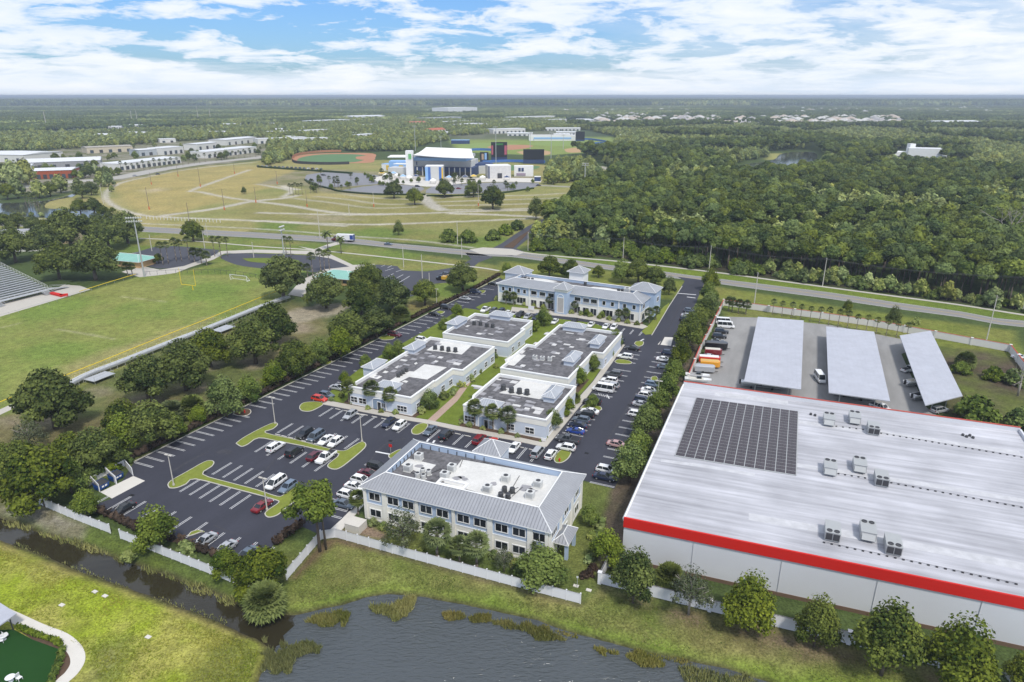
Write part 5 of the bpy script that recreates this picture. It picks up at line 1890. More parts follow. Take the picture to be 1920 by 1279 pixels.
def tree(kind,px,width=None,label=None,group=None,sc=None,var=None,cat=None,hs=1.0,world=None):
 """plant one tree: px = photo pixel of its foot, width = its crown in photo pixels"""
 name,vs = TREES[kind]
 p = world if world is not None else P(*px)
 if sc is None:
  w0 = width * pxm(px[0],px[1] - 14)
  sc = w0 / (2 * KR[kind])
 i = TCOUNT.get(kind,0)
 TCOUNT[kind] = i + 1
 vi = (i if var is None else var) % len(vs)
 key = (kind,vi)
 cat = cat or ('palm' if 'palm' in name else 'shrub' if 'shrub' in name else 'tree')
 S3 = (sc,sc,sc * hs)
 rz = (i * 2.399963) % 6.283
 if key not in TROOT:
  cm,tb,bark,*nm = vs[vi]
  nm = nm[0] if nm else ('crown','trunk')
  r = root(name,p,label,cat,group,rz,local=True)
  r.scale = S3
  if isinstance(cm,tuple):
   c = cm[1].build(nm[0],bark,r)
  else:
   c = bpy.data.objects.new(nm[0],cm)
   COL.objects.link(c)
   c.parent = r
  t = tb.build(nm[1],bark,r,smooth=True)
  kids(r,c,t)
  TROOT[key] = r
  return r
 r = copy_thing(TROOT[key],p,rz,S3,label,group)
 r['category'] = cat
 return r
def scatter(name,P4,srcs,label,cat,seed=1):
 """one object of uncountable trees: instances of the source meshes on points (x, y, z, scale, variant)"""
 P4 = np.asarray(P4,np.float32)
 me = bpy.data.meshes.new(name)
 me.vertices.add(len(P4))
 me.vertices.foreach_set('co',P4[:,:3].ravel())
 a = me.attributes.new('isc','FLOAT','POINT')
 a.data.foreach_set('value',P4[:,3].copy())
 a = me.attributes.new('ivar','INT','POINT')
 a.data.foreach_set('value',P4[:,4].astype(np.int32))
 rot = np.zeros((len(P4),3),np.float32)
 rot[:,2] = np.random.default_rng(seed).uniform(0,6.28,len(P4))
 a = me.attributes.new('irot','FLOAT_VECTOR','POINT')
 a.data.foreach_set('vector',rot.ravel())
 me.update()
 o = bpy.data.objects.new(name,me)
 COL.objects.link(o)
 g = bpy.data.node_groups.new(name,'GeometryNodeTree')
 g.interface.new_socket('Geometry',in_out='INPUT',socket_type='NodeSocketGeometry')
 g.interface.new_socket('Geometry',in_out='OUTPUT',socket_type='NodeSocketGeometry')
 gi,go = g.nodes.new('NodeGroupInput'),g.nodes.new('NodeGroupOutput')
 jn = g.nodes.new('GeometryNodeJoinGeometry')
 def named(nm,ty):
  n = g.nodes.new('GeometryNodeInputNamedAttribute')
  n.data_type = ty
  n.inputs['Name'].default_value = nm
  return n.outputs['Attribute']
 sc_,ro_,va_ = named('isc','FLOAT'),named('irot','FLOAT_VECTOR'),named('ivar','INT')
 for i,src in enumerate(srcs):
  ip = g.nodes.new('GeometryNodeInstanceOnPoints')
  inf = g.nodes.new('GeometryNodeObjectInfo')
  inf.inputs['Object'].default_value = src
  inf.inputs['As Instance'].default_value = True
  inf.transform_space = 'ORIGINAL'
  cm = g.nodes.new('FunctionNodeCompare')
  cm.data_type = 'INT'
  cm.operation = 'EQUAL'
  g.links.new(va_,cm.inputs[2])
  cm.inputs[3].default_value = i
  g.links.new(cm.outputs[0],ip.inputs['Selection'])
  g.links.new(gi.outputs[0],ip.inputs['Points'])
  g.links.new(inf.outputs['Geometry'],ip.inputs['Instance'])
  g.links.new(ro_,ip.inputs['Rotation'])
  g.links.new(sc_,ip.inputs['Scale'])
  g.links.new(ip.outputs[0],jn.inputs[0])
 g.links.new(jn.outputs[0],go.inputs[0])
 md = o.modifiers.new('scatter','NODES')
 md.node_group = g
 return tag(o,label,cat,None,'stuff')
def crown_of(kind,v):
 return [c for c in TROOT[(kind,v)].children if c.name.startswith(('crown',TREES[kind][1][v][0].name if not isinstance(TREES[kind][1][v][0],tuple) else 'x'))][0]
# ---- single trees near the office park, each told apart
PARK = 'trees in the park by the football field'
LOT = 'trees along the parking lot hedge'
for k,px,w,lb,gr in (
 ('oak',(105,803),126,'broad dark oak nearest the end of the metal walkway, far left',PARK),
 ('oak',(279,752),96,'oak on a mulched ring right of the lower walkway end, left of its twin',PARK),
 ('oak',(350,732),106,'wide oak close behind the walkway with a pale dirt ring round its foot',PARK),
 ('oak',(395,688),80,'smaller dark oak squeezed against the walkway under its bend',PARK),
 ('oak',(480,682),96,'big bright-topped oak just below the square walkway platform',PARK),
 ('oak',(515,642),82,'low flat-topped oak between the walkway and the sandy clearing',PARK),
 ('oak',(532,560),86,'oak standing in paving at the top corner of the football field',PARK),
 ('oak',(612,578),74,'dense ball-shaped oak in front of the teal roof',PARK),
 ('oak',(690,556),68,'oak right of the ball-shaped one, behind two others',PARK),
 ('oak',(737,585),72,'dark oak beside the school parking lot by the dry strip',PARK),
 ('oak',(678,590),66,'oak in front of the group near the school lot, lit on top',PARK),
 ('oak',(797,572),52,'rounded oak alone near the school exit lane beside brown scrub',PARK),
 ('oak',(868,545),58,'oak with bare twigs beneath it at the school lot exit',PARK),
 ('oak',(655,650),74,'oak pressing on the maroon hedge opposite the white office, upper one',LOT),
 ('oak',(706,634),66,'grey-green oak leaning over the hedge behind the dark red car',LOT),
 ('bright',(603,682),42,'slim tree with pale leaves in the lot hedge below the sandy clearing',LOT),
 ('bright',(640,676),52,'fluffy tree with yellowish leaves beside the kerbed red car space',LOT),
 ('oak',(556,706),76,'oak close to the hedge midway along the left parking row',LOT),
 ('bright',(516,728),44,'light green tree at the hedge just right of a small kerb island',LOT),
 ('bright',(425,782),66,'tall leafy tree above the mulched hydrant island of the left row',LOT),
 ('bright',(374,795),32,'thin pale-leaved tree on a white trunk before two bushy palms',LOT),
 ('oak',(290,838),100,'wide oak filling the gap behind the hedge at mid left',LOT),
 ('bright',(238,850),66,'olive tree with a brown top between two darker oaks at mid left',LOT),
 ('oak',(185,885),96,'dense tree right behind the dumpster enclosure',LOT),
 ('oak',(88,948),132,'huge leafy oak over the canal bank left of the dumpsters',LOT),
 ('oak',(-10,905),90,'dark oak cut by the left photo edge',LOT),
 ('wispy',(62,850),62,'grey-green wispy tree in front of the far left oak',LOT),
 ('thicket',(176,896),46,'low bush crown hanging over the left bay of the dumpster enclosure','bushes over the dumpster enclosure'),
 ('thicket',(205,880),46,'low bush crown hanging over the middle of the dumpster enclosure','bushes over the dumpster enclosure'),
 ('thicket',(230,868),40,'low bush crown hanging over the right bay of the dumpster enclosure','bushes over the dumpster enclosure'),
 ('oak',(48,905),92,'full dark oak behind the huge canal oak, near the left edge',LOT),
 ('bright',(135,925),60,'bright leafy tree between the huge canal oak and the dumpster bays',LOT),
 ('oak',(238,815),76,'oak behind the olive tree, above the mid left hedge',LOT),
 ('bright',(330,825),44,'small leafy tree pressed on the hedge below two bushy palms',LOT),
 ('bright',(470,755),46,'small leafy tree at the hedge beside the kerb island',LOT),
 ('oak',(140,880),80,'oak crown wedged between the huge canal oak and the dumpster tree',LOT),
 ('bright',(165,972),50,'pale spreading sapling above the first white fence by the black sedan','saplings behind the canal fence'),
 ('bright',(300,1030),76,'rounded bright tree over the long canal fence by empty stalls','saplings behind the canal fence'),
 ('bright',(428,1085),56,'thin bright tree before the half-hidden silver car','saplings behind the canal fence'),
 ('shrub',(350,1040),40,'loose olive bush behind the canal fence beside the silver sedan','bushes behind the canal fence'),
 ('oak',(497,1112),104,'large dark bushy tree where the canal fence ends at the lake',None),
 ('bushpalm',(503,1152),72,'round bushy palm overhanging the mouth of the canal',None),
 ('bushpalm',(325,792),46,'bushy palm left of a pair behind the hedge, pale green','bushy palms behind the hedge'),
 ('bushpalm',(362,783),46,'bushy palm right of a pair behind the hedge, darker head','bushy palms behind the hedge'),
 ('bushpalm',(752,604),34,'bushy palm by the hedge near the dry strip',None),
 ('bigpine',(600,1034),94,'tall two-trunked pine growing through the lake fence corner',None),
 ('wispy',(757,1035),80,'airy pale tree covering windows at the left of the blue office',None),
 ('wispy',(945,1072),44,'small greyish tree under the rightmost windows of the blue office',None),
 ('bright',(1012,1098),100,'wide light green tree beside the end of the lake fence',None),
 ('sabal',(820,1050),50,'stout sabal palm under the blue office windows, left of three','sabal palms by the front office'),
 ('sabal',(862,1060),36,'short sabal palm between two taller ones by the lake fence','sabal palms by the front office'),
 ('sabal',(894,1066),46,'sabal palm with clear trunk by the lake fence, right of three','sabal palms by the front office'),
 ('sabal',(672,966),30,'sabal palm at the left wall of the blue office above the walk','sabal palms by the front office'),
 ('sabal',(1012,1052),32,'palm peeping above the light green tree by the office corner','sabal palms by the front office'),
 ('bright',(1137,1058),62,'leafy tree between the blue office path and the warehouse wall',None),
 ('bright',(1105,985),36,'small tree in the grass strip by the blue office side door',None),
 ('holly',(1187,1130),88,'dense tree at the left end of the warehouse panel wall','trees along the warehouse wall'),
 ('bushpalm',(1252,1100),52,'palm tree squeezed behind the panel wall between two trees','trees along the warehouse wall'),
 ('wispy',(1291,1152),88,'thin greyish tree with see-through crown before the warehouse','trees along the warehouse wall'),
 ('holly',(1400,1184),98,'round dark tree before the panel wall, right of the greyish one','trees along the warehouse wall'),
 ('holly',(1526,1212),84,'small pointed dark tree before the white warehouse wall','trees along the warehouse wall'),
 ('holly',(1652,1266),122,'largest spiky-topped tree before the white warehouse wall','trees along the warehouse wall'),
 ('holly',(1785,1300),130,'yellowish-green tree before the warehouse near the right edge','trees along the warehouse wall'),
 ('holly',(1912,1300),70,'tree cut by the right photo edge before the warehouse','trees along the warehouse wall'),
 ('shrub',(1866,1280),40,'low dark bush by the warehouse wall near the right edge',None),
 # between the east lane and the warehouse
 ('bright',(1180,905),84,'leafy tree over the dark sedan at the near end of the lane row','trees between lane and warehouse'),
 ('bright',(1196,862),66,'yellow-green tree in the lane row next to the warehouse roof edge','trees between lane and warehouse'),
 ('bright',(1212,822),70,'bright bushy tree in the lane row hiding a parked pink car','trees between lane and warehouse'),
 ('bright',(1232,780),58,'tree in the lane row just below the white pair of cars','trees between lane and warehouse'),
 ('bright',(1250,752),56,'tree in the lane row beside the corner of the warehouse','trees between lane and warehouse'),
 ('bright',(1262,718),50,'tree in the lane row facing the boats in the yard','trees between lane and warehouse'),
 ('holly',(1275,692),54,'dark tree in the lane row facing the grey trailer','trees between lane and warehouse'),
 ('holly',(1290,655),66,'wide dark tree in the lane row below the concrete patch level','trees between lane and warehouse'),
 ('holly',(1305,634),58,'dark tree in the lane row opposite the black trailer','trees between lane and warehouse'),
 ('holly',(1318,612),50,'dark tree in the lane row opposite the white vans','trees between lane and warehouse'),
 ('bright',(1328,590),44,'light tree in the lane row by the corner of the red-capped wall','trees between lane and warehouse'),
 ('bright',(1328,572),44,'glowing yellow-green tree near the entrance from the main road','trees between lane and warehouse'),
 ('holly',(1330,546),42,'dark tree at the top of the lane row nearest the main road','trees between lane and warehouse'),
 ('bright',(1111,766),24,'slender sapling on the kerbed island among parked cars',None),
 # by the one storey offices
 ('bright',(806,768),34,'round-topped tree at the front right corner of the long office',None),
 ('bright',(1036,808),36,'leafy tree at the near corner of the square office by the lane','trees beside the lane offices'),
 ('bright',(1063,778),30,'tree beside the square office next to its small side gable','trees beside the lane offices'),
 ('bushpalm',(1077,755),22,'palm clump beside the square office under its side gable','trees beside the lane offices'),
 ('bright',(1084,722),30,'tree on the grass between the two lane offices','trees beside the lane offices'),
 ('bright',(1111,696),28,'bushy tree at the wall of the stained-roof office, nearest the camera','trees beside the lane offices'),
 ('bushpalm',(1139,668),22,'palm clump at the wall of the stained-roof office, middle','trees beside the lane offices'),
 ('bright',(1153,650),28,'bushy tree at the far corner of the stained-roof office','trees beside the lane offices'),
 ('bright',(648,724),24,'round shrub tree at the left wall of the long office, nearest','shrub trees left of the offices'),
 ('bright',(686,690),22,'round shrub tree beside the first side gable of the long office','shrub trees left of the offices'),
 ('bright',(731,674),26,'round shrub tree between both side gables of the long office, left of two','shrub trees left of the offices'),
 ('bright',(748,666),24,'round shrub tree between both side gables of the long office, right of two','shrub trees left of the offices'),
 ('bright',(832,618),20,'shrub tree at the side gable of the small back office','shrub trees left of the offices'),
 ('bright',(857,598),24,'shrub tree at the far left corner of the small back office','shrub trees left of the offices'),
 ('sabal',(655,756),27,'sabal palm at the left end of the long office front','palms at the office fronts'),
 ('sabal',(699,764),31,'sabal palm left of the arched door of the long office','palms at the office fronts'),
 ('sabal',(734,771),28,'sabal palm right of the arched door of the long office','palms at the office fronts'),
 ('sabal',(890,799),31,'sabal palm left of the square office door','palms at the office fronts'),
 ('sabal',(925,806),30,'sabal palm just right of the square office door','palms at the office fronts'),
 ('sabal',(952,812),31,'sabal palm before the square office, rightmost of three','palms at the office fronts'),
 ('sabal',(949,571),15,'palm before the far office, leftmost by ground-floor windows','palms at the far office'),
 ('sabal',(963,573),15,'palm before the far office, second from the left','palms at the far office'),
 ('sabal',(1030,580),15,'palm just left of the far office stair tower','palms at the far office'),
 ('sabal',(1078,588),14,'palm just right of the far office stair tower','palms at the far office'),
 ('sabal',(1159,603),14,'palm before the far office right wing, left of two','palms at the far office'),
 ('sabal',(1172,605),16,'palm before the far office right wing, right of two','palms at the far office'),
 ('sabal',(1217,606),17,'palm at the right end wall of the far office, nearer','palms at the far office'),
 ('sabal',(1229,601),16,'palm at the right end wall of the far office, farther','palms at the far office'),
 ('bright',(1100,593),12,'little tree under the arches of the far office, left of two',None),
 ('bright',(1128,597),12,'little tree under the arches of the far office, right of two',None),
 ('bright',(1020,612),30,'small loose tree between office rows before the white sedan',None),
 ('bright',(1003,622),18,'small tree at the gap between the two back offices',None),
 ('bright',(950,515),20,'bushy dark palm-like tree left behind the far office','trees behind the far office'),
 ('oak',(1030,520),44,'oak behind the far office between its left hip roof and the road','trees behind the far office'),
 ('oak',(1070,522),38,'oak behind the far office left of the white lift tower','trees behind the far office'),
 ('oak',(1122,520),24,'oak crown just right of the white lift tower','trees behind the far office'),
 ('bright',(1166,530),36,'lighter tree behind the far office right half','trees behind the far office'),
 ('oak',(1196,532),50,'wide oak behind the right hip roof of the far office','trees behind the far office'),
 ('oak',(1228,538),42,'oak near the entrance behind the far office corner','trees behind the far office'),
 ('holly',(1254,553),26,'small palm-like tree on the entrance verge corner','trees behind the far office'),
 # yard side
 ('thicket',(1826,792),82,'yellow-green bush at the end of the slanting canopy',None),
 ('bare',(1908,742),60,'bare grey tree in the wild lot at the right edge',None),
 ('bare',(1880,470),70,'bare pale tree at the right end of the forest',None),
 ('thicket',(1900,720),46,'dark green bush by the bend of the red-capped wall','bushes in the wild lot'),
 ('thicket',(1862,712),40,'olive bush amid the wild lot','bushes in the wild lot'),
 ('thicket',(1800,700),36,'low bush beside the slanting canopy','bushes in the wild lot'),
 ('bushpalm',(1808,690),34,'spiky palmetto beside the slanting canopy','bushes in the wild lot'),
 ('thicket',(1915,800),60,'bush at the right photo edge behind the warehouse corner','bushes in the wild lot'),
 # verge and fields
 ('holly',(1588,586),18,'lone small tree on the verge above the pale wall, leftmost','lone trees on the verge'),
 ('holly',(1674,610),28,'biggest lone tree on the verge above the red-capped wall','lone trees on the verge'),
 ('shrub',(1716,608),18,'round bush on the verge right of the biggest lone tree','lone trees on the verge'),
 ('oak',(363,452),41,'ball-shaped oak on the verge left of the road lamp',None),
 ('oak',(739,372),33,'field oak before the stadium parking, leftmost of four','oaks in the event field'),
 ('oak',(778,384),32,'field oak beside the pale track to the stadium','oaks in the event field'),
 ('oak',(834,370),34,'field oak below the white stadium roof','oaks in the event field'),
 ('oak',(888,370),30,'field oak before the scoreboard side parking','oaks in the event field'),
 ('oak',(924,392),45,'largest and nearest oak in the event field','oaks in the event field'),
 ('holly',(748,441),20,'tall slender tree alone near the main road',None),
 ('holly',(1005,412),30,'tall ragged tree beside the stadium access road',None),
 ('oak',(1085,386),34,'oak at the field corner against the forest edge','oaks at the forest edge'),
 ('oak',(1066,394),30,'oak just left of the field corner oak','oaks at the forest edge'),
 ('holly',(458,364),10,'tiny conical tree in the middle of the event field',None),
 ('thicket',(842,453),36,'round bush cluster by the road, left half','bushes by the main road'),
 ('thicket',(877,455),36,'round bush cluster by the road, right half','bushes by the main road'),
 ('thicket',(925,450),30,'bush at the stadium road hedge, near the junction','bushes by the stadium road'),
 ('thicket',(948,440),30,'bush in the stadium road hedge, middle','bushes by the stadium road'),
 ('thicket',(970,431),28,'bush in the stadium road hedge, far end','bushes by the stadium road'),
 # school side
 ('oak',(112,524),74,'broad oak behind the grandstand, left of a joined pair','school oaks'),
 ('oak',(180,526),88,'broad oak behind the football end line, right of a joined pair','school oaks'),
 ('oak',(30,492),70,'oak behind the top of the grandstand','school oaks'),
 ('oak',(85,480),60,'oak between the flat school roof and the joined pair','school oaks'),
 ('oak',(135,468),80,'wide oak mass below the flat school roof, left half','school oaks'),
 ('oak',(205,468),66,'wide oak mass near the teal building, right half','school oaks'),
 ('oak',(240,456),62,'oak just left of the tall field light mast','school oaks'),
 ('oak',(298,494),20,'dark little tree in the school parking',None),
 ('tallpalm',(306,497),15,'tall palm in the school parking, far left','palms in the school parking'),
 ('tallpalm',(316,494),14,'tall palm in the school parking, second from the left','palms in the school parking'),
 ('tallpalm',(331,490),15,'tall palm in the school parking, middle','palms in the school parking'),
 ('tallpalm',(341,490),14,'tall palm in the school parking, right of the middle','palms in the school parking'),
 ('tallpalm',(355,487),15,'tall palm in the school parking, far right','palms in the school parking'),
 ('tallpalm',(403,481),13,'tall palm by the entrance walk, left of three','palms by the school entrance'),
 ('tallpalm',(415,484),14,'tall palm by the entrance walk, middle of three','palms by the school entrance'),
 ('tallpalm',(427,480),12,'tall palm by the entrance walk, right of three','palms by the school entrance'),
 ('sabal',(365,492),16,'short palm at the plaza edge, left of a trio','short palms at the plaza'),
 ('sabal',(378,494),16,'short palm at the plaza edge, middle of a trio','short palms at the plaza'),
 ('sabal',(388,498),16,'short palm at the plaza edge, right of a trio','short palms at the plaza'),
 ('sabal',(240,518),15,'palm beside the teal concession roof, left of two','palms by the teal roof'),
 ('sabal',(249,518),15,'palm beside the teal concession roof, right of two','palms by the teal roof'),
 ('feather',(615,468),22,'coconut palm by the road link walk, left of two','coconut palms by the road'),
 ('feather',(640,476),20,'coconut palm by the road link walk, right of two','coconut palms by the road'),
 ('tallpalm',(537,478),12,'tall palm behind the second light mast, farthest','palms on the school lawn'),
 ('tallpalm',(546,482),13,'tall palm just right of the second light mast','palms on the school lawn'),
 ('tallpalm',(587,520),16,'tallest palm over the school drive, left of the row','palms on the school lawn'),
 ('tallpalm',(602,510),15,'tall palm over the school drive, second in the row','palms on the school lawn'),
 ('tallpalm',(609,508),13,'tall palm over the school drive, third in the row','palms on the school lawn'),
 ('tallpalm',(618,506),13,'tall palm over the school drive, right end of the row','palms on the school lawn'),
 ('sabal',(518,504),14,'short palm left of the second light mast','short palms on the school lawn'),
 ('sabal',(551,516),16,'short palm behind the corner oak of the field','short palms on the school lawn'),
 ('sabal',(564,516),14,'short palm right of the corner oak of the field','short palms on the school lawn'),
 ('sabal',(577,520),15,'short dark-trunked palm near the plaza railings','short palms on the school lawn'),
):
 if gr == 'trees between lane and warehouse':
  w *= .80
 tree(k,px,w,lb,gr,hs=.66 if lb.startswith('wide light green') else 1.0)
for i,(x,y,w) in enumerate(((12,432,34),(35,434,36),(65,437,34),(86,436,26),(110,437,34),(137,438,30),(160,440,34),(185,438,40))):
 tree('oak',(x,y),w,ORDN[i] + ' tree from the left in the row between the main road and the school roof','row of trees north of the school')
for i,(x,y,w) in enumerate(((205,412,16),(152,402,30),(178,402,32),(196,408,22),(136,412,10),(158,412,12),(212,400,12))):
 tree('oak',(x,y),w,('dark tree on the left pond shore with the pale pole trees','dark tree in the middle of the left pond shore, left of two','dark tree in the middle of the left pond shore, right of two','dark tree on the pond shore nearest the field track','tiny dark tree leaning at the pond shore, left','low dark bush-like tree at the pond shore, middle','dark slim tree on the pond shore behind the others, right')[i],'trees on the pond shore')
for i,(x,y,w) in enumerate(((36,403,7),(45,403,7),(59,404,9),(78,406,10),(127,409,8))):
 tree('shrub',(x,y),w,ORDN[i] + ' round bush from the left on the grass edge of the left pond','bushes on the pond edge')
for i,(x,y,w) in enumerate(((10,348,40),(30,352,40),(52,345,36),(15,374,30),(35,372,30),(75,372,28),(95,368,28),(115,362,28),(148,362,22),(172,366,26),(190,350,22),(204,350,22),(155,372,26),(210,360,10))):
 tree('wood' if i % 3 else 'oak',(x,y),w,'tree in the loose wood between the pond and the industrial street','wood between pond and street')
for i,(x,y) in enumerate(((50,388),(56,389),(60,387),(66,390),(70,388),(73,389))):
 tree('tallpalm',(x,y),9,ORDN[i] + ' white-trunked palm from the left in the clump on the pond point','palms on the pond point')
rr = random.Random(4)
for i in range(15):
 t = i / 14
 p = P(1448 + 245 * t + (0 if i < 11 else (i - 10) * 1.5),590 + 47 * t)
 tree('tallpalm',None,None,ORDN[i] + ' small palm from the left along the inside of the pale perimeter wall','palms along the perimeter wall',sc=0.55 + 0.1 * rr.random(),world=p)
for i,(x,y) in enumerate(((1372,585),(1384,588),(1366,583),(1398,590))):
 tree('sabal',(x,y),16,('second','third','leftmost','rightmost')[i] + ' of four sabal palms in the grassy corner of the storage yard','palms in the yard corner')
# courtyard and bed planting
for i,(x,y,w) in enumerate(((690,768,12),(715,774,12),(742,776,14),(790,775,20),(776,772,14),(880,800,14),(905,806,12),(940,812,14),(970,820,12),(865,795,12),(1022,822,12),(832,748,22),(850,740,18),
       (866,725,20),(880,715,24),(895,700,20),(905,690,18),(925,672,18),(938,664,22),(950,655,14),(965,640,14),(985,628,22),(1000,620,16),(930,690,12),(1045,795,14),(1062,770,16),(1075,745,18),(1090,715,14),
       (1095,706,14),(1115,690,14),(1126,672,14),(1142,660,12),(640,745,14),(660,757,10),(622,752,12))):
 tree('shrub',(x,y),w,'small green shrub in the planting beds round the one-storey offices','shrubs round the one-storey offices')
for i in range(16):
 t = i / 15
 if 0.36 < t < 0.48:
  continue
 tree('shrub',(932 + 262 * t,563 + 47 * t),12,ORDN[i] + ' clipped shrub from the left along the foot of the far office','clipped shrubs at the far office')
for i,(x,y) in enumerate(((855,1040),(700,985),(720,992),(735,1005),(790,1040),(925,1045),(955,1050),(965,1062),(1110,1010),(1118,1025),(1115,1040),(1105,1055))):
 tree('shrub',(x,y),22,'green shrub at the foot of the blue lakeside office','shrubs at the front office')
for i,(x,y) in enumerate(((1105,1078),(1112,1068),(1096,1082))):
 tree('maroonshrub',(x,y),22,('middle','farthest','nearest')[i] + ' of three maroon shrubs in the grass between office and warehouse','maroon shrubs by the warehouse')
tree('shrub',(242,1052),32,'single bright bush on the canal bank below the fence gap',None)
# long clipped hedges
def hedge(px,w,h,label,key,size=0.24,dens=9):
 p = smooth_path(pts(px),8)
 rng = np.random.default_rng(len(label))
 V,F,T = [],[],[]
 acc = 0
 iv,jf = ico(1)
 for a,c in zip(p,p[1:]):
  L = (c - a).length
  n = max(1,int(L / 0.9))
  for i in range(n):
   q = a.lerp(c,(i + rng.uniform(0,1)) / n)
   hh = h * rng.uniform(0.8,1.15)
   o = len(V)
   tn = rng.uniform(0.1,0.8)
   for v in iv:
    V.append((q.x + v[0] * w * 0.55 * rng.uniform(.85,1.15),q.y + v[1] * w * 0.55 * rng.uniform(.85,1.15),hh * 0.5 + v[2] * hh * 0.5))
   for f in jf:
    F.append(tuple(int(x) + o for x in f))
    T.append(float(np.clip(tn + rng.normal() * 0.15,0,1)))
   for _ in range(dens):
    d = rng.normal(size=3)
    d[2] = abs(d[2])
    d /= np.linalg.norm(d)
    cpt = np.array((q.x,q.y,hh * 0.5)) + d * np.array((w * 0.6,w * 0.6,hh * 0.55))
    e1 = rng.normal(size=3) * size
    e2 = rng.normal(size=3) * size
    o = len(V)
    V += [tuple(cpt - e1),tuple(cpt - e2),tuple(cpt + e1),tuple(cpt + e2)]
    F.append((o,o + 1,o + 2,o + 3))
    T.append(float(np.clip(tn + rng.normal() * 0.2,0,1)))
 c0 = p[len(p) // 2]
 V = np.array(V) - np.array(c0)
 o = bpy.data.objects.new('hedge',mesh_np('hedge',V,F,T,LEAF[key]))
 o.location = c0
 COL.objects.link(o)
 return tag(o,label,'hedge')
hedge([(246,862),(350,810),(450,762),(555,708),(650,661),(720,625)],1.8,1.5,'long maroon hedge along the left parking row below the park trees','maroon')
hedge([(720,625),(801,584),(870,553),(936,516)],1.8,1.3,'brownish hedge along the far end of the left lane up to the main road','maroon')
hedge([(174,956),(230,981),(272,999),(340,1020),(410,1046),(465,1062)],1.6,1.4,'maroon hedge between the canal fence and the lower parking stalls','maroon')
hedge([(519,1020),(540,1003),(563,988)],1.5,1.2,'short dark maroon hedge by the lot below the tall pine','maroon')
hedge([(34,1178),(62,1190),(100,1202),(114,1211)],0.9,0.8,'low green hedge round the dark play turf, straight side','bright',0.12,14)
hedge([(118,1218),(113,1240),(104,1262),(96,1285)],0.9,0.7,'low green hedge round the dark play turf, curved end','bright',0.12,14)
hedge([(1110,1050),(1122,1010),(1130,980)],1.4,1.3,'green hedge along the side wall of the blue office','sage')
# reeds in the lake
def reeds(px,label,n,h):
 poly = np.array([tuple(P(x,y,WATER_Z))[:2] for x,y in px])
 rng = np.random.default_rng(len(px) * 31 + n)
 lo,hi = poly.min(0),poly.max(0)
 q = rng.uniform(lo,hi,(n * 6,2))
 nz = fbm(q[:,0],q[:,1],3.0,5)
 s = sdist(q[:,0],q[:,1],poly)
 q = q[(s + (nz - 0.55) * 3.5) > 0][:n]
 V,F,T = [],[],[]
 for x,y in q:
  a = rng.uniform(0,6.28)
  w = rng.uniform(0.05,0.16)
  hh = h * rng.uniform(0.4,1.1)
  lx,ly = rng.normal(size=2) * 0.3 * hh
  o = len(V)
  V += [(x - w * math.cos(a),y - w * math.sin(a),WATER_Z - .1),(x + w * math.cos(a),y + w * math.sin(a),WATER_Z - .1),(x + lx,y + ly,WATER_Z + hh)]
  F.append((o,o + 1,o + 2))
  T.append(float(np.clip(fbm(np.array([x]),np.array([y]),4,9)[0] * 1.2 - 0.1 + rng.normal() * 0.15,0,1)))
 o = bpy.data.objects.new('reeds',mesh_np('reeds',V,F,T,LEAF['reed']))
 COL.objects.link(o)
 return tag(o,label,'reeds',None,'stuff')
reeds([(565,1168),(600,1155),(640,1142),(665,1150),(655,1168),(620,1176),(585,1172)],'olive reeds in the lake near the left shore',2600,0.9)
reeds([(690,1140),(720,1138),(745,1140),(770,1120),(780,1125),(765,1145),(740,1168),(715,1152)],'reeds in a crescent round a small pool off the lawn',2600,0.9)
reeds([(830,1150),(870,1150),(915,1158),(920,1166),(880,1168),(845,1162)],'golden reed strip off the lawn, left part',2300,0.7)
reeds([(920,1166),(960,1165),(1000,1172),(1040,1188),(1060,1202),(1010,1198),(960,1186)],'golden reed strip off the lawn, right part',2600,0.7)
reeds([(1092,1204),(1130,1212),(1190,1226),(1255,1248),(1240,1256),(1170,1240),(1110,1220)],'thin reed strip along the right shore',2200,0.7)
reeds([(1270,1250),(1330,1255),(1420,1280),(1500,1320),(1380,1330),(1290,1290)],'reeds in the lower right corner of the lake',3000,0.8)
reeds([(515,1205),(545,1198),(585,1205),(600,1222),(560,1240),(545,1260),(515,1265),(505,1250),(525,1225)],'reed island at the mouth of the canal',3200,0.8)
reeds([(490,1195),(505,1205),(512,1225),(500,1250),(492,1262),(500,1236),(500,1215)],'tan grass tuft along the tip of the bright lawn',1000,0.9)
reeds([(1000,1170),(1060,1186),(1140,1206),(1220,1226),(1300,1244),(1296,1247),(1210,1229),(1130,1210),(1050,1189)],'dark sedge fringe of the lake shore',2200,0.4)
reeds([(0,972),(92,1004),(150,1019),(232,1052),(300,1073),(350,1093),(420,1120),(460,1139),(462,1146),(350,1101),(258,1067),(150,1028),(0,980)],'tall grass and weeds along the north bank of the canal',5200,1.0)
reeds([(0,1008),(60,1030),(115,1053),(250,1101),(410,1162),(450,1182),(448,1187),(345,1144),(180,1085),(0,1016)],'tan grass fringe along the south bank of the canal',2600,0.45)
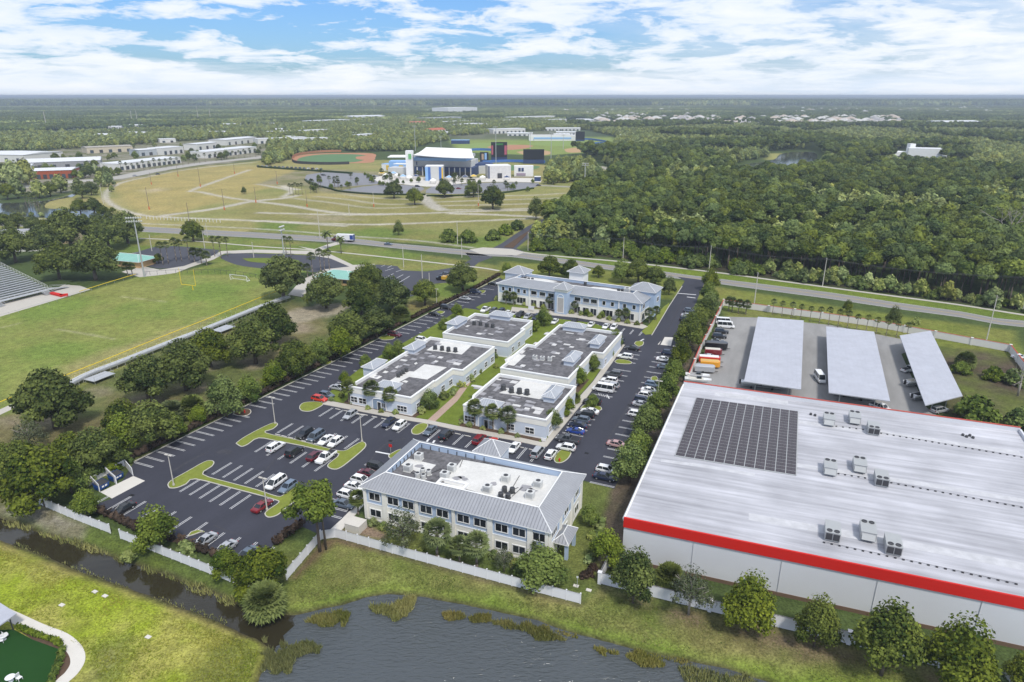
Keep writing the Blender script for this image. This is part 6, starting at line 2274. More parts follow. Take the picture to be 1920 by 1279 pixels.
def tufts(px,label,n,h,key,z=0.0):
 poly = np.array([tuple(P(x,y))[:2] for x,y in px])
 rng = np.random.default_rng(n)
 lo,hi = poly.min(0),poly.max(0)
 q = rng.uniform(lo,hi,(n * 4,2))
 dn = fbm(q[:,0],q[:,1],9.0,15)
 q = q[(sdist(q[:,0],q[:,1],poly) > 0.6) & (dn > rng.uniform(0.3,0.62,len(q)))][:n]
 V,F,T = [],[],[]
 tn = fbm(q[:,0],q[:,1],6,9)
 for (x,y),t0 in zip(q,tn):
  for _ in range(3):
   a = rng.uniform(0,6.28)
   w,hh = rng.uniform(0.05,0.12),h * rng.uniform(0.4,1.2)
   lx,ly = rng.normal(size=2) * 0.6 * hh
   ox,oy = x + rng.normal() * .12,y + rng.normal() * .12
   o = len(V)
   V += [(ox - w * math.cos(a),oy - w * math.sin(a),z - .02),(ox + w * math.cos(a),oy + w * math.sin(a),z - .02),(ox + lx,oy + ly,z + hh)]
   F.append((o,o + 1,o + 2))
   T.append(float(np.clip(t0 * 1.6 - .3 + rng.normal() * .2,0,1)))
 o = bpy.data.objects.new('grass',mesh_np('grass',V,F,T,LEAF[key]))
 COL.objects.link(o)
 return tag(o,label,'grass',None,'stuff')
LEAF['grass'] = leaf_mat('lawn_tufts',(0.13,0.19,0.018),(0.36,0.34,0.075),0.2)
LEAF['grass2'] = leaf_mat('bank_tufts',(0.07,0.115,0.016),(0.24,0.22,0.075),0.2)
tufts([(-90,1010),(0,1024),(180,1094),(410,1178),(470,1200),(495,1222),(470,1285),(180,1285),(150,1225),(60,1165),(-90,1105)],'rough weedy grass tufts on the bright lawn',9000,0.16,'grass')
tufts([(545,1085),(612,1022),(640,1018),(780,1060),(960,1108),(1090,1140),(1125,1110),(1330,1160),(1590,1225),(1800,1290),(1560,1290),(1420,1262),(1210,1212),(1060,1170),(917,1132),(730,1100),(640,1120),(560,1140)],'grass tufts on the lake lawn below the white fences',9000,0.13,'grass2')
# ---- the forest across the road
def inpoly(q,px):
 return sdist(q[:,0],q[:,1],np.array([tuple(P(x,y))[:2] for x,y in px]))
def jitter(px,step,seed,ymax=3e4):
 poly = np.array([tuple(P(x,y))[:2] for x,y in px])
 lo,hi = poly.min(0),poly.max(0)
 rng = np.random.default_rng(seed)
 gx,gy = np.meshgrid(np.arange(lo[0],hi[0],step),np.arange(lo[1],hi[1],step))
 q = np.stack([gx.ravel(),gy.ravel()],1) + rng.uniform(-.46,.46,(gx.size,2)) * step
 # only what the frame, or a camera a little to its side, can see
 keep = np.abs(q[:,0]) < 0.80 * q[:,1] + 40
 q = q[keep]
 return q[sdist(q[:,0],q[:,1],poly) > 0]
RIVER = [(1355,316),(1400,303),(1440,296),(1436,285),(1525,282),(1540,298),(1540,332),(1452,340),(1370,336)]
FOREST = [(990,462),(1022,428),(1055,402),(1088,382),(1130,352),(1165,335),(1185,322),(1230,318),(1350,320),(1390,322),(1460,320),(1520,322),(1600,322),(1760,325),(1960,345),(1960,580),(1800,562),(1680,545),(1560,529),(1440,514),(1335,502),(1250,484),(1100,462)]
q = jitter(FOREST,6.3,3)
q = q[sdist(q[:,0],q[:,1],np.array([tuple(P(x,y))[:2] for x,y in RIVER])) < 0]
rng = np.random.default_rng(8)
band = fbm(q[:,0],q[:,1],70,4)
order = np.argsort(q[:,1] + 0.0 * q[:,0])
q = q[order]
ind,rest = q[:298],q[298:]
for i,(x,y) in enumerate(ind):
 tree('pine',None,None,'tall dark green pine in the front of the dense forest across the main road','forest pines',sc=float(rng.uniform(0.95,1.35)),world=Vector((x,y,0)))
bands = fbm(rest[:,0],rest[:,1],90,6)
lab = 'dense dark green pine forest stretching back across the main road'
bn = fbm(rest[:,0],rest[:,1],45,13)
scatter('pine_forest',[(x,y,0.0,sc_ * (1.25 if n_ > .62 else 1),6 + i % 4 if n_ > .62 or i % 9 == 0 else i % 6) for i,((x,y),sc_,n_) in enumerate(zip(rest,rng.uniform(0.75,1.45,len(rest)),bn))],[crown_of('pine',v) for v in range(6)] + [crown_of('wood',v) for v in range(4)],lab,'forest',2)
# the thicket along its front edge
TH = [(985,470),(1000,455),(1030,432),(1100,446),(1250,474),(1335,500),(1440,512),(1440,521),(1335,506),(1250,497),(1170,487),(1085,480)]
q = jitter(TH,7.0,9)
for i,(x,y) in enumerate(q[:110]):
 tree('thicket',None,None,'bright leafy thicket tree between the forest pines and the road sidewalk','thicket along the forest edge',sc=float(rng.uniform(0.7,1.15)),world=Vector((x,y,0)))
TH2 = [(1440,521),(1440,512),(1560,529),(1680,545),(1800,562),(1960,580),(1960,592),(1800,569),(1680,552),(1560,537)]
q = jitter(TH2,3.7,10)
for i,(x,y) in enumerate(q[:170]):
 tree(('thicket','wood','wood','shrub')[i % 4],None,None,'scrubby growth at the shaded forest foot along the right sidewalk','scrub at the forest foot',sc=float(rng.uniform(0.5,0.95)) * (2.2 if i % 4 == 3 else 1),world=Vector((x,y,0)))
# ---- woods farther out, as masses
def clear_of(q,boxes,d):
 k = np.ones(len(q),bool)
 for b in boxes:
  k &= sdist(q[:,0],q[:,1],np.array([tuple(P(x,y))[:2] for x,y in b])) < -d
 return q[k]
STAD = [(480,300),(545,290),(700,284),(720,275),(830,258),(990,246),(1100,246),(1160,262),(1130,282),(1060,290),(1150,315),(1130,350),(1000,360),(480,360)]
WBLD = [(1670,302),(1765,302),(1765,288),(1670,288)]
INDU = [(-60,290),(60,288),(160,282),(240,274),(330,266),(420,262),(500,258),(500,300),(350,325),(200,345),(-60,360)]
w1 = jitter([(1040,350),(1150,335),(1180,322),(1400,322),(1960,345),(1960,232),(1400,232),(1060,236),(1030,246),(1100,244),(1165,260),(1140,285),(1060,292),(1040,300)],9.0,21)
w1 = clear_of(w1,[RIVER,WBLD,STAD],2)
w1 = w1[sdist(w1[:,0],w1[:,1],np.array([tuple(P(x,y))[:2] for x,y in FOREST])) < 0]
w2 = jitter([(-60,290),(-60,256),(200,250),(480,238),(760,228),(1060,226),(1060,248),(830,256),(720,274),(560,286),(480,300),(330,270)],10.0,22)
w2 = clear_of(w2,[STAD,INDU],2)
CITY = []
def finish_woods():
 """called once the far buildings are known, so that no tree stands in one"""
 a = clear_of(w1,CITY,3)
 c = clear_of(w2,CITY,3)
 g = np.random.default_rng(31)
 for nm,qq,lb,kinds in (('woodland',a,'mixed green woodland behind the pine forest and round the river',('wood','pine')),('woodland',c,'mixed woodland round the industrial roofs behind the stadium',('wood',))):
  nv = fbm(qq[:,0],qq[:,1],160,3)
  L5 = []
  for i,((x,y),n_) in enumerate(zip(qq,nv)):
   v = 4 + i % 6 if (n_ < 0.40 and len(kinds) > 1) else i % 4
   L5.append((x,y,0.0,g.uniform(1.0,1.55),v))
  scatter(nm,L5,[crown_of('wood',v) for v in range(4)] + ([crown_of('pine',v) for v in range(6)] if len(kinds) > 1 else []),lb,'woodland',7)
 # far country: one bumpy canopy of tree clumps to the horizon
 rngf = np.random.default_rng(77)
 L = [(rngf.uniform(-11,11),rngf.uniform(-11,11),rngf.uniform(4,7),rngf.uniform(3,4.6),rngf.uniform(3,4.4)) for _ in range(13)]
 cm = crown_mesh('clump',L,500,0.9,LEAF['pine'],500,0.9,0.4,0.12,1)
 cm2 = crown_mesh('clump',L[::-1],500,0.9,LEAF['sage'],501,0.9,0.4,0.12,1)
 for me,sel_dark,lb in ((cm,True,'dark distant pine flats reaching to the horizon'),(cm2,False,'lighter distant tree cover reaching to the horizon')):
  src = bpy.data.objects.new('tree_clump',me)
  COL.objects.link(src)
  f = jitter([(-700,251),(0,249),(480,234),(760,226),(1060,224),(1400,230),(2000,230),(2600,232),(2600,197),(-700,197)],24,41)
  far = jitter([(-300,197),(2220,197),(2220,185.5),(-300,185.5)],120,42)
  q = np.concatenate([f,far])
  q = clear_of(q,CITY,4)
  nb = fbm(q[:,0],q[:,1] * 2.2,900,11)
  dk = fbm(q[:,0] * 0.6,q[:,1] * 1.4,420,19)
  town = (q[:,0] > 200) & (q[:,1] > 1750) & (q[:,1] < 3000)
  k = (dk < 0.53) if sel_dark else (dk >= 0.53)
  k &= (np.random.default_rng(3).uniform(size=len(q)) < np.where(town,0.34,0.93))
  q = q[k]
  sc = np.random.default_rng(5).uniform(0.9,1.4,len(q)) * np.where(q[:,1] > 5200,3.4,1.0)
  hs = [(x,y,0.0,s,0) for (x,y),s in zip(q,sc)]
  src.location = (hs[0][0],hs[0][1],0)
  tag(src,'one clump of dark trees in the far woods' if sel_dark else 'one clump of paler trees in the far woods','trees',None,'stuff')
  scatter('distant_woods',hs[1:],[src],lb,'woodland',4)
# ------------------------------------------------------------------ vehicles
TYRE = mat('tyre',(0.018,0.018,0.02),0.85,0.0)
RIM = mat('wheel_rim',(0.45,0.45,0.46),0.35,0.0,metal=0.6)
TRIM = mat('dark_trim',(0.025,0.025,0.028),0.6,0.0)
CARGLASS = mat('car_glass',(0.02,0.025,0.03),0.06,0.0,spec=0.7)
LAMPW = mat('headlamp_glass',(0.75,0.76,0.78),0.15,0.0,spec=0.6)
LAMPR = mat('tail_lamp',(0.35,0.01,0.01),0.25,0.0,spec=0.6)
PAINTC = {}
for nm,c in dict(white=(0.78,0.78,0.78),black=(0.012,0.012,0.014),navy=(0.014,0.022,0.055),blue=(0.015,0.05,0.27),grey=(0.085,0.09,0.10),silver=(0.42,0.43,0.45),red=(0.19,0.008,0.014),
    brightred=(0.55,0.03,0.012),slate=(0.11,0.14,0.18),bluegrey=(0.16,0.21,0.28),yellow=(0.62,0.36,0.03),orange=(0.75,0.33,0.02),cream=(0.62,0.57,0.47),maroon=(0.10,0.008,0.02),pink=(0.45,0.28,0.27)).items():
 PAINTC[nm] = mat('paint_' + nm,c,0.28,0.0,spec=0.5,metal=0.15 if nm in ('silver','grey','slate','bluegrey') else 0.0,coat=0.5)
def loft(b,secs,mi=0,close=True):
 """secs: lists of equal numbers of points"""
 n = len(secs[0])
 V = [p for s in secs for p in s]
 F = []
 for i in range(len(secs) - 1):
  for k in range(n):
   a = i * n + k
   c = i * n + (k + 1) % n
   F.append((a,c,c + n,a + n))
 F.append(tuple(range(n))[::-1])
 F.append(tuple(range((len(secs) - 1) * n,len(secs) * n)))
 b.add(V,F,mi)
def car_sec(x,w,zb,zt,rd=0.12):
 return [(x,-w * 0.86,zb),(x,w * 0.86,zb),(x,w,zb + 0.16),(x,w,zt - 0.22),(x,w * 0.94,zt - 0.05),(x,w * 0.78,zt),(x,-w * 0.78,zt),(x,-w * 0.94,zt - 0.05),(x,-w,zt - 0.22),(x,-w,zb + 0.16)]
CARS = {
 #         L    W     body stations (x fraction, width fraction, belt height)                                                                 cabin: base rear, base front, roof rear, roof front, height
 'sedan': (4.8,0.92,[(-.5,.86,.82),(-.46,.95,.98),(-.3,1,1.0),(0,1,.98),(.2,1,.96),(.36,.97,.86),(.47,.9,.74),(.5,.78,.62)],(-.36,.24,-.20,.06,1.45),0.33),
 'coupe': (4.6,0.93,[(-.5,.84,.80),(-.44,.96,1.02),(-.2,1,1.0),(.1,1,.94),(.36,.95,.82),(.47,.88,.70),(.5,.74,.58)],(-.40,.20,-.14,.04,1.36),0.33),
 'suv': (4.85,0.97,[(-.5,.90,.95),(-.48,.98,1.12),(-.2,1,1.12),(.1,1,1.10),(.24,1,1.06),(.42,.96,.98),(.49,.9,.84),(.5,.82,.70)],(-.485,.24,-.43,.10,1.76),0.37),
 'crossover': (4.55,0.93,[(-.5,.88,.90),(-.47,.97,1.06),(-.2,1,1.05),(.1,1,1.02),(.26,1,.98),(.42,.95,.88),(.49,.88,.74),(.5,.78,.62)],(-.48,.26,-.36,.09,1.63),0.35),
 'minivan': (5.1,0.99,[(-.5,.92,.95),(-.48,.99,1.08),(-.2,1,1.06),(.2,1,1.02),(.36,.98,.95),(.46,.92,.82),(.5,.8,.64)],(-.49,.36,-.43,.18,1.80),0.35),
 'van': (6.0,1.03,[(-.5,.95,1.2),(-.49,1,1.30),(0,1,1.30),(.3,1,1.26),(.38,.98,1.12),(.47,.94,.98),(.5,.84,.8)],(-.495,.385,-.475,.27,2.45),0.37),
 'pickup': (5.75,1.0,[(-.5,.96,1.02),(-.49,1,1.10),(-.05,1,1.10),(.2,1,1.10),(.36,.98,1.05),(.46,.94,.98),(.5,.86,.76)],(-.12,.24,-.08,.13,1.86),0.40),
}
def make_car(kind):
 L,w,st,(br,bf,rr_,rf,H),wr = CARS[kind]
 t = root(kind if kind not in ('suv','crossover') else 'parked_car',(0,0,0),'x','car' if kind not in ('pickup','van') else kind,local=True)
 if kind in ('sedan','coupe','minivan'):
  t.name = 'parked_car'
 elif kind == 'pickup':
  t.name = 'pickup_truck'
  t['category'] = 'pickup truck'
 elif kind == 'van':
  t.name = 'passenger_van'
 b = MB()
 loft(b,[car_sec(x * L,w * wf,0.26 if abs(x) < .47 else 0.36,zt) for x,wf,zt in st])
 belt = st[len(st) // 2][2]
 # roof panel and pillars in the body colour
 wb,wt_ = w * 0.90,w * (0.70 if kind != 'van' else 0.84)
 ry0,ry1 = rr_ * L,rf * L
 b.add([(ry0,-wt_,H - .03),(ry1,-wt_,H - .03),(ry1,wt_,H - .03),(ry0,wt_,H - .03),(ry0 + .12,-wt_ * .86,H + .02),(ry1 - .12,-wt_ * .86,H + .02),(ry1 - .12,wt_ * .86,H + .02),(ry0 + .12,wt_ * .86,H + .02)],
  ((0,1,5,4),(1,2,6,5),(2,3,7,6),(3,0,4,7),(4,5,6,7)))
 for s in (-1,1):
  for x0,x1 in ((br,rr_),(bf,rf)):
   b.tube((x0 * L,s * wb,belt - .03),(x1 * L,s * wt_,H - .02),0.055,0.05,4)
  mids = (0.45,) if kind not in ('van','minivan','suv') else (0.33,0.66)
  for q in mids:
   xb,xt = (br + (bf - br) * q) * L,(rr_ + (rf - rr_) * q) * L
   b.tube((xb,s * (wb + .01),belt - .03),(xt,s * (wt_ + .01),H - .02),0.045,0.045,4)
  b.box(bf * L - .28,bf * L - .12,s * (w + .02) - .08,s * (w + .02) + .08,belt,belt + .14)
 if kind == 'pickup':
  pass
 # lower black sill
 b.box(-L * .44,L * .44,-w * .9,w * .9,0.2,0.30,1)
 bd = b.build('body',[PAINTC['white'],TRIM],t,smooth=False)
 g = MB()
 g.add([(br * L,-wb,belt - .04),(bf * L,-wb,belt - .04),(bf * L,wb,belt - .04),(br * L,wb,belt - .04),(ry0,-wt_,H - .02),(ry1,-wt_,H - .02),(ry1,wt_,H - .02),(ry0,wt_,H - .02)],
  ((0,1,5,4),(1,2,6,5),(2,3,7,6),(3,0,4,7)))
 gl = g.build('windows',CARGLASS,t)
 ch = [bd,gl]
 if kind == 'pickup':
  q = MB()
  q.box(-L * .485,br * L - .1,-w * .82,w * .82,1.06,1.115)
  ch.append(q.build('cargo_bed',TRIM,t))
 for sx in (-.305,.315):
  for s in (-1,1):
   q = MB()
   q.tube((sx * L,s * (w - .22),wr),(sx * L,s * (w + .015),wr),wr,wr,14,0)
   q.tube((sx * L,s * (w + .0),wr),(sx * L,s * (w + .03),wr),wr * .62,wr * .55,10,1)
   ch.append(q.build('wheel',[TYRE,RIM],t))
 zf = st[-2][2]
 for s in (-1,1):
  q = MB()
  q.box(L * .462,L * .496,s * w * .70 - .20,s * w * .70 + .20,zf - .20,zf - .05)
  ch.append(q.build('headlight',LAMPW,t))
 zr_ = st[0][2]
 for s in (-1,1):
  q = MB()
  q.box(-L * .504,-L * .485,s * w * .76 - .14,s * w * .76 + .14,zr_ - .18,zr_ + .06)
  ch.append(q.build('tail_light',LAMPR,t))
 return kids(t,*ch)
CARP = {}
HEAD = {'A': R(66.3),'-A': R(246.3),'B': R(-23.5),'-B': R(156.5)}
def car(kind,px,head,colour,label,group='cars parked in the office lot',sc=1.0,z=0.03):
 p = P(px[0],px[1],0.75)
 p.z = z
 rz = HEAD.get(head,head if not isinstance(head,str) else 0)
 if kind not in CARP:
  r = make_car(kind)
  CARP[kind] = r
  r.location = p
  r.rotation_euler = (0,0,rz)
  r['label'] = label
  if group:
   r['group'] = group
  for c in KIDS[r.name]:
   if c.name.startswith('body'):
    c.material_slots[0].link = 'OBJECT'
 else:
  r = copy_thing(CARP[kind],p,rz,sc,label,group)
 bd = [c for c in r.children if c.name.startswith('body')][0]
 bd.material_slots[0].link = 'OBJECT'
 bd.material_slots[0].material = PAINTC[colour]
 return r
LOTC = 'cars parked in the office lot'
LANE = 'cars parked along the east lane'
UNDER = 'cars under the lane trees'
FARO = 'cars parked at the far office'
LEFT = 'cars in the left parking row'
for a in (
 ('crossover',(657,777),'-A','silver','silver crossover alone in front of the long office, left of the lamp',LOTC),
 ('crossover',(729,792),'-A','navy','dark navy crossover beside a white one in front of the long office',LOTC),
 ('crossover',(749,797),'-A','white','white crossover beside a navy one in front of the long office',LOTC),
 ('sedan',(807,806),'-A','slate','dark slate sedan next to the grass island before the courtyard',LOTC),
 ('suv',(837,814),'A','black','black boxy car showing its back, between two empty spaces',LOTC),
 ('suv',(899,823),'A','red','dark red boxy car in front of the square office',LOTC),
 ('sedan',(921,828),'A','brightred','red sedan half hidden behind the blue office entrance roof',LOTC),
 ('sedan',(964,838),'-A','white','white sedan in front of the square office corner, nose to the camera',LOTC),
 ('minivan',(1008,847),'A','silver','silver grey minivan seen from behind near the lane corner',LOTC),
 ('crossover',(1033,851),'A','white','white hatchback seen from behind beside the hydrant island',LOTC),
 ('suv',(571,813),'-A','black','black boxy car in the middle island row, leftmost of four',LOTC),
 ('minivan',(592,817),'-A','slate','dark grey minivan with its tailgate up in the middle island row',LOTC),
 ('sedan',(611,824),'-A','white','white sedan in the middle island row next to a grey minivan',LOTC),
 ('crossover',(629,828),'-A','white','white hatchback at the right end of the middle island row',LOTC),
 ('suv',(517,837),'A','white','white boxy car alone at the left of the lower middle island row',LOTC),
 ('suv',(552,846),'A','black','black car between a white one and a dark red one below the island',LOTC),
 ('crossover',(591,854),'A','maroon','dark red car beside the white pickup on the island row',LOTC),
 ('pickup',(611,856),'-A','white','white pickup truck beside a dark red car on the island row',LOTC),
 ('minivan',(517,904),'-A','white','white minivan next to a lamp on the near island row',LOTC),
 ('crossover',(540,912),'-A','bluegrey','blue-grey car right of the white minivan on the near island',LOTC),
 ('sedan',(492,947),'A','red','dark red sedan beside the lamp at the tip of the near island',LOTC),
 ('crossover',(599,747),'B','brightred','bright red car by the round grass island at the end of the long office',LOTC),
 ('crossover',(612,740),'B','slate','dark grey car right behind the bright red car',LOTC),
 ('sedan',(633,726),'B','silver','silver car at the left wall of the long office behind a grey one',LOTC),
 ('suv',(708,875),'B','black','black car against the left side of the blue office, farthest back',LOTC),
 ('sedan',(692,887),'B','maroon','dark red car against the left side of the blue office',LOTC),
 ('crossover',(677,899),'B','white','white car at the left side of the blue office, farther of three',LOTC),
 ('sedan',(666,911),'B','white','white car at the left side of the blue office, middle of three',LOTC),
 ('crossover',(652,927),'B','white','white car at the left side of the blue office, nearest of three',LOTC),
 ('sedan',(645,944),'B','slate','dark slate sedan behind the tall pine at the blue office',LOTC),
 ('sedan',(231,953),'-A','black','black sedan alone in the lower left stalls',LOTC),
 ('sedan',(384,1012),'-A','silver','silver sedan in the lower stalls beside a small island',LOTC),
 ('sedan',(422,1027),'-A','silver','silver car partly hidden by a thin tree above the canal fence',LOTC),
 ('sedan',(462,1038),'-A','slate','grey car peeking out beside the large tree above the canal fence',LOTC),
 # east lane, office side
 ('crossover',(1061,838),'-B','white','white car with dark roof at the near end of the lane row',LANE),
 ('pickup',(1065,823),'-B','grey','dark grey pickup truck near the end of the lane row',LANE),
 ('coupe',(1079,807),'-B','blue','bright blue sports car in the lane row above the grey pickup',LANE),
 ('sedan',(1084,796),'-B','navy','dark blue sedan in the lane row just above the bright blue car',LANE),
 ('crossover',(1090,786),'-B','slate','dark slate car in the lane row, second above the bright blue car',LANE),
 ('suv',(1097,777),'-B','black','black car in the lane row just below a white sedan',LANE),
 ('sedan',(1106,770),'-B','white','white sedan tucked behind the island with a sapling',LANE),
 ('suv',(1110,753),'-B','black','black car behind the sapling, above the island',LANE),
 ('van',(1131,729),'-B','white','long white passenger van in the lane row',LANE),
 ('crossover',(1146,722),'-B','silver','silver car squeezed just behind the white passenger van',LANE),
 ('suv',(1142,713),'-B','white','white boxy car two spaces above the white passenger van',LANE),
 ('suv',(1150,701),'-B','grey','dark grey car at the upper end of the middle lane row',LANE),
 ('suv',(1172,668),'-B','white','white car above the kerb island near the stained-roof office',LANE),
 ('sedan',(1186,652),'-B','black','black sedan above a white car near the small end island',LANE),
 ('crossover',(1164,641),'-A','navy','dark car tucked at the far corner of the stained-roof office',LANE),
 # lane, tree side
 ('sedan',(1133,893),'B','navy','dark blue sedan under trees at the near end of the lane',UNDER),
 ('crossover',(1137,880),'B','white','white car mostly hidden by leaves behind the dark blue sedan',UNDER),
 ('sedan',(1157,832),'B','pink','pale pinkish car mostly hidden under the lane trees',UNDER),
 ('crossover',(1194,776),'B','white','white car nosing out from the yellow-green lane tree',UNDER),
 ('sedan',(1203,757),'B','silver','silver car next below the navy one under the lane trees',UNDER),
 ('suv',(1206,750),'B','navy','navy car under the lane trees below a white pair',UNDER),
 ('crossover',(1212,741),'B','white','white car under the lane trees, nearer of a white pair',UNDER),
 ('sedan',(1218,731),'B','white','white car under the lane trees, farther of a white pair',UNDER),
 ('crossover',(1224,720),'B','bluegrey','blue-grey car under the lane trees by a tiny island',UNDER),
 ('sedan',(1246,687),'B','slate','dark car under the lane trees just below a white car',UNDER),
 ('sedan',(1245,673),'B','white','white car under the lane trees below the concrete patch',UNDER),
 ('crossover',(1254,661),'B','navy','dark blue car under the lane trees right below the concrete patch',UNDER),
 ('suv',(1287,599),'B','black','black car under the upper lane trees',UNDER),
 ('sedan',(1289,591),'B','silver','silver car behind a black one under the upper lane trees',UNDER),
 ('crossover',(1293,582),'B','slate','dark car farthest up the lane under the trees',UNDER),
 # far left lane
 ('suv',(740,627),'B','maroon','dark maroon car in the hedge-side row',LEFT),
 ('coupe',(815,588),'B','black','low black car in the hedge-side row beside an island',LEFT),
 ('suv',(837,576),'B','black','large black car in the hedge-side row',LEFT),
 ('sedan',(872,559),'B','silver','silver car in the hedge-side row near its top',LEFT),
 ('suv',(892,547),'B','navy','blue-black car in the hedge-side row next to the silver one',LEFT),
 ('sedan',(925,532),'B','black','dark car at the very top of the hedge-side row',LEFT),
 ('crossover',(791,636),'B','white','white car behind the far side gable of the long office',LEFT),
 # far office
 ('pickup',(910,580),'-A','white','white pickup at the left end of the far office row',FARO),
 ('crossover',(925,582),'-A','grey','grey car right of the white pickup at the far office',FARO),
 ('suv',(939,584),'-A','navy','navy car in the far office row behind the small office roof',FARO),
 ('sedan',(952,586),'-A','white','white car between navy and black cars at the far office',FARO),
 ('suv',(975,590),'-A','black','black car before the far office balconies',FARO),
 ('crossover',(989,593),'-A','silver','silver car between two dark cars before the far office balconies',FARO),
 ('suv',(1005,595),'-A','navy','dark car right of a silver one before the far office stair tower',FARO),
 ('sedan',(1020,595),'-A','white','white sedan behind a loose tree at the far office stair tower',FARO),
 ('sedan',(1040,602),'-A','white','white car right below the far office stair tower',FARO),
 ('sedan',(1077,601),'-A','black','black car behind the back gable of the stained-roof office',FARO),
 ('sedan',(1108,608),'-A','white','white sedan before the right wing of the far office, leftmost of three',FARO),
 ('coupe',(1136,611),'-A','white','white car before the right wing of the far office, middle of three',FARO),
 ('crossover',(1151,613),'-A','white','white car before the right wing of the far office, rightmost of three',FARO),
 # roads
 ('coupe',(728,457),R(-12),'slate','dark blue-grey car driving alone on the main road',None),
 ('suv',(834,514),'-B','grey','dark car with white roof parked by the yellow truck in the school lot',None),
 ('sedan',(253,329),R(5),'silver','silver car on the pale street by the industrial roofs',None),
 ('sedan',(296,326),R(25),'black','black car on the pale street by the event field',None),
 # yard
 ('van',(1358,604),R(-12),'white','white van at the top of the storage yard, farther of two','vans in the storage yard'),
 ('van',(1361,611),R(-12),'white','white van at the top of the storage yard, nearer of two','vans in the storage yard'),
 ('suv',(1353,621),R(-12),'black','black car below the white vans, farther of two','dark cars in the storage yard'),
 ('suv',(1349,630),R(-12),'black','black car below the white vans, nearer of two','dark cars in the storage yard'),
 ('coupe',(1346,639),R(-12),'grey','grey car just above the black cargo trailer',None),
 ('sedan',(1331,668),R(-12),'silver','silver sports car between two red trailers',None),
 ('van',(1537,709),R(-98),'white','white van driving between two storage canopies',None),
 ('pickup',(1652,764),R(-60),'white','white truck under the middle canopy end',None),
 ('suv',(1762,768),R(20),'silver','silver car under the end of the slanting canopy',None),
 ('pickup',(1706,692),R(20),'white','white vehicle under the edge of the slanting canopy',None),
 ('sedan',(1912,668),R(0),'white','white car outside the bend of the red-capped wall',None),
 # stadium side
 ('suv',(783,349),R(0),'black','black car in front of the stadium plaza','cars at the stadium'),
 ('sedan',(860,353),R(0),'red','red car in the stadium parking','cars at the stadium'),
 ('suv',(607,328),R(0),'black','black car in the left part of the stadium parking','cars at the stadium'),
 ('sedan',(1010,347),R(5),'black','black car at the stadium exit road','cars at the stadium'),
):
 car(a[0],a[1],a[2],a[3],a[4],a[5])
rr = random.Random(9)
for i in range(16):
 t = i / 15
 car(rr.choice(('suv','sedan','crossover')),(484 + 118 * t,311 + 6 * t),R(80),rr.choice(('black','white','silver','slate','navy')),ORDN[i] + ' car from the left in the packed row behind the left stadium hedge','packed cars left of the stadium')
# ---- truck with trailer on the road, yellow truck, yard trailers and boats
def box_truck():
 r = root('box_truck',P(644,453),'dark red truck with white and blue box body stopped on the main road','truck',None,R(170),True)
 b = MB()
 loft(b,[car_sec(x,w,0.5,z) for x,w,z in ((4.0,1.1,1.8),(4.4,1.2,2.0),(6.0,1.1,1.9),(6.8,1.0,1.5))])
 b.box(4.1,5.3,-1.15,1.15,1.9,3.0)
 b.build('cab',PAINTC['maroon'],r)
 b = MB()
 b.box(-6.5,3.6,-1.3,1.3,1.1,4.3)
 b.build('cargo_box',[VINYL],r)
 b = MB()
 b.box(-6.56,-6.5,-1.25,1.25,1.2,4.2)
 b.box(-6.4,-4.5,1.3,1.33,1.5,4.0)
 b.build('blue_panel',PAINTC['blue'],r)
 b = MB()
 b.box(4.5,5.32,-1.16,1.16,2.2,2.85)
 b.build('windows',CARGLASS,r)
 for x in (5.6,-3.5,-4.8):
  for s in (-1,1):
   b = MB()
   b.tube((x,s * 0.9,0.5),(x,s * 1.25,0.5),0.5,0.5,12)
   b.build('wheel',TYRE,r)
 b = MB()
 b.box(-6.5,6.5,-0.5,0.5,0.6,1.1)
 b.build('chassis',TRIM,r)
box_truck()
def yellow_truck():
 r = root('yellow_truck',P(834,526),'yellow and black equipment truck parked in the school lot','truck',None,R(160),True)
 b = MB()
 b.box(-3.2,1.2,-1.1,1.1,0.7,2.1)
 b.box(-3.0,-1.0,-0.9,0.9,2.1,2.6)
 b.build('bed',PAINTC['yellow'],r)
 b = MB()
 loft(b,[car_sec(x,w,0.5,z) for x,w,z in ((1.3,1.05,2.2),(2.4,1.05,2.2),(2.9,1.0,1.5),(4.0,0.95,1.3))])
 b.build('cab',PAINTC['black'],r)
 for x in (-2.2,3.0):
  for s in (-1,1):
   b = MB()
   b.tube((x,s * 0.8,0.5),(x,s * 1.1,0.5),0.5,0.5,12)
   b.build('wheel',TYRE,r)
yellow_truck()
def trailer(px,rz,L,w,h,m,label,top=None):
 r = root('cargo_trailer',P(*px),label,'trailer','trailers in the storage yard',rz,True)
 b = MB()
 loft(b,[[(x,-w,.6),(x,w,.6),(x,w,h - .15),(x,w * .9,h),(x,-w * .9,h),(x,-w,h - .15)] for x in (-L / 2,L / 2 - .3)] + [[(L / 2 + .2,-w * .5,.6),(L / 2 + .2,w * .5,.6),(L / 2 + .2,w * .5,h - .2),(L / 2 + .2,w * .45,h - .1),(L / 2 + .2,-w * .45,h - .1),(L / 2 + .2,-w * .5,h - .2)]])
 b.build('box',m,r)
 if top:
  b = MB()
  b.box(-L / 2 + .1,L / 2 - .3,-w * .86,w * .86,h,h + .06)
  b.build('roof',top,r)
 for s in (-1,1):
  b = MB()
  b.tube((-.4,s * (w - .1),.38),(-.4,s * (w + .12),.38),.38,.38,12)
  b.build('wheel',TYRE,r)
 b = MB()
 b.tube((L / 2,-.4,.5),(L / 2 + 1.2,0,.5),.06,.06,4)
 b.tube((L / 2,.4,.5),(L / 2 + 1.2,0,.5),.06,.06,4)
 b.build('drawbar',TRIM,r)
TA = R(-12)
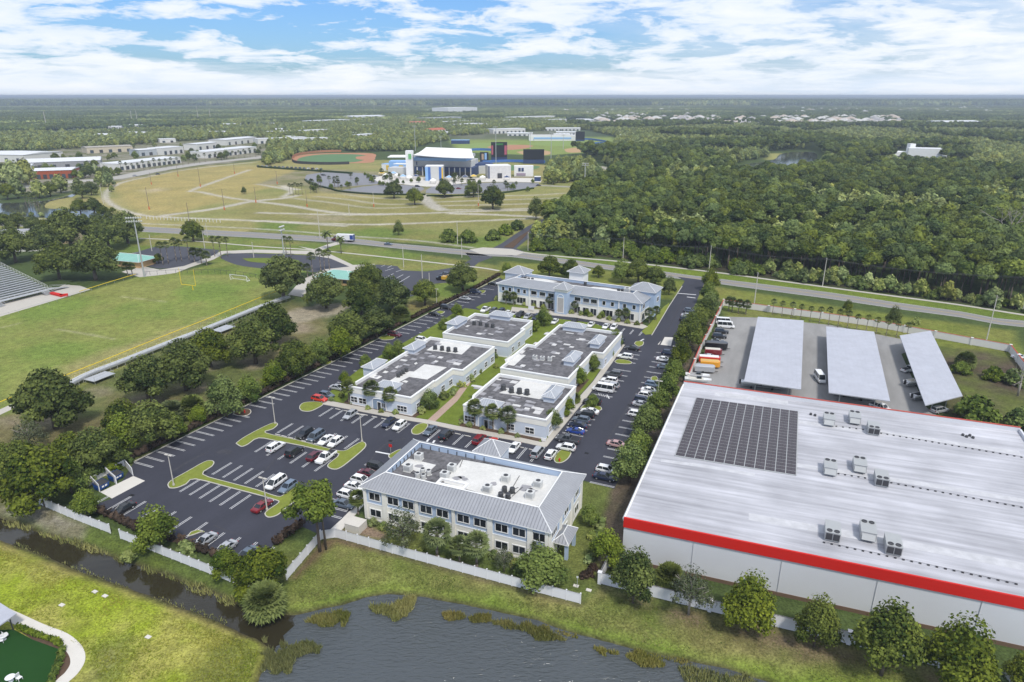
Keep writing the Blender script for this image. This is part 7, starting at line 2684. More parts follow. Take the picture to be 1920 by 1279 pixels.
trailer((1341,655),TA,7.0,1.15,2.6,PAINTC['black'],'black box cargo trailer, longest in the yard row')
trailer((1336,666),TA,5.0,1.05,2.2,PAINTC['red'],'dark red low trailer below the black cargo trailer',PAINTC['cream'])
trailer((1329,680),TA,6.2,1.1,2.2,PAINTC['brightred'],'bright red trailer with white roof beside the silver sports car',VINYL)
trailer((1330,689),TA,5.6,1.1,2.3,PAINTC['orange'],'orange cargo trailer, only one of its colour',PAINTC['yellow'])
trailer((1320,698),TA,5.6,1.1,2.3,PAINTC['silver'],'silver grey cargo trailer beside the orange one')
def boat(px,rz,L,label,cover=None,z=0.7,grp='boats in the storage yard'):
 r = root('boat',P(*px),label,'boat',grp,rz,True)
 b = MB()
 S_ = []
 for t,w,k in ((-.5,1.0,.1),(-.2,1.1,.05),(.15,1.05,.1),(.38,.6,.35),(.5,.06,.8)):
  S_.append([(t * L,0,z + k),(t * L,w * .75,z + .35 + k * .4),(t * L,w,z + 1.0 + k * .25),(t * L,-w,z + 1.0 + k * .25),(t * L,-w * .75,z + .35 + k * .4)])
 loft(b,S_)
 b.build('hull',PAINTC['white'],r)
 b = MB()
 b.box(-.35 * L,.2 * L,-.75,.75,z + 1.02,z + 1.14)
 b.build('cockpit',cover or TRIM,r)
 b = MB()
 b.box(-.05 * L,.12 * L,-.5,.5,z + 1.1,z + 1.7)
 b.build('console',CARGLASS,r)
 b = MB()
 b.box(-.56 * L,-.5 * L,-.2,.2,z + .2,z + 1.5)
 b.build('outboard_motor',TRIM,r)
 b = MB()
 b.box(-.45 * L,.4 * L,-.6,.6,z - .2,z - .05)
 b.build('trailer_frame',GALV,r)
 for s in (-1,1):
  b = MB()
  b.tube((-.1 * L,s * .9,.33),(-.1 * L,s * 1.1,.33),.33,.33,10)
  b.build('wheel',TYRE,r)
boat((1307,712),TA,7.0,'white boat on a trailer by the warehouse corner, farther of two',mat('boat_cover_grey',(0.3,0.3,0.3),0.8))
boat((1308,720),TA,7.5,'white boat on a trailer by the warehouse corner, nearer of two',mat('boat_cover_cream',(0.6,0.58,0.52),0.8))
boat((1716,722),R(20),8,'covered cream boat under the slanting canopy edge',PAINTC['cream'])
boat((1727,748),R(20),7,'white boat poking out near the end of the slanting canopy',TRIM)
boat((1412,726),R(-10),7,'boat in the shade under the leftmost canopy end',TRIM)
boat((1452,730),R(-15),7,'tan boat under the leftmost canopy end beside another boat',PAINTC['cream'])
boat((1585,742),R(-15),7,'dark covered boat under the middle canopy end',TRIM)
boat((1618,750),R(-15),7,'boat beside a white truck under the middle canopy end',mat('boat_cover_grey',(0.3,0.3,0.3),0.8))
# ------------------------------------------------------------------ poles, masts and wires
POLE = mat('concrete_pole',(0.52,0.49,0.44),0.8,0.06,1.0)
WOOD = mat('wood_pole',(0.20,0.155,0.12),0.85,0.08,1.0)
POLEG = mat('grey_steel_pole',(0.46,0.47,0.48),0.5,0.05,0.5,metal=0.3)
def lamp_post(px,h,label,rz,group='lamp posts in the office lot'):
 r = root('lamp_post',P(*px),label,'lamp post',group,rz,True)
 b = MB()
 b.tube((0,0,0),(0,0,h),0.13,0.075,8)
 b.build('pole',POLE,r)
 b = MB()
 b.tube((0,0,0),(0,0,.5),.26,.24,8)
 b.build('base',CONC,r)
 for s in (-1,1):
  b = MB()
  b.box(s * .15 - .02,s * .95,-.18,.18,h - .1,h + .06) if s > 0 else b.box(-.95,-.13,-.18,.18,h - .1,h + .06)
  b.build('lamp_head',POLE,r)
 kids(r,*r.children)
 return r
lamp_post((326,911),7.4,'lamp post on the T-shaped island left in the lot',YB)
lamp_post((516,795),7.4,'lamp post at the upper tip of the middle island',YB)
lamp_post((679,829),7.4,'lamp post at the right end of the middle island',YB)
lamp_post((501,957),7.4,'lamp post beside the dark red sedan on the near island',YB)
lamp_post((1232,762),7.4,'lamp post among the lane trees by white cars',YB,'lamp posts by the lane')
lamp_post((1264,690),7.0,'lamp post among the lane trees by the yard trailers',YB,'lamp posts by the lane')
lamp_post((1293,636),7.0,'lamp post among the lane trees near the concrete patch',YB,'lamp posts by the lane')
lamp_post((819,574),7.0,'lamp post in the hedge near low black car',YB,'lamp posts by the hedge')
def utility_pole(px,h,label,m=None,arm=True,group='utility poles along the main road',rz=R(80)):
 r = root('utility_pole',P(*px),label,'utility pole',group,rz,True)
 b = MB()
 b.tube((0,0,0),(0,0,h),0.2,0.12,8)
 b.build('pole',m or POLE,r)
 if arm:
  b = MB()
  b.box(-1.1,1.1,-.06,.06,h - .5,h - .36)
  b.build('crossarm',WOOD,r)
  for x in (-1,0,1):
   b = MB()
   b.tube((x,0,h - .36),(x,0,h - .05),.06,.04,6)
   b.build('insulator',MGREY,r)
 return P(*px)
for px,h,lb in (((990,470),10,'concrete utility pole at the junction, leftmost in line'),((1168,486),11,'concrete pole with transformer in front of the pale thicket'),((1329,510),12.5,'concrete utility pole above the office entrance road'),
    ((1542,537),12.5,'concrete utility pole against the dark forest, right of the canopies'),((1849,640),16,'tall near utility pole above the red-capped wall'),((1917,585),14,'utility pole at the right photo edge by the side street'),((1414,571),13,'slim utility pole on the verge behind the yard corner')):
 utility_pole(px,h,lb)
for (x,y),h,lb in (((858,458),13,'wood pole by the bushes at the main road'),((866,483),10,'pole beside the school exit oak'),((757,501),10,'pale pole on the verge above the school lot'),((792,522),11,'white pole in the school lot island'),((805,528),4,'short white post in the school lot'),
     ((600,448),17,'very tall slim pole by the truck on the main road'),((285,471),9,'slim pole in the school parking palms, left'),((384,466),10,'slim pole between two groups of school palms'),((389,444),8,'slim pole beside the ball-shaped oak'),((476,483),8,'short pole at the school drive'),
     ((175,478),8,'slanting white pole among the school oaks')):
 utility_pole((x,y),h,lb,POLE,False,'poles round the school')
for (x,y),h,lb in (((280,393),16,'wood pole in the event field left of the loop, orange base'),((376,350),17,'wood pole at the bend of the inner field track'),((421,394),15,'wood pole beside the wide diagonal track'),((356,421),14,'wood pole near the row of white posts'),((284,346),11,'wood pole near the industrial street, left'),
     ((334,331),12,'wood pole near the industrial street, right'),((440,326),10,'wood pole by the upper field track'),((480,380),12,'wood pole at the field track crossing'),((520,345),12,'wood pole by the wide curved track'),((576,388),12,'wood pole with orange base below the palms'),((655,404),8,'short dark post in the field'),
     ((701,388),11,'pole with orange base in the field below the plaza'),((897,386),16,'pole with orange base by the largest field oak'),((1025,408),13,'wood pole at the field end by the forest'),((194,382),14,'pale pole behind the pond trees'),((67,346),12,'pale pole by the pond wood'),((181,333),14,'pale pole near the glass fronted building')):
 r = root('field_pole',P(x,y),lb,'pole','poles in the event fields',0,True)
 b = MB()
 b.tube((0,0,0),(0,0,h),0.22,0.14,7)
 b.build('pole',WOOD if 'wood' in lb else POLE,r)
 if 'wood' in lb or 'orange' in lb:
  b = MB()
  b.tube((0,0,0),(0,0,2.2),0.45,0.45,7)
  b.build('base_wrap',mat('orange_wrap',(0.55,0.16,0.06),0.8,0.05,1.0),r)
def mast(px,h,label,bank,rz,group,r0=0.4,rows=2):
 r = root('floodlight_mast',P(*px),label,'light mast',group,rz,True)
 b = MB()
 b.tube((0,0,0),(0,0,h),r0,r0 * .55,10)
 b.build('mast',POLEG,r)
 b = MB()
 for k in range(rows):
  b.box(-bank / 2,bank / 2,-.12,.12,h - 1.6 * k - .1,h - 1.6 * k + .1)
 b.build('crossbar',POLEG,r)
 n = max(3,int(bank / 1.0))
 for k in range(rows):
  for i in range(n):
   b = MB()
   x = -bank / 2 + bank * (i + .5) / n
   b.tube((x,-.1,h - 1.6 * k + .2),(x,-.75,h - 1.6 * k - .1),.22,.42,8)
   b.build('floodlight',MLIGHT,r)
mast((271,519),27,'tall field floodlight mast at the corner of the football field',7.0,R(10),'field floodlight masts')
mast((536,508),21,'floodlight mast between palms at the school drive',4.5,R(80),'field floodlight masts',0.36)
for px,h,lb in (((779,283),36,'floodlight mast behind the left end of the white stadium roof'),((827,276),17,'short floodlight mast above the white stadium roof'),((930,311),44,'floodlight mast before the large scoreboard'),((994,290),30,'floodlight mast before the black scoreboard'),((1033,300),34,'floodlight mast right of the black scoreboard'),((1096,354),22,'floodlight mast at the stadium exit road'),((1056,280),22,'floodlight mast near the practice fields')):
 mast(px,h,lb,6,R(0),'stadium floodlight masts',0.5,2)
def wires(a,c,label):
 b = MB()
 p,q = a,c
 for off in (-1.0,0.0,1.0):
  pr = None
  for i in range(13):
   t = i / 12
   v = p.lerp(q,t) + Vector((0,off,0)) - UP * (6 * t * (1 - t))
   if pr is not None:
    b.tube(pr,v,0.035,0.035,3,0,False)
   pr = v
 o = b.build('power_line',MDARK)
 tag(o,label,'power line','power lines along the main road')
H_ = lambda px,h: P(*px) + UP * h
wires(H_((990,470),9.6),H_((1168,486),10.6),'wires spanning from the junction pole over the thicket')
wires(H_((1168,486),10.6),H_((1329,510),12.1),'wires spanning from the transformer pole over the bushes')
wires(H_((1329,510),12.1),H_((1542,537),12.1),'wires spanning before the dark forest left half')
wires(H_((1542,537),12.1),H_((1917,585),13.6),'wires spanning before the dark forest right half')
# white posts by the event field, signs, hydrants, small boxes
for i in range(22):
 p = P(275 + 138 * i / 21,411 + 6.5 * i / 21)
 r = MB()
 r.tube((p.x,p.y,0),(p.x,p.y,2.2),.16,.16,5)
 o = r.build('marker_post',VINYL)
 tag(o,ORDN[i] + ' white post from the left in the row along the event field','post','white posts of the event field')
def sign(px,h,w,hh,label,m,back=None,rz=YB,legs=1,nm='sign_board'):
 r = root(nm,P(*px),label,'sign',None,rz,True)
 b = MB()
 for s in ((0,) if legs == 1 else (-w * .35,w * .35)):
  b.tube((s,0,0),(s,0,h),.05,.05,6)
 b.build('post',MGREY,r)
 b = MB()
 b.box(-w / 2,w / 2,-.05,.05,h - hh,h)
 b.build('panel',m,r)
sign((733,852),2.6,.8,.7,'red stop sign on a post at the island by the blue office',RED,nm='stop_sign')
sign((996,585),2.4,2.4,1.4,'white sign board on the lawn in front of the far office',VINYL,legs=2)
sign((1019,829),1.0,1.1,.7,'small white sign on the mulch at the square office corner',VINYL)
sign((1082,1101),2.2,.3,.3,'thin white marker post on the grass beside the lake fence end',VINYL,nm='marker_sign')
for px,lb in (((1049,866),'red fire hydrant on the corner island by white cars'),((459,775),'red fire hydrant on the mulched island of the left row')):
 r = root('fire_hydrant',P(*px) + UP * .15,lb,'hydrant','fire hydrants',0,True)
 b = MB()
 b.lathe((0,0),[(.18,0),(.18,.1),(.13,.12),(.13,.6),(.17,.62),(.15,.75),(.06,.85),(0,.86)],8)
 b.tube((-.28,0,.45),(.28,0,.45),.08,.08,6)
 b.build('body',mat('hydrant_red',(0.55,0.03,0.02),0.5),r)
 b = MB()
 b.tube((0,-.15,.45),(0,-.24,.45),.09,.09,6)
 b.build('outlet_cap',mat('hydrant_red',(0.55,0.03,0.02),0.5),r)
for (x,y),lb in (((178,1110),'pale utility lid on the bright lawn, uppermost'),((197,1118),'pale utility lid on the bright lawn, just right of the uppermost'),((116,1135),'pale utility lid on the bright lawn, left'),((278,1195),'pale utility lid on the bright lawn, lowest'),((1080,1099),'pale concrete lid beside the lake fence end, left'),((1104,1107),'pale concrete lid beside the lake fence end, right')):
 p = P(x,y)
 b = MB()
 b.obox(p,DB,DA,.45,.3,0,.12)
 b.obox(p,DB,DA,.12,.1,.12,.15)
 o = b.build('utility_box',CONC_W)
 tag(o,lb,'utility lid','utility lids in the grass')
p = P(672,985)
b = MB()
b.obox(P(668,992),DB,DA,1.6,1.3,0.0,1.6)
b.obox(P(668,992),DB,DA,1.65,1.35,1.6,1.7)
b.obox(P(664,998),DB,DA,0.5,.2,0.2,1.3)
tag(b.build('utility_cabinet',CONC_W),'pale utility cabinet beside the walk at the blue office','cabinet')
# ------------------------------------------------------------------ football field
def goalpost():
 r = root('goalpost',P(362,544),'yellow football goalpost at the far end of the field','goalpost')
 ym = mat('yellow_paint',(0.75,0.55,0.03),0.5,0.03)
 base,l,rr_ = P(362,544),P(340,533,3.05),P(367,536,3.05)
 m = (l + rr_) / 2
 b = MB()
 b.tube(base,base + UP * 2,.16,.16,6)
 b.tube(base + UP * 2,m,.14,.12,6)
 b.build('stem',ym,r)
 b = MB()
 b.tube(l,rr_,.12,.12,6)
 b.build('crossbar',ym,r)
 for q in (l,rr_):
  b = MB()
  b.tube(q,q + UP * 7,.1,.08,6)
  b.build('upright',ym,r)
goalpost()
def soccer_goal(a,c,label):
 r = root('soccer_goal',P(*a),label,'soccer goal',None)
 p,q = P(*a),P(*c)
 d = (q - p).normalized()
 s = Vector((-d.y,d.x,0)) * 1.8
 b = MB()
 for u,v in ((p,p + UP * 2.4),(q,q + UP * 2.4),(p + UP * 2.4,q + UP * 2.4),(p + s,q + s),(p,p + s),(q,q + s),(p + UP * 2.4,p + s),(q + UP * 2.4,q + s)):
  b.tube(u,v,.11,.11,5)
 b.build('frame',VINYL,r)
 b = MB()
 for i in range(14):
  u = p.lerp(q,i / 13)
  b.tube(u + UP * 2.4,u + s,.02,.02,3,0,False)
 b.build('net',MLIGHT,r)
soccer_goal((432,524),(463,528),'white soccer goal at the far edge of the football field')
def grandstand():
 F,B = P(90,541,1.4),P(24,490,9.0)
 f0 = P(0,563,1.4)
 f = (f0 - F)
 f.z = 0
 f.normalize()
 dp = Vector((-f.y,f.x,0))
 if dp.dot(B - F) < 0:
  dp = -dp
 D = (B - F).dot(dp)
 F0 = Vector((F.x,F.y,0))
 L = 62
 r = root('grandstand',F0 + f * L / 2 + dp * D / 2,'large aluminium grandstand at the left edge facing the football field','grandstand')
 n = 16
 b,st = MB(),MB()
 for i in range(n):
  t = i / n
  z = 1.5 + 7.5 * t
  c = F0 + f * L / 2 + dp * (D * (t + .5 / n))
  b.obox(c,f,dp,L / 2,D / n * .26,z + .42,z + .5)
  st.obox(c + dp * D / n * .2,f,dp,L / 2,D / n * .30,z,z + .07)
  st.obox(c + dp * D / n * .5,f,dp,L / 2,.03,z,z + .45)
 b.build('seats',GALV,r)
 st.build('footboards',mat('stand_deck',(0.36,0.37,0.38),0.6,0.06,0.6),r)
 b = MB()
 c = F0 + f * L / 2 - dp * 1.2
 b.obox(c,f,dp,L / 2 + 1,1.3,1.25,1.45)
 b.build('walkway',GALV,r)
 b = MB()
 for i in range(0,26):
  q = F0 + f * (L * i / 25) - dp * 2.4
  b.tube(wpt(q,1.4),wpt(q,2.5),.05,.05,4)
 b.tube(wpt(F0 - dp * 2.4,2.5),wpt(F0 + f * L - dp * 2.4,2.5),.05,.05,4)
 for i in range(n + 1):
  t = i / n
  for e in (0,L):
   q = F0 + f * e + dp * D * t
   b.tube(wpt(q,1.5 + 7.5 * t),wpt(q,2.8 + 7.5 * t),.06,.06,4)
 for e in (0,L):
  b.tube(wpt(F0 + f * e,2.8),wpt(F0 + f * e + dp * D,10.3),.06,.06,4)
  b.tube(wpt(F0 + f * e,2.2),wpt(F0 + f * e + dp * D,9.7),.04,.04,4)
 for i in range(22):
  q = F0 + f * (L * i / 21) + dp * D
  b.tube(wpt(q,9),wpt(q,10.5),.05,.05,4)
 b.tube(wpt(F0 + dp * D,10.5),wpt(F0 + f * L + dp * D,10.5),.06,.06,4)
 b.build('railing',MLIGHT,r)
 b = MB()
 for i in range(14):
  for t in (0.0,.35,.7,1.0):
   q = F0 + f * (L * i / 13) + dp * D * t
   b.tube(wpt(q,0),wpt(q,1.3 + 7.5 * t),.1,.1,5)
 b.build('supports',MGREY,r)
 b = MB()
 for e,w_ in ((3.0,1.6),(22.0,1.6)):
  for k in range(8):
   q = F0 + f * e - dp * (2.6 + .35 * k)
   b.obox(q,f,dp,w_,.17,1.2 - .15 * k,1.26 - .15 * k)
  for s in (-w_,w_):
   b.tube(wpt(F0 + f * (e + s) - dp * 2.5,2.4),wpt(F0 + f * (e + s) - dp * 5.4,1.1),.05,.05,4)
 q0 = F0 - f * 1.0
 for k in range(8):
  b.obox(q0 - f * (.9 * k) - dp * 0.6,f,dp,.5,1.2,1.3 - .15 * k,1.38 - .15 * k)
 b.tube(wpt(q0 - dp * 1.8,2.5),wpt(q0 - f * 7.2 - dp * 1.8,1.2),.05,.05,4)
 b.tube(wpt(q0 + dp * .6,2.5),wpt(q0 - f * 7.2 + dp * .6,1.2),.05,.05,4)
 b.build('stairs',GALV,r)
grandstand()
sheet('stand_apron',[(-60,600),(0,594),(107,562),(170,543),(150,536),(120,534),(96,545),(40,560),(-60,580)],CONC,0.03)
b = MB()
a,m_,c = P(97,552),P(114,556),P(128,555)
for p,q in ((a,m_ + (m_ - a) * .2),(m_ + Vector((0,-.6,0)),c)):
 d = (q - p).normalized()
 b.obox((p + q) / 2,d,Vector((-d.y,d.x,0)),(q - p).length / 2,.7,.35,1.0)
 b.obox((p + q) / 2,d,Vector((-d.y,d.x,0)),(q - p).length / 2 - .1,.55,0,.35)
tag(b.build('ticket_counter',RED),'bright red L-shaped counter at the foot of the grandstand stairs','counter')
def walkway():
 path = smooth_path([P(x,y) for x,y in ((128,729),(168,708),(215,690),(300,656),(395,619),(480,584),(541,562))],5)
 r = root('metal_walkway',path[len(path) // 2],'long raised metal bleacher walkway along the near side of the football field','walkway')
 nrm = []
 for i,p in enumerate(path):
  d = (path[min(i + 1,len(path) - 1)] - path[max(i - 1,0)]).normalized()
  nrm.append(Vector((-d.y,d.x,0)))
 b,se,ra,su,bk = MB(),MB(),MB(),MB(),MB()
 for i in range(len(path) - 1):
  p,q = path[i],path[i + 1]
  d = (q - p).normalized()
  s = Vector((-d.y,d.x,0))
  L = (q - p).length / 2 + .02
  c = (p + q) / 2
  b.obox(c,d,s,L,1.2,1.25,1.35)
  se.obox(c + s * 1.5,d,s,L,.16,1.2,1.26)
  se.obox(c + s * 2.0,d,s,L,.16,.8,.86)
  se.obox(c - s * .9,d,s,L,.16,1.75,1.81)
  bk.obox(c - s * 1.3,d,s,L,.05,1.0,1.5)
  n = max(1,int(L * 2 / 2.2))
  for k in range(n):
   t = p.lerp(q,k / n)
   ra.tube(t - s * 1.3,t - s * 1.3 + UP * 2.5,.05,.05,4)
   ra.tube(t + s * 1.2 + UP * 1.3,t + s * 1.2 + UP * 2.1,.035,.035,4)
   su.tube(t + s * 1.0,t + s * 1.0 + UP * 1.25,.06,.06,4)
   su.tube(t - s * 1.0,t + s * .9 + UP * 1.2,.04,.04,4)
  for z in (1.8,2.5):
   ra.tube(p - s * 1.3 + UP * z,q - s * 1.3 + UP * z,.045,.045,4,0,False)
 b.build('deck',GALV,r)
 se.build('bench_planks',MLIGHT,r)
 ra.build('railing',MLIGHT,r)
 su.build('supports',MGREY,r)
 bk.build('back_board',MGREY,r)
 b = MB()
 for (x,y),w_ in (((420,621),3.4),((188,712),3.4)):
  c = P(x,y)
  b.obox(c,DA,DB,w_,2.2,.95,1.1)
  for sx in (-1,1):
   for sy in (-1,1):
    b.tube(c + DA * sx * w_ * .9 + DB * sy * 2,c + DA * sx * w_ * .9 + DB * sy * 2 + UP * 2.2,.06,.06,4)
  b.tube(c + DA * w_ * .9 + DB * 2 + UP * 2.2,c - DA * w_ * .9 + DB * 2 + UP * 2.2,.05,.05,4)
 b.build('ramp_platform',GALV,r)
walkway()
b = MB()
b.prism(ribbon(pts([(-60,802),(0,773),(48,751),(130,727)]),3.0),0,.06)
struct('sidewalk',b,CONC)
def chain_fence(px,label,h=1.3):
 p = smooth_path(pts(px),4)
 r = root('field_fence',p[0],label,'fence','fences of the football field')
 a,b = MB(),MB()
 for u,v in zip(p,p[1:]):
  L = (v - u).length
  n = max(1,int(L / 3))
  for i in range(n):
   t = u.lerp(v,i / n)
   a.tube(t,t + UP * h,.04,.04,4)
  b.tube(u + UP * h,v + UP * h,.13,.13,5)
 a.build('posts',MGREY,r)
 b.build('top_cover',mat('yellow_paint',(0.75,0.55,0.03),0.5,0.03),r)
chain_fence([(-60,790),(0,763),(100,721),(200,681),(300,640),(400,600),(480,567),(520,551)],'low field fence with yellow top along the metal walkway')
chain_fence([(150,552),(200,536),(256,519)],'low field fence with yellow top by the grandstand apron')
p = smooth_path(pts([(-60,612),(0,597),(107,566),(165,549)]),3)
r = root('chain_fence',p[0],'grey chain fence between the grandstand and the field','fence')
a = MB()
for u,v in zip(p,p[1:]):
 n = max(1,int((v - u).length / 3))
 for i in range(n):
  t = u.lerp(v,i / n)
  a.tube(t,t + UP * 1.3,.05,.05,4)
 a.tube(u + UP * 1.3,v + UP * 1.3,.05,.05,4)
a.build('posts_and_rail',MGREY,r)
p = smooth_path(pts([(272,517),(330,513),(425,514),(480,522),(505,530)]),4)
r = root('chain_fence',p[0],'dark chain fence round the far end of the football field','fence')
a = MB()
for u,v in zip(p,p[1:]):
 n = max(1,int((v - u).length / 2.5))
 for i in range(n):
  t = u.lerp(v,i / n)
  a.tube(t,t + UP * 1.8,.07,.07,4)
 a.tube(u + UP * 1.8,v + UP * 1.8,.06,.06,4)
a.build('posts_and_rail',MDARK,r)
# ------------------------------------------------------------------ school buildings
TEAL = seam_mat('teal_roof',(0.27,0.52,0.44),YB,0.8,0.1,0.6)
def concession(a,c,label,w=9,h=3.2):
 p,q = P(*a),P(*c)
 d = (q - p).normalized()
 s = Vector((-d.y,d.x,0))
 cc = (p + q) / 2 + s * w / 2
 r = root('concession_building',cc,label,'building','teal roofed school buildings')
 b = MB()
 b.obox(cc,d,s,(q - p).length / 2,w / 2,0,h)
 b.build('wall',mat('ochre_wall',(0.55,0.36,0.17),0.8,0.05,0.5),r)
 b = MB()
 hip(b,cc,d,s,(q - p).length / 2,w / 2,h,h + 2.2,1.2)
 b.build('roof',[TEAL,TEAL,WHITE],r)
 b = MB()
 for k in (-.6,-.2,.2,.6):
  b.obox(cc - s * w / 2 + d * k * (q - p).length / 2,d,s,1.0,.05,1.0,2.4)
 b.build('serving_hatch',MDARK,r)
concession((198,497),(262,503),'low school building with teal roof right of the paired oaks',10)
concession((598,531),(660,537),'school building with teal roof hidden behind the round oaks',10)
def flat_school():
 p,q = P(-70,476),P(92,470)
 d = (q - p).normalized()
 s = Vector((-d.y,d.x,0))
 dep,h = 40,5.5
 cc = (p + q) / 2 + s * dep / 2
 r = root('school_building',cc,'wide flat grey school roof with little vents at the left edge','building')
 b = MB()
 b.obox(cc,d,s,(q - p).length / 2,dep / 2,0,h)
 b.build('wall',CREAM,r)
 b = MB()
 b.obox(cc,d,s,(q - p).length / 2 - .4,dep / 2 - .4,h,h + .05)
 b.build('roof',mat('grey_flat_roof',(0.33,0.33,0.345),0.85,0.14,0.2,var2=0.1),r)
 b = MB()
 for i in range(26):
  b.obox(cc + d * random.uniform(-.45,.45) * (q - p).length + s * random.uniform(-.45,.45) * dep,d,s,random.uniform(.4,1),random.uniform(.4,.9),h,h + random.uniform(.4,1))
 b.build('roof_vents',MLIGHT,r)
 b = MB()
 b.obox(cc + d * ((q - p).length / 2 + 4.0) + s * 6,d,s,4.0,8,0,7.5)
 b.build('end_block',mat('tan_wall',(0.58,0.47,0.30),0.8,0.05,0.5),r)
 CITY.append([(v.x,v.y) for v in (p,q,q + s * dep,p + s * dep)])
flat_school()
# garden corner, bottom left
def pavilion():
 r = root('pavilion',P(-20,1165),'corner of a grey roofed pavilion on dark posts at the lower left edge','pavilion')
 z = 2.9
 p = [P(-90,1150,z),P(-20,1117,z),P(31,1150,z),P(-40,1200,z)]
 p = [Vector((v.x,v.y,0)) for v in p]
 b = MB()
 b.prism(p,z - .2,z)
 b.build('roof',CANROOF,r)
 ip = inset(ccw(p),.8)
 for v in ip:
  b = MB()
  b.tube(v,v + UP * (z - .2),.1,.1,6)
  b.build('post',MDARK,r)
 b = MB()
 c = sum(ip,Vector()) / 4
 b.obox(c,DA,DB,1.6,.4,.72,.8)
 b.obox(c,DA,DB,1.5,.08,0,.72)
 b.build('counter',MDARK,r)
pavilion()
def patio_chair(px,rz,label):
 r = root('patio_chair',P(*px),label,'chair','white patio furniture',rz,True)
 b = MB()
 b.box(-.3,.3,-.3,.3,.42,.47)
 b.build('seat',VINYL,r)
 b = MB()
 for k in range(6):
  b.box(-.3 + .11 * k,-.25 + .11 * k,.28,.33,.47,1.0)
 b.box(-.32,.32,.27,.34,.95,1.05)
 b.build('backrest',VINYL,r)
 for sx in (-1,1):
  for sy in (-1,1):
   b = MB()
   b.tube((sx * .27,sy * .27,0),(sx * .27,sy * .27,.43),.035,.035,5)
   b.build('leg',VINYL,r)
def patio_table(px,label):
 r = root('patio_table',P(*px),label,'table','white patio furniture',0,True)
 b = MB()
 b.lathe((0,0),[(0,.74),(.65,.74),(.65,.70),(0,.69)],14)
 b.build('table_top',VINYL,r)
 b = MB()
 b.tube((0,0,0),(0,0,.7),.06,.06,6)
 b.lathe((0,0),[(.35,0),(.3,.05),(0,.08)],10)
 b.build('pedestal',VINYL,r)
patio_table((8,1199),'white round table by the pavilion posts')
patio_chair((3,1205),0.5,'white chair in front of the table by the pavilion')
patio_chair((11,1193),2.6,'white chair behind the table by the pavilion')
patio_table((21,1277),'white round table at the bottom edge of the dark turf')
patio_chair((37,1275),1.2,'tilted white chair at the bottom edge of the dark turf')
# ------------------------------------------------------------------ stadium
NAVY = mat('navy_stadium',(0.030,0.055,0.14),0.7,0.06,0.2)
SKYB = mat('sky_blue_stadium',(0.27,0.46,0.76),0.7,0.04,0.2)
YEL = mat('stadium_yellow',(0.72,0.48,0.05),0.7,0.04,0.2)
FABRIC = mat('white_stadium_roof',(0.84,0.83,0.80),0.6,0.02,0.1)
CLAY = mat('clay_track',(0.40,0.19,0.10),0.9,0.05,0.1)
TURF = mat('synthetic_turf',(0.10,0.19,0.075),0.9,0.05,0.05)
TURFL = mat('ballfield_grass',(0.20,0.27,0.06),0.9,0.06,0.05)
def fbox(par,nm,x0,y0,x1,y1,dep,z0,z1,m,push=0.0):
 p,q = P(x0,y0),P(x1,y1)
 d = (q - p).normalized()
 s = Vector((-d.y,d.x,0))
 if s.y < 0:
  s = -s
 b = MB()
 b.obox((p + q) / 2 + s * (dep / 2 + push),d,s,(q - p).length / 2,dep / 2,z0,z1)
 return b.build(nm,m,par)
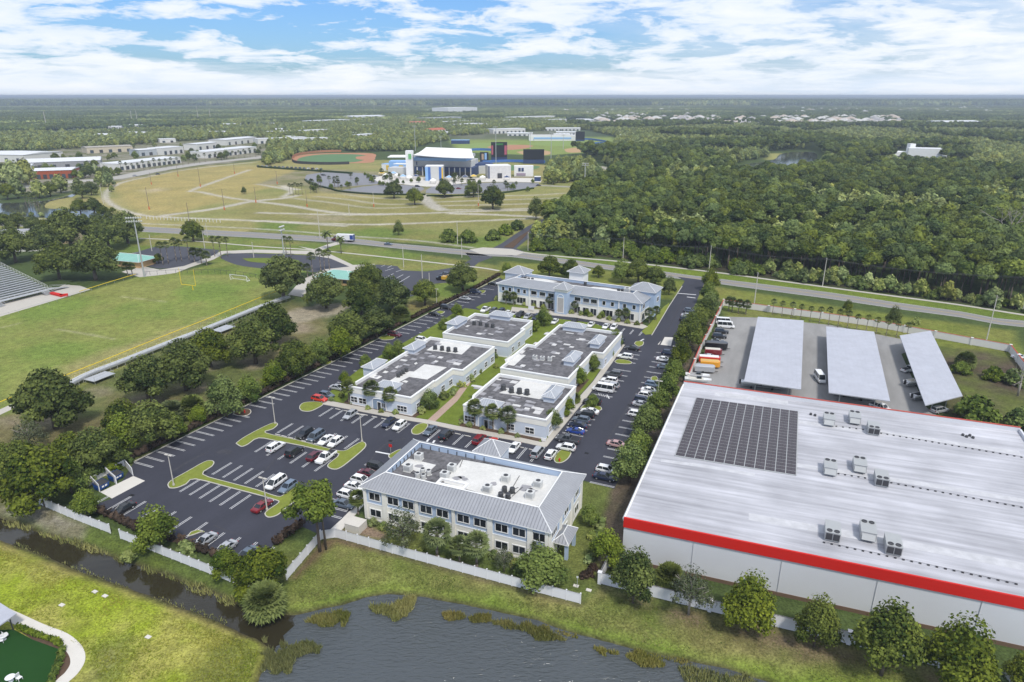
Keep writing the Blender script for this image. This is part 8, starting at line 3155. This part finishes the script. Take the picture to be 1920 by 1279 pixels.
def stadium():
 r = root('stadium',P(832,328),'blue baseball stadium under a broad white sail-like roof','stadium')
 fr = [P(775,290,21),P(832,296,20.5),P(889,296,21)]
 bk = [P(799,276,25),P(840,277.5,24.5),P(884,279,25)]
 b = MB()
 n = 10
 def sail(t,u):
  f = fr[0] * (1 - t) ** 2 + fr[1] * 2 * t * (1 - t) + fr[2] * t * t
  k = bk[0] * (1 - t) ** 2 + bk[1] * 2 * t * (1 - t) + bk[2] * t * t
  return f.lerp(k,u) + UP * (-2.0 * math.sin(math.pi * u) * .5)
 for i in range(n):
  for j in range(5):
   b.quad(sail(i / n,j / 5),sail((i + 1) / n,j / 5),sail((i + 1) / n,(j + 1) / 5),sail(i / n,(j + 1) / 5))
   b.quad(sail(i / n,(j + 1) / 5) - UP * .6,sail((i + 1) / n,(j + 1) / 5) - UP * .6,sail((i + 1) / n,j / 5) - UP * .6,sail(i / n,j / 5) - UP * .6)
 for i in range(n):
  b.quad(sail(i / n,0) - UP * .6,sail((i + 1) / n,0) - UP * .6,sail((i + 1) / n,0),sail(i / n,0))
 b.build('roof',FABRIC,r)
 fbox(r,'stand_block',778,329,888,331,34,0,8.5,NAVY)
 fbox(r,'suite_level',776,327.5,884,329.5,34,8.5,14.6,mat('suite_wall',(0.58,0.58,0.57),0.7,0.05,0.2))
 for k in range(16):
  fbox(r,'suite_window',779 + 6.5 * k,327.4,783.4 + 6.5 * k,327.6,.4,10,13.4,GLASS2 if k % 3 else NAVY,-.4)
 fbox(r,'suite_fascia',776,328,874,330,30,14.6,17.6,SKYB)
 fbox(r,'upper_glazing',778,327,880,329,30,17.6,20.0,mat('pale_glazing',(0.42,0.44,0.47),0.4,0.1,0.2))
 fbox(r,'concourse',880,326,920,326,26,0,8,MLIGHT)
 fbox(r,'seating_wedge',890,326,925,324,20,8,10,NAVY)
 p,q = P(778,329),P(888,331)
 b = MB()
 for k in range(11):
  t = p.lerp(q,(k + .5) / 11)
  b.obox(t - Vector((0,.3,0)),Vector((1,0,0)),Vector((0,1,0)),.5,.4,0,8.5)
 b.build('columns',MLIGHT,r)
 b = MB()
 for k in range(10):
  t = p.lerp(q,(k + 1) / 11)
  b.obox(t - Vector((0,.15,0)),Vector((1,0,0)),Vector((0,1,0)),1.9,.2,.5,4.5)
 b.build('gateways',MDARK,r)
 for x in (889,787):
  b = MB()
  b.tube(P(x,327),P(x,327) + UP * 21,.6,.5,8)
  b.build('roof_mast',MLIGHT,r)
 fbox(r,'sign_tower',762,330,775,330,9,0,25,WHITE)
 fbox(r,'tower_panel',767.5,330,773,330,.5,17,22,mat('green_panel',(0.16,0.42,0.16),0.6),-.6)
 fbox(r,'left_canopy',728,318,764,318,24,13,14,FABRIC)
 fbox(r,'left_stand',730,322,762,322,16,0,11,SKYB)
 fbox(r,'left_concourse',728,327,762,328,14,0,7,MLIGHT)
stadium()
def aux(x0,y0,x1,y1,dep,h,mts,label,nm='stadium_building',bands=None):
 p,q = P(x0,y0),P(x1,y1)
 r = root(nm,(p + q) / 2,label,'building','buildings round the stadium')
 fbox(r,'wall',x0,y0,x1,y1,dep,0,h,mts[0])
 fbox(r,'roof',x0,y0,x1,y1,dep,h,h + .4,mts[1])
 if bands:
  for a,c,z0,z1,m in bands:
   fbox(r,'panel',x0 + (x1 - x0) * a,y0 + (y1 - y0) * a,x0 + (x1 - x0) * c,y0 + (y1 - y0) * c,.4,z0,z1,m,-.45)
 CITY.append([(v.x,v.y) for v in (p - UP,q - UP,q + Vector((0,dep,0)),p + Vector((0,dep,0)))])
aux(798,339,831,339,14,13.5,(MLIGHT,WHITE),'blue, white and yellow drum-like block before the stadium',bands=[(0,.16,0,13,SKYB),(.16,.3,0,13,mat('stadium_blue',(0.06,0.16,0.45),0.7)),(.78,.92,0,13,mat('stadium_blue',(0.06,0.16,0.45),0.7)),(.92,1,0,12,YEL)])
aux(738,324,775,325,10,9,(SKYB,WHITE),'blue and yellow ticket block left of the stadium tower',bands=[(.3,.5,1,8,YEL),(.75,1.0,1,8.5,YEL),(.05,.2,1,7,WHITE)])
aux(716,320,738,321,10,7,(WHITE,SKYB),'small blue roofed stall at the left of the stadium plaza',bands=[(.4,.8,1,6,YEL)])
aux(916,335,958,334,18,12,(mat('pale_grey_block',(0.60,0.59,0.58),0.8),WHITE),'plain pale box building right of the stadium',bands=[(.4,.6,0,5,MDARK),(.0,.05,0,12,NAVY)])
aux(964,331,1000,331,10,10,(WHITE,WHITE),'white wall building with a dark emblem right of the stadium',bands=[(.22,.34,5.2,8.6,NAVY),(.38,.5,5.2,8.6,NAVY),(.12,.6,1,3.4,mat('mauve_panel',(0.35,0.28,0.36),0.8))])
aux(1002,340,1014,340,6,4,(NAVY,WHITE),'little navy kiosk right of the white wall building')
aux(992,264,1080,264,30,9,(WHITE,mat('pale_roof',(0.62,0.61,0.6),0.7,0.05,0.1)),'long white clubhouse behind the practice fields',bands=[(.1,.9,3,6,SKYB)])
aux(1072,303,1082,303,8,5,(NAVY,FABRIC),'small white roofed shelter among trees right of the stadium')
aux(846,270,880,270,14,6,(NAVY,SKYB),'blue roofed dugout building behind the white stadium roof')
def board(x0,x1,y,ztop,zbot,label,side=None):
 p,q = P(x0,y),P(x1,y)
 r = root('scoreboard',(p + q) / 2,label,'scoreboard','scoreboards')
 c = (p + q) / 2
 w = (q - p).length / 2
 ax,ay = Vector((1,0,0)),Vector((0,1,0))
 b = MB()
 b.obox(c,ax,ay,w,.6,zbot,ztop)
 b.build('screen',mat('dark_screen',(0.018,0.018,0.022),0.4,0.0),r)
 b = MB()
 b.obox(c + ay * .1,ax,ay,w,.5,0.2,zbot)
 b.build('base_wall',NAVY,r)
 b = MB()
 for k in (-.8,0,.8):
  b.obox(c + ax * w * k + ay * 1.0,ax,ay,.4,.4,0,ztop - 1)
 b.build('frame',MGREY,r)
 if side:
  for a0,a1,z0,z1,m in side:
   b = MB()
   b.obox(c - ay * .65 + ax * w * (a0 + a1) / 2,ax,ay,w * (a1 - a0) / 2,.08,z0,z1)
   b.build('panel',m,r)
PINKP = mat('pink_panel',(0.42,0.10,0.15),0.7)
TANP = mat('tan_panel',(0.45,0.33,0.24),0.7)
board(921,951,304,24,6,'tall dark scoreboard with coloured side panels behind the stadium',[(.66,.95,9,20,PINKP),(-.95,-.74,9,20,PINKP),(-.4,.5,20.5,22.5,mat('board_green',(0.05,0.2,0.05),0.6))])
board(981,1020,307,17,5,'wide black scoreboard seen from behind, right of the stadium')
board(1079,1096,265,17,3,'black scoreboard far beyond the practice fields')
board(900,916,304,12,2,'low blue and tan advertising wall left of the tall scoreboard',[(-.6,-.1,3,10,TANP),(.1,.6,3,11,SKYB)])
def zsheet(nm,px,m,z,sm=4):
 return sheet(nm,px,m,z,sm)
zsheet('clay_warning_track',[(546,300),(552,294),(580,289),(640,287),(700,288),(702,298),(695,305),(640,306),(570,306)],CLAY,0.03)
zsheet('turf_field',[(556,301),(566,295),(600,290),(650,289),(682,291),(690,296),(672,303),(640,305),(580,304)],TURF,0.05)
zsheet('infield_clay',[(668,294),(690,292),(702,294),(702,299),(685,300),(668,298)],CLAY,0.07)
zsheet('stadium_turf',[(872,312),(900,309),(985,311),(1012,312),(1000,318),(960,320),(900,318)],TURF,0.05)
zsheet('practice_field',[(855,272),(900,268),(950,269),(972,272),(955,279),(880,281)],TURFL,0.05)
zsheet('practice_clay',[(912,276),(935,272),(985,272),(1000,274),(975,280),(935,281)],CLAY,0.07)
zsheet('practice_clay',[(968,285),(1000,281),(1030,284),(1028,290),(990,292)],mat('pale_clay',(0.42,0.27,0.13),0.9),0.06)
zsheet('practice_field',[(985,270),(1030,265),(1090,265),(1120,268),(1105,273),(1030,274)],TURFL,0.05)
zsheet('practice_clay',[(1058,280),(1080,277),(1105,279),(1095,285),(1065,286)],mat('pale_clay',(0.42,0.27,0.13),0.9),0.06)
ASP_ST = mat('stadium_parking_asphalt',(0.22,0.22,0.235),0.85,0.07,0.12)
zsheet('stadium_parking',[(575,328),(620,322),(680,325),(720,332),(710,338),(740,342),(700,346),(640,350),(600,350),(572,340)],ASP_ST,0.03,2)
zsheet('stadium_parking',[(640,357),(680,350),(730,346),(790,350),(790,358),(760,363),(700,362)],ASP_ST,0.03,2)
zsheet('stadium_parking',[(798,362),(810,350),(880,344),(960,342),(1010,344),(1000,352),(930,360),(850,364)],ASP_ST,0.03,2)
zsheet('stadium_plaza',[(700,333),(735,328),(790,332),(850,332),(915,334),(1000,334),(1014,342),(960,341),(880,342),(840,348),(800,350),(750,345),(710,342)],CONC_W,0.035,2)
for i,(px,lb) in enumerate((([(548,303),(560,307),(610,309),(655,308)],'dark outfield wall of the green turf ballfield'),([(865,284),(900,282),(940,284)],'blue outfield wall behind the white stadium roof'),([(1000,264),(1060,262),(1110,263),(1150,270)],'long blue outfield wall at the practice fields'),([(1105,272),(1125,270),(1136,272)],'short blue wall piece at the practice field end'),([(905,306),(960,304),(1022,306)],'navy outfield wall under the scoreboards'))):
 p = smooth_path(pts(px),6)
 b = MB()
 b.prism(ribbon(p,.6),0,3.2)
 tag(b.build('outfield_wall',mat('stadium_blue',(0.06,0.16,0.45),0.7) if i else mat('outfield_dark',(0.05,0.05,0.05),0.8)),lb,'wall','outfield walls')
b = MB()
b.prism(ribbon(smooth_path(pts([(548,298),(560,291),(600,286),(640,285)]),5),.6),0,3.0)
tag(b.build('outfield_wall',CLAY),'reddish outfield wall on the far side of the green turf ballfield','wall','outfield walls')
p = smooth_path(pts([(572,338),(585,346),(620,355),(640,360),(700,365),(760,366),(798,366)]),6)
b = MB()
b.prism(ribbon(p,2),0,1.2)
tag(b.build('hedge',LEAF['oak']),'thin dark hedge round the stadium parking','hedge')
p = smooth_path(pts([(800,368),(850,368),(930,364),(1000,354)]),6)
b = MB()
b.prism(ribbon(p,2),0,1.2)
tag(b.build('hedge',LEAF['oak']),'thin dark hedge below the right stadium parking','hedge')
p = smooth_path(pts([(484,314),(540,318),(600,322),(660,326)]),6)
b = MB()
b.prism(ribbon(p,2.2),0,1.8)
tag(b.build('hedge',LEAF['oak']),'dark hedge before the packed cars left of the stadium','hedge')
p = smooth_path(pts([(1035,338),(1080,340),(1148,342)]),6)
b = MB()
b.prism(ribbon(p,.5),0,3.2)
tag(b.build('screen_fence',MDARK),'black screen fence along the trees at the stadium exit','fence')
tentm = FABRIC
for i,(x,y) in enumerate(((745,334),(756,336),(768,338),(780,336),(716,330),(724,334),(842,338),(856,338),(872,337),(888,336),(905,338),(738,330),(812,344),(950,338))):
 r = root('event_tent',P(x,y),('white','sky blue','white','navy','yellow')[i % 5] + ' kiosk tent on the stadium plaza, ' + ORDN[i] + ' along it','tent','kiosk tents at the stadium',0,True)
 b = MB()
 for sx in (-1,1):
  for sy in (-1,1):
   b.tube((sx * 2.6,sy * 2.2,0),(sx * 2.6,sy * 2.2,3),.1,.1,4)
 b.build('posts',MGREY,r)
 b = MB()
 hip(b,(0,0,0),Vector((1,0,0)),Vector((0,1,0)),2.6,2.3,3,4.6,.4)
 b.build('roof',[(FABRIC,SKYB,FABRIC,NAVY,YEL)[i % 5]] * 2 + [FABRIC],r)
rr = random.Random(12)
for i in range(64):
 if i < 22:
  x,y = rr.uniform(580,730),rr.uniform(328,362)
 elif i < 46:
  x,y = rr.uniform(690,860),rr.uniform(330,350)
 else:
  x,y = rr.uniform(810,1010),rr.uniform(344,362)
 tree('sabal' if i % 2 else 'bright',None,None,'small tree or palm dotted over the stadium plaza and parking','plaza trees and palms at the stadium',sc=rr.uniform(.8,1.4) if i % 2 else rr.uniform(.5,.85),world=P(x,y))
for i,(x,y) in enumerate(((544,366),(550,367),(555,364),(560,366),(567,365),(583,362),(598,354),(602,353),(618,352),(628,353),(634,352))):
 tree('tallpalm',(x,y),7,ORDN[i] + ' palm from the left in the clump at the stadium parking corner','palms left of the stadium parking')
g = jitter([(704,283),(716,268),(760,260),(830,256),(842,264),(800,272),(770,282),(740,285)],10,65)
scatter('grove',[(x,y,0.0,rr.uniform(1.0,1.55),i % 4) for i,(x,y) in enumerate(g)],[crown_of('wood',v) for v in range(4)],'dense grove just behind the left of the white stadium roof','woodland',3)
g = jitter([(1018,345),(1030,320),(1050,306),(1100,308),(1125,325),(1125,338),(1080,343),(1035,346)],8.5,61)
for x,y in g:
 tree('wood',None,None,'tree in the thick clump right of the stadium scoreboards','trees right of the stadium',sc=rr.uniform(1.0,1.5),world=Vector((x,y,0)))
g = jitter([(495,312),(500,296),(545,288),(560,284),(700,280),(720,276),(740,282),(700,285),(600,284),(548,292),(540,304)],9,62)
scatter('grove',[(x,y,0.0,rr.uniform(1.0,1.55),i % 4) for i,(x,y) in enumerate(g)],[crown_of('wood',v) for v in range(4)],'belt of leafy trees behind the green turf ballfield','woodland',3)
for i,(x,y) in enumerate(((120,331),(131,333),(142,334),(152,336),(160,334),(170,331),(180,327),(190,333),(200,331),(210,329),(222,328),(88,328),(100,326),(70,330),(150,322),(165,318),(178,315),(135,306),(120,300),(105,303),(150,300),(205,300),(215,297),(255,300),
       (345,303),(355,300),(365,302),(352,294),(360,290),(372,296),(420,284),(410,280),(350,281),(340,278),(485,290),(478,280),(250,279),(415,300),(425,298),(290,276))):
 tree(('wood','oak','bright')[i % 3],None,None,'tree between the pale industrial roofs by the event field street','trees between the industrial roofs',sc=(1.1,.85,1.5)[i % 3] * rr.uniform(.8,1.15),world=P(x,y))
for i in range(26):
 t = i / 25
 tree('tallpalm',None,None,ORDN[min(i,21)] + ' small palm from the left along the industrial street' if i < 22 else 'small palm near the turf ballfield end of the industrial street','palms along the industrial street',sc=.8 + .3 * rr.random(),world=P(228 + 262 * t,323.5 - 31 * t + rr.uniform(-1,1)))
# ------------------------------------------------------------------ industrial roofs and distant buildings
PALEWALL = mat('pale_wall',(0.66,0.65,0.62),0.8,0.03,0.1)
PALEROOF = mat('pale_metal_roof',(0.66,0.67,0.68),0.6,0.05,0.05)
GREYROOF = mat('grey_metal_roof',(0.36,0.36,0.365),0.7,0.08,0.05)
TANROOF = mat('tan_roof',(0.38,0.35,0.30),0.8,0.06,0.05)
TILE = mat('terracotta_roof',(0.42,0.13,0.07),0.8,0.06,0.1)
BRICKR = mat('orange_front',(0.34,0.085,0.035),0.7,0.06,0.2)
def far_building(x0,y0,x1,y1,dep,h,wall,roof,label,gable=0.0,doors=5,nm='industrial_building',group='industrial buildings by the event field',clear=26,parts=True):
 p,q = P(x0,y0),P(x1,y1)
 d = (q - p).normalized()
 s = Vector((-d.y,d.x,0))
 if s.y < 0:
  s = -s
 L = (q - p).length
 c = (p + q) / 2 + s * dep / 2
 r = root(nm,c,label,'building',group)
 b = MB()
 b.obox(c,d,s,L / 2,dep / 2,0,h)
 b.build('wall',wall,r)
 b = MB()
 if gable:
  A = [c - d * (L / 2 + .5) - s * (dep / 2 + .5),c + d * (L / 2 + .5) - s * (dep / 2 + .5),c + d * (L / 2 + .5) + s * (dep / 2 + .5),c - d * (L / 2 + .5) + s * (dep / 2 + .5)]
  m0,m1 = c - d * (L / 2 + .5),c + d * (L / 2 + .5)
  b.quad(wpt(A[0],h + .02),wpt(A[1],h + .02),wpt(m1,h + gable),wpt(m0,h + gable))
  b.quad(wpt(A[2],h + .02),wpt(A[3],h + .02),wpt(m0,h + gable),wpt(m1,h + gable))
  b.add([wpt(A[1],h + .02),wpt(A[2],h + .02),wpt(m1,h + gable)],((0,1,2),))
  b.add([wpt(A[3],h + .02),wpt(A[0],h + .02),wpt(m0,h + gable)],((0,1,2),))
 else:
  b.obox(c,d,s,L / 2 + .2,dep / 2 + .2,h,h + .5)
 b.build('roof',roof,r)
 if parts:
  for k in range(doors):
   b = MB()
   b.obox(p.lerp(q,(k + .5) / doors) - s * .1,d,s,min(2.2,L / doors * .3),.12,0.2,h * .55)
   b.build('door',MDARK if k % 2 else GLASS2,r)
 CITY.append([(v.x,v.y) for v in (p - s * clear - d * 3,q - s * clear + d * 3,q + s * (dep + 2) + d * 3,p + s * (dep + 2) - d * 3)])
 return r
for a in (
 (-40,303,46,305,60,9,PALEWALL,PALEROOF,'white hall with pale roof at the left edge, farthest back',2,4),
 (36,318,190,312,38,7,mat('grey_wall',(0.30,0.30,0.31),0.8),PALEROOF,'long hall with shallow pale roof behind the orange-fronted shop',3,6),
 (-40,326,60,322,26,6,PALEWALL,PALEROOF,'low white hall at the left edge behind the pond wood',0,5),
 (20,338,138,334,34,8,BRICKR,PALEROOF,'glass fronted shop with orange piers and wide pale roof',1.5,10),
 (138,331,164,330,14,5,PALEWALL,GREYROOF,'small grey roofed annex right of the orange-fronted shop',0,3),
 (224,320,340,306,26,7,PALEWALL,PALEROOF,'long white unit block with many doors facing the event field',0,12),
 (164,288,250,284,34,8,mat('tan_wall2',(0.55,0.48,0.36),0.8),TANROOF,'hall with grey-tan roof behind the unit block',1,5),
 (262,293,305,290,26,8,mat('blue_grey_wall',(0.42,0.45,0.48),0.8),PALEROOF,'white hall with a dark blue door left of its twin',1,3),
 (306,291,345,287,26,9,PALEWALL,PALEROOF,'white hall with square openings right of the blue-doored one',0,4),
 (370,282,408,278,24,9,PALEWALL,PALEROOF,'white hall between trees above the unit rows',1,3),
 (388,297,482,286,26,8,PALEWALL,PALEROOF,'long white unit block next to the palms near the turf ballfield',0,10),
 (425,273,482,267,34,9,PALEWALL,PALEROOF,'large white hall above the second unit block',1,5),
 (300,268,330,267,18,6,PALEWALL,PALEROOF,'small white roof peeping from trees left of centre',0,2),
 (484,270,575,266,20,8,PALEWALL,PALEROOF,'long white roof in the trees above the turf ballfield, left',0,6),
 (552,270,616,267,18,8,PALEWALL,PALEROOF,'long white roof in the trees above the turf ballfield, right',0,5),
 (566,254,616,251,20,9,PALEWALL,PALEROOF,'pale hall with a square tower end in the trees',0,4),
 (500,254,548,252,20,7,PALEWALL,PALEROOF,'low white roof in the trees left of the tower-ended hall',0,3),
 (660,263,704,259,20,8,PALEWALL,PALEROOF,'white roof in the dense trees behind the ballfield',0,4),
 (670,240,712,238,20,7,PALEWALL,PALEROOF,'low white roof beyond the dense trees, centre',0,3),
 (585,233,656,230,40,9,PALEWALL,PALEROOF,'long distant white roof left of the warehouse hump',0,5),
 (661,226,722,224,60,12,PALEWALL,PALEROOF,'distant warehouse with curved-looking grey roof',3,5),
 (840,214,895,212,90,26,WHITE,WHITE,'big white block standing alone on the distant treeline',0,3),
 (797,228,866,225,40,10,mat('blue_grey_wall',(0.42,0.45,0.48),0.8),GREYROOF,'distant grey blue hall under the big white block',0,6),
 (767,236,800,235,30,8,CREAM,TILE,'distant building with red tiled roof, left',3,4),
 (808,252,836,250,22,8,CREAM,TILE,'building with orange tiled hip roof above the stadium',4,3),
 (860,240,905,237,26,8,PALEWALL,PALEROOF,'white hall in the trees above the stadium roof',0,5),
 (925,251,985,249,30,9,PALEWALL,PALEROOF,'white hall with dark openings above the scoreboards',0,8),
 (830,234,890,231,20,8,PALEWALL,PALEROOF,'thin white roof line above the stadium, upper',0,5),
 (930,232,965,230,20,8,PALEWALL,PALEROOF,'thin white roof line left of the long white depot',0,3),
 (962,226,1042,223,40,10,PALEWALL,PALEROOF,'long white depot roof on the way to the horizon',0,7),
 (1024,231,1062,229,24,9,PALEWALL,PALEROOF,'white roof just below the long white depot',0,4),
 (1084,235,1112,233,24,8,PALEWALL,PALEROOF,'pale roof at the left end of the housing estate',0,3),
 (1676,300,1706,299,22,9,WHITE,WHITE,'low wing of the white water plant in the right woods',0,2),
 (1760,238,1840,237,60,12,WHITE,PALEROOF,'white apartment row with pinkish gables at the far right',3,8),
 (1302,189.5,1348,189.5,300,14,PALEWALL,PALEROOF,'long white shed near the horizon, left of the pair',0,2),
 (1356,190,1440,190,300,14,PALEWALL,PALEROOF,'long pale shed near the horizon, right of the pair',0,2),
 (1525,191,1598,191,300,14,PALEWALL,PALEROOF,'thin white shed near the horizon, centre right',0,2),
 (1615,190.5,1740,190.5,400,18,PALEWALL,TANROOF,'very long tan and white shed near the horizon at right',0,3),
 (1192,190,1220,190,200,12,PALEWALL,PALEROOF,'small white shed near the horizon above the depot',0,2),
 (1762,191,1800,191,200,10,PALEWALL,PALEROOF,'pale low shed near the horizon, far right',0,2),
):
 far_building(*a)
def water_plant():
 r = root('water_plant',P(1735,302),'stepped white windowless building rising from the right woods','building')
 fbox(r,'wall',1700,302,1764,304,26,0,15,WHITE)
 fbox(r,'tower_block',1702,300,1712,300,8,0,20,WHITE)
 fbox(r,'roof',1700,302,1764,304,26,15,15.6,PALEROOF)
 fbox(r,'door',1733,302.6,1737,302.8,.5,4,8,MDARK,-.4)
 fbox(r,'annex',1750,304,1772,305,14,0,8,WHITE)
 p,q = P(1690,307),P(1775,308)
 CITY.append([(v.x,v.y) for v in (p - Vector((0,30,0)),q - Vector((0,30,0)),q + Vector((0,40,0)),p + Vector((0,40,0)))])
water_plant()
rr = random.Random(33)
hr = [mat('house_roof_pale',(0.55,0.53,0.50),0.8,0.05,0.2),mat('house_roof_grey',(0.33,0.31,0.30),0.8,0.05,0.2),mat('house_roof_tan',(0.46,0.38,0.31),0.8,0.05,0.2)]
hsrc = []
hwall = mat('house_wall',(0.50,0.47,0.42),0.8,0.05,0.2)
for k in range(3):
 r = root('house',(0,0,0),'x','house',local=True)
 b = MB()
 b.box(-8,8,-6,6,0,4.5)
 w_ = b.build('wall',hwall,r)
 b = MB()
 hip(b,(0,0,0),Vector((1,0,0)),Vector((0,1,0)),8,6,4.5,8,.8)
 f_ = b.build('roof',[hr[k],hr[k],WHITE],r)
 kids(r,w_,f_)
 hsrc.append(r)
lab_h = 'pale roofed house in the dense far housing estate right of centre'
used = set()
for i in range(290):
 if i < 210:
  x,y = rr.uniform(1120,1690),rr.uniform(222,236)
 elif i < 260:
  x,y = rr.uniform(1440,1860),rr.uniform(205,214)
 else:
  x,y = rr.uniform(980,1300),rr.uniform(203,222)
 p = P(x,y)
 k = i % 3
 if k not in used:
  used.add(k)
  r = hsrc[k]
  r.location = p
  r.rotation_euler = (0,0,rr.uniform(0,3))
  r['label'] = lab_h
  r['group'] = 'houses of the far estate'
  r.scale = (1.2,1.2,1.2)
 else:
  copy_thing(hsrc[k],p,rr.uniform(0,3),rr.uniform(1.3,2.0),lab_h,'houses of the far estate')
 CITY.append([(p.x - 14,p.y - 30),(p.x + 14,p.y - 30),(p.x + 14,p.y + 12),(p.x - 14,p.y + 12)])
for i in range(26):
 x,y = rr.uniform(60,950),rr.uniform(204,222)
 copy_thing(hsrc[i % 3],P(x,y),rr.uniform(0,3),rr.uniform(1.0,1.6),'tiny pale house scattered in the dark woods towards the left horizon','houses in the left woods')
SHEDS = []
def shed(p,rz,sc,label,group):
 if SHEDS:
  return copy_thing(SHEDS[0],p,rz,(sc,sc * .8,.9),label,group)
 r = root('low_building',p,label,'building',group,rz,True)
 b = MB()
 b.box(-20,20,-9,9,0,6)
 w_ = b.build('wall',PALEWALL,r)
 b = MB()
 b.add([(-20.5,-9.5,6),(20.5,-9.5,6),(20.5,0,7.6),(-20.5,0,7.6),(20.5,9.5,6),(-20.5,9.5,6)],((0,1,2,3),(3,2,4,5),(1,4,2),(5,0,3)))
 f_ = b.build('roof',PALEROOF,r)
 d_ = MB()
 for k in range(5):
  d_.box(-17 + 7.5 * k,-13.5 + 7.5 * k,-9.15,-9,.2,3.6)
 SHEDS.append(kids(r,w_,f_,d_.build('doors',GLASS2,r)))
for i in range(60):
 x,y = rr.uniform(-20,1180),rr.uniform(222,262)
 p = P(x,y)
 shed(p,rr.uniform(-.3,.3),rr.uniform(.6,1.5),'pale low roof scattered in the mixed woods behind stadium and industrial roofs','pale roofs in the mixed woods')
 CITY.append([(p.x - 18,p.y - 34),(p.x + 18,p.y - 34),(p.x + 18,p.y + 16),(p.x - 18,p.y + 16)])
# transmission towers on the horizon
for i,(x,y,h) in enumerate(((1040,192,84),(372,226,45),(395,226,40),(88,240,40),(248,230,35),(258,230,35),(640,214,45),(702,212,45),(758,205,50),(370,212,30))):
 r = root('radio_mast',P(x,y),'dark radio mast pricking the horizon above the scoreboards' if i == 0 else 'thin pale transmission pole ' + ('','above the unit rows, left','above the unit rows, right','far left','left of centre in dark woods, first','left of centre in dark woods, second','above the green turf field','above the white hump roof','near the horizon right of centre','near the horizon left')[i],'mast',None if i == 0 else 'far transmission poles',0,True)
 b = MB()
 b.tube((0,0,0),(0,0,h),1.0 if i else 2.2,.6 if i else 1.0,6)
 b.build('mast',MDARK if i == 0 else POLE,r)
def clear_of(q,boxes,d):
 k = np.ones(len(q),bool)
 for bx in boxes:
  a = np.array(bx)
  if a.max() < 2500 and a[:,1].max() < 700 and a[:,1].min() > 150 and bx in (RIVER,WBLD,STAD,INDU):
   a = np.array([tuple(P(x,y))[:2] for x,y in bx])
  lo,hi = a.min(0) - 20,a.max(0) + 20
  m = k & (q[:,0] > lo[0]) & (q[:,0] < hi[0]) & (q[:,1] > lo[1]) & (q[:,1] < hi[1])
  if m.any():
   i = np.where(m)[0]
   k[i[sdist(q[i,0],q[i,1],a) > -d]] = False
 return q[k]
finish_woods()
# ------------------------------------------------------------------ the air between here and the horizon
def haze():
 b = MB()
 b.box(-45000,45000,-300,95000,-4.0,86.0)
 o = b.build('haze',[])
 m = bpy.data.materials.new('haze')
 m.use_nodes = True
 t = m.node_tree
 t.nodes.remove(t.nodes['Principled BSDF'])
 v = nd(t,'ShaderNodeVolumePrincipled')
 v.inputs['Color'].default_value = (0.66,0.75,0.88,1)
 v.inputs['Density'].default_value = 0.00014
 v.inputs['Anisotropy'].default_value = 0.2
 t.links.new(v.outputs[0],t.nodes['Material Output'].inputs['Volume'])
 o.data.materials.append(m)
 tag(o,'pale blue haze thickening towards the horizon','haze',None,'stuff')
haze()
for o in bpy.data.objects:
 for k in ('wloc_','localparts'):
  if k in o:
   del o[k]
for r,nm in ((o,o.name) for o in list(bpy.data.objects)):
 if r.get('label') == 'x':
  print('LEFT x',nm)
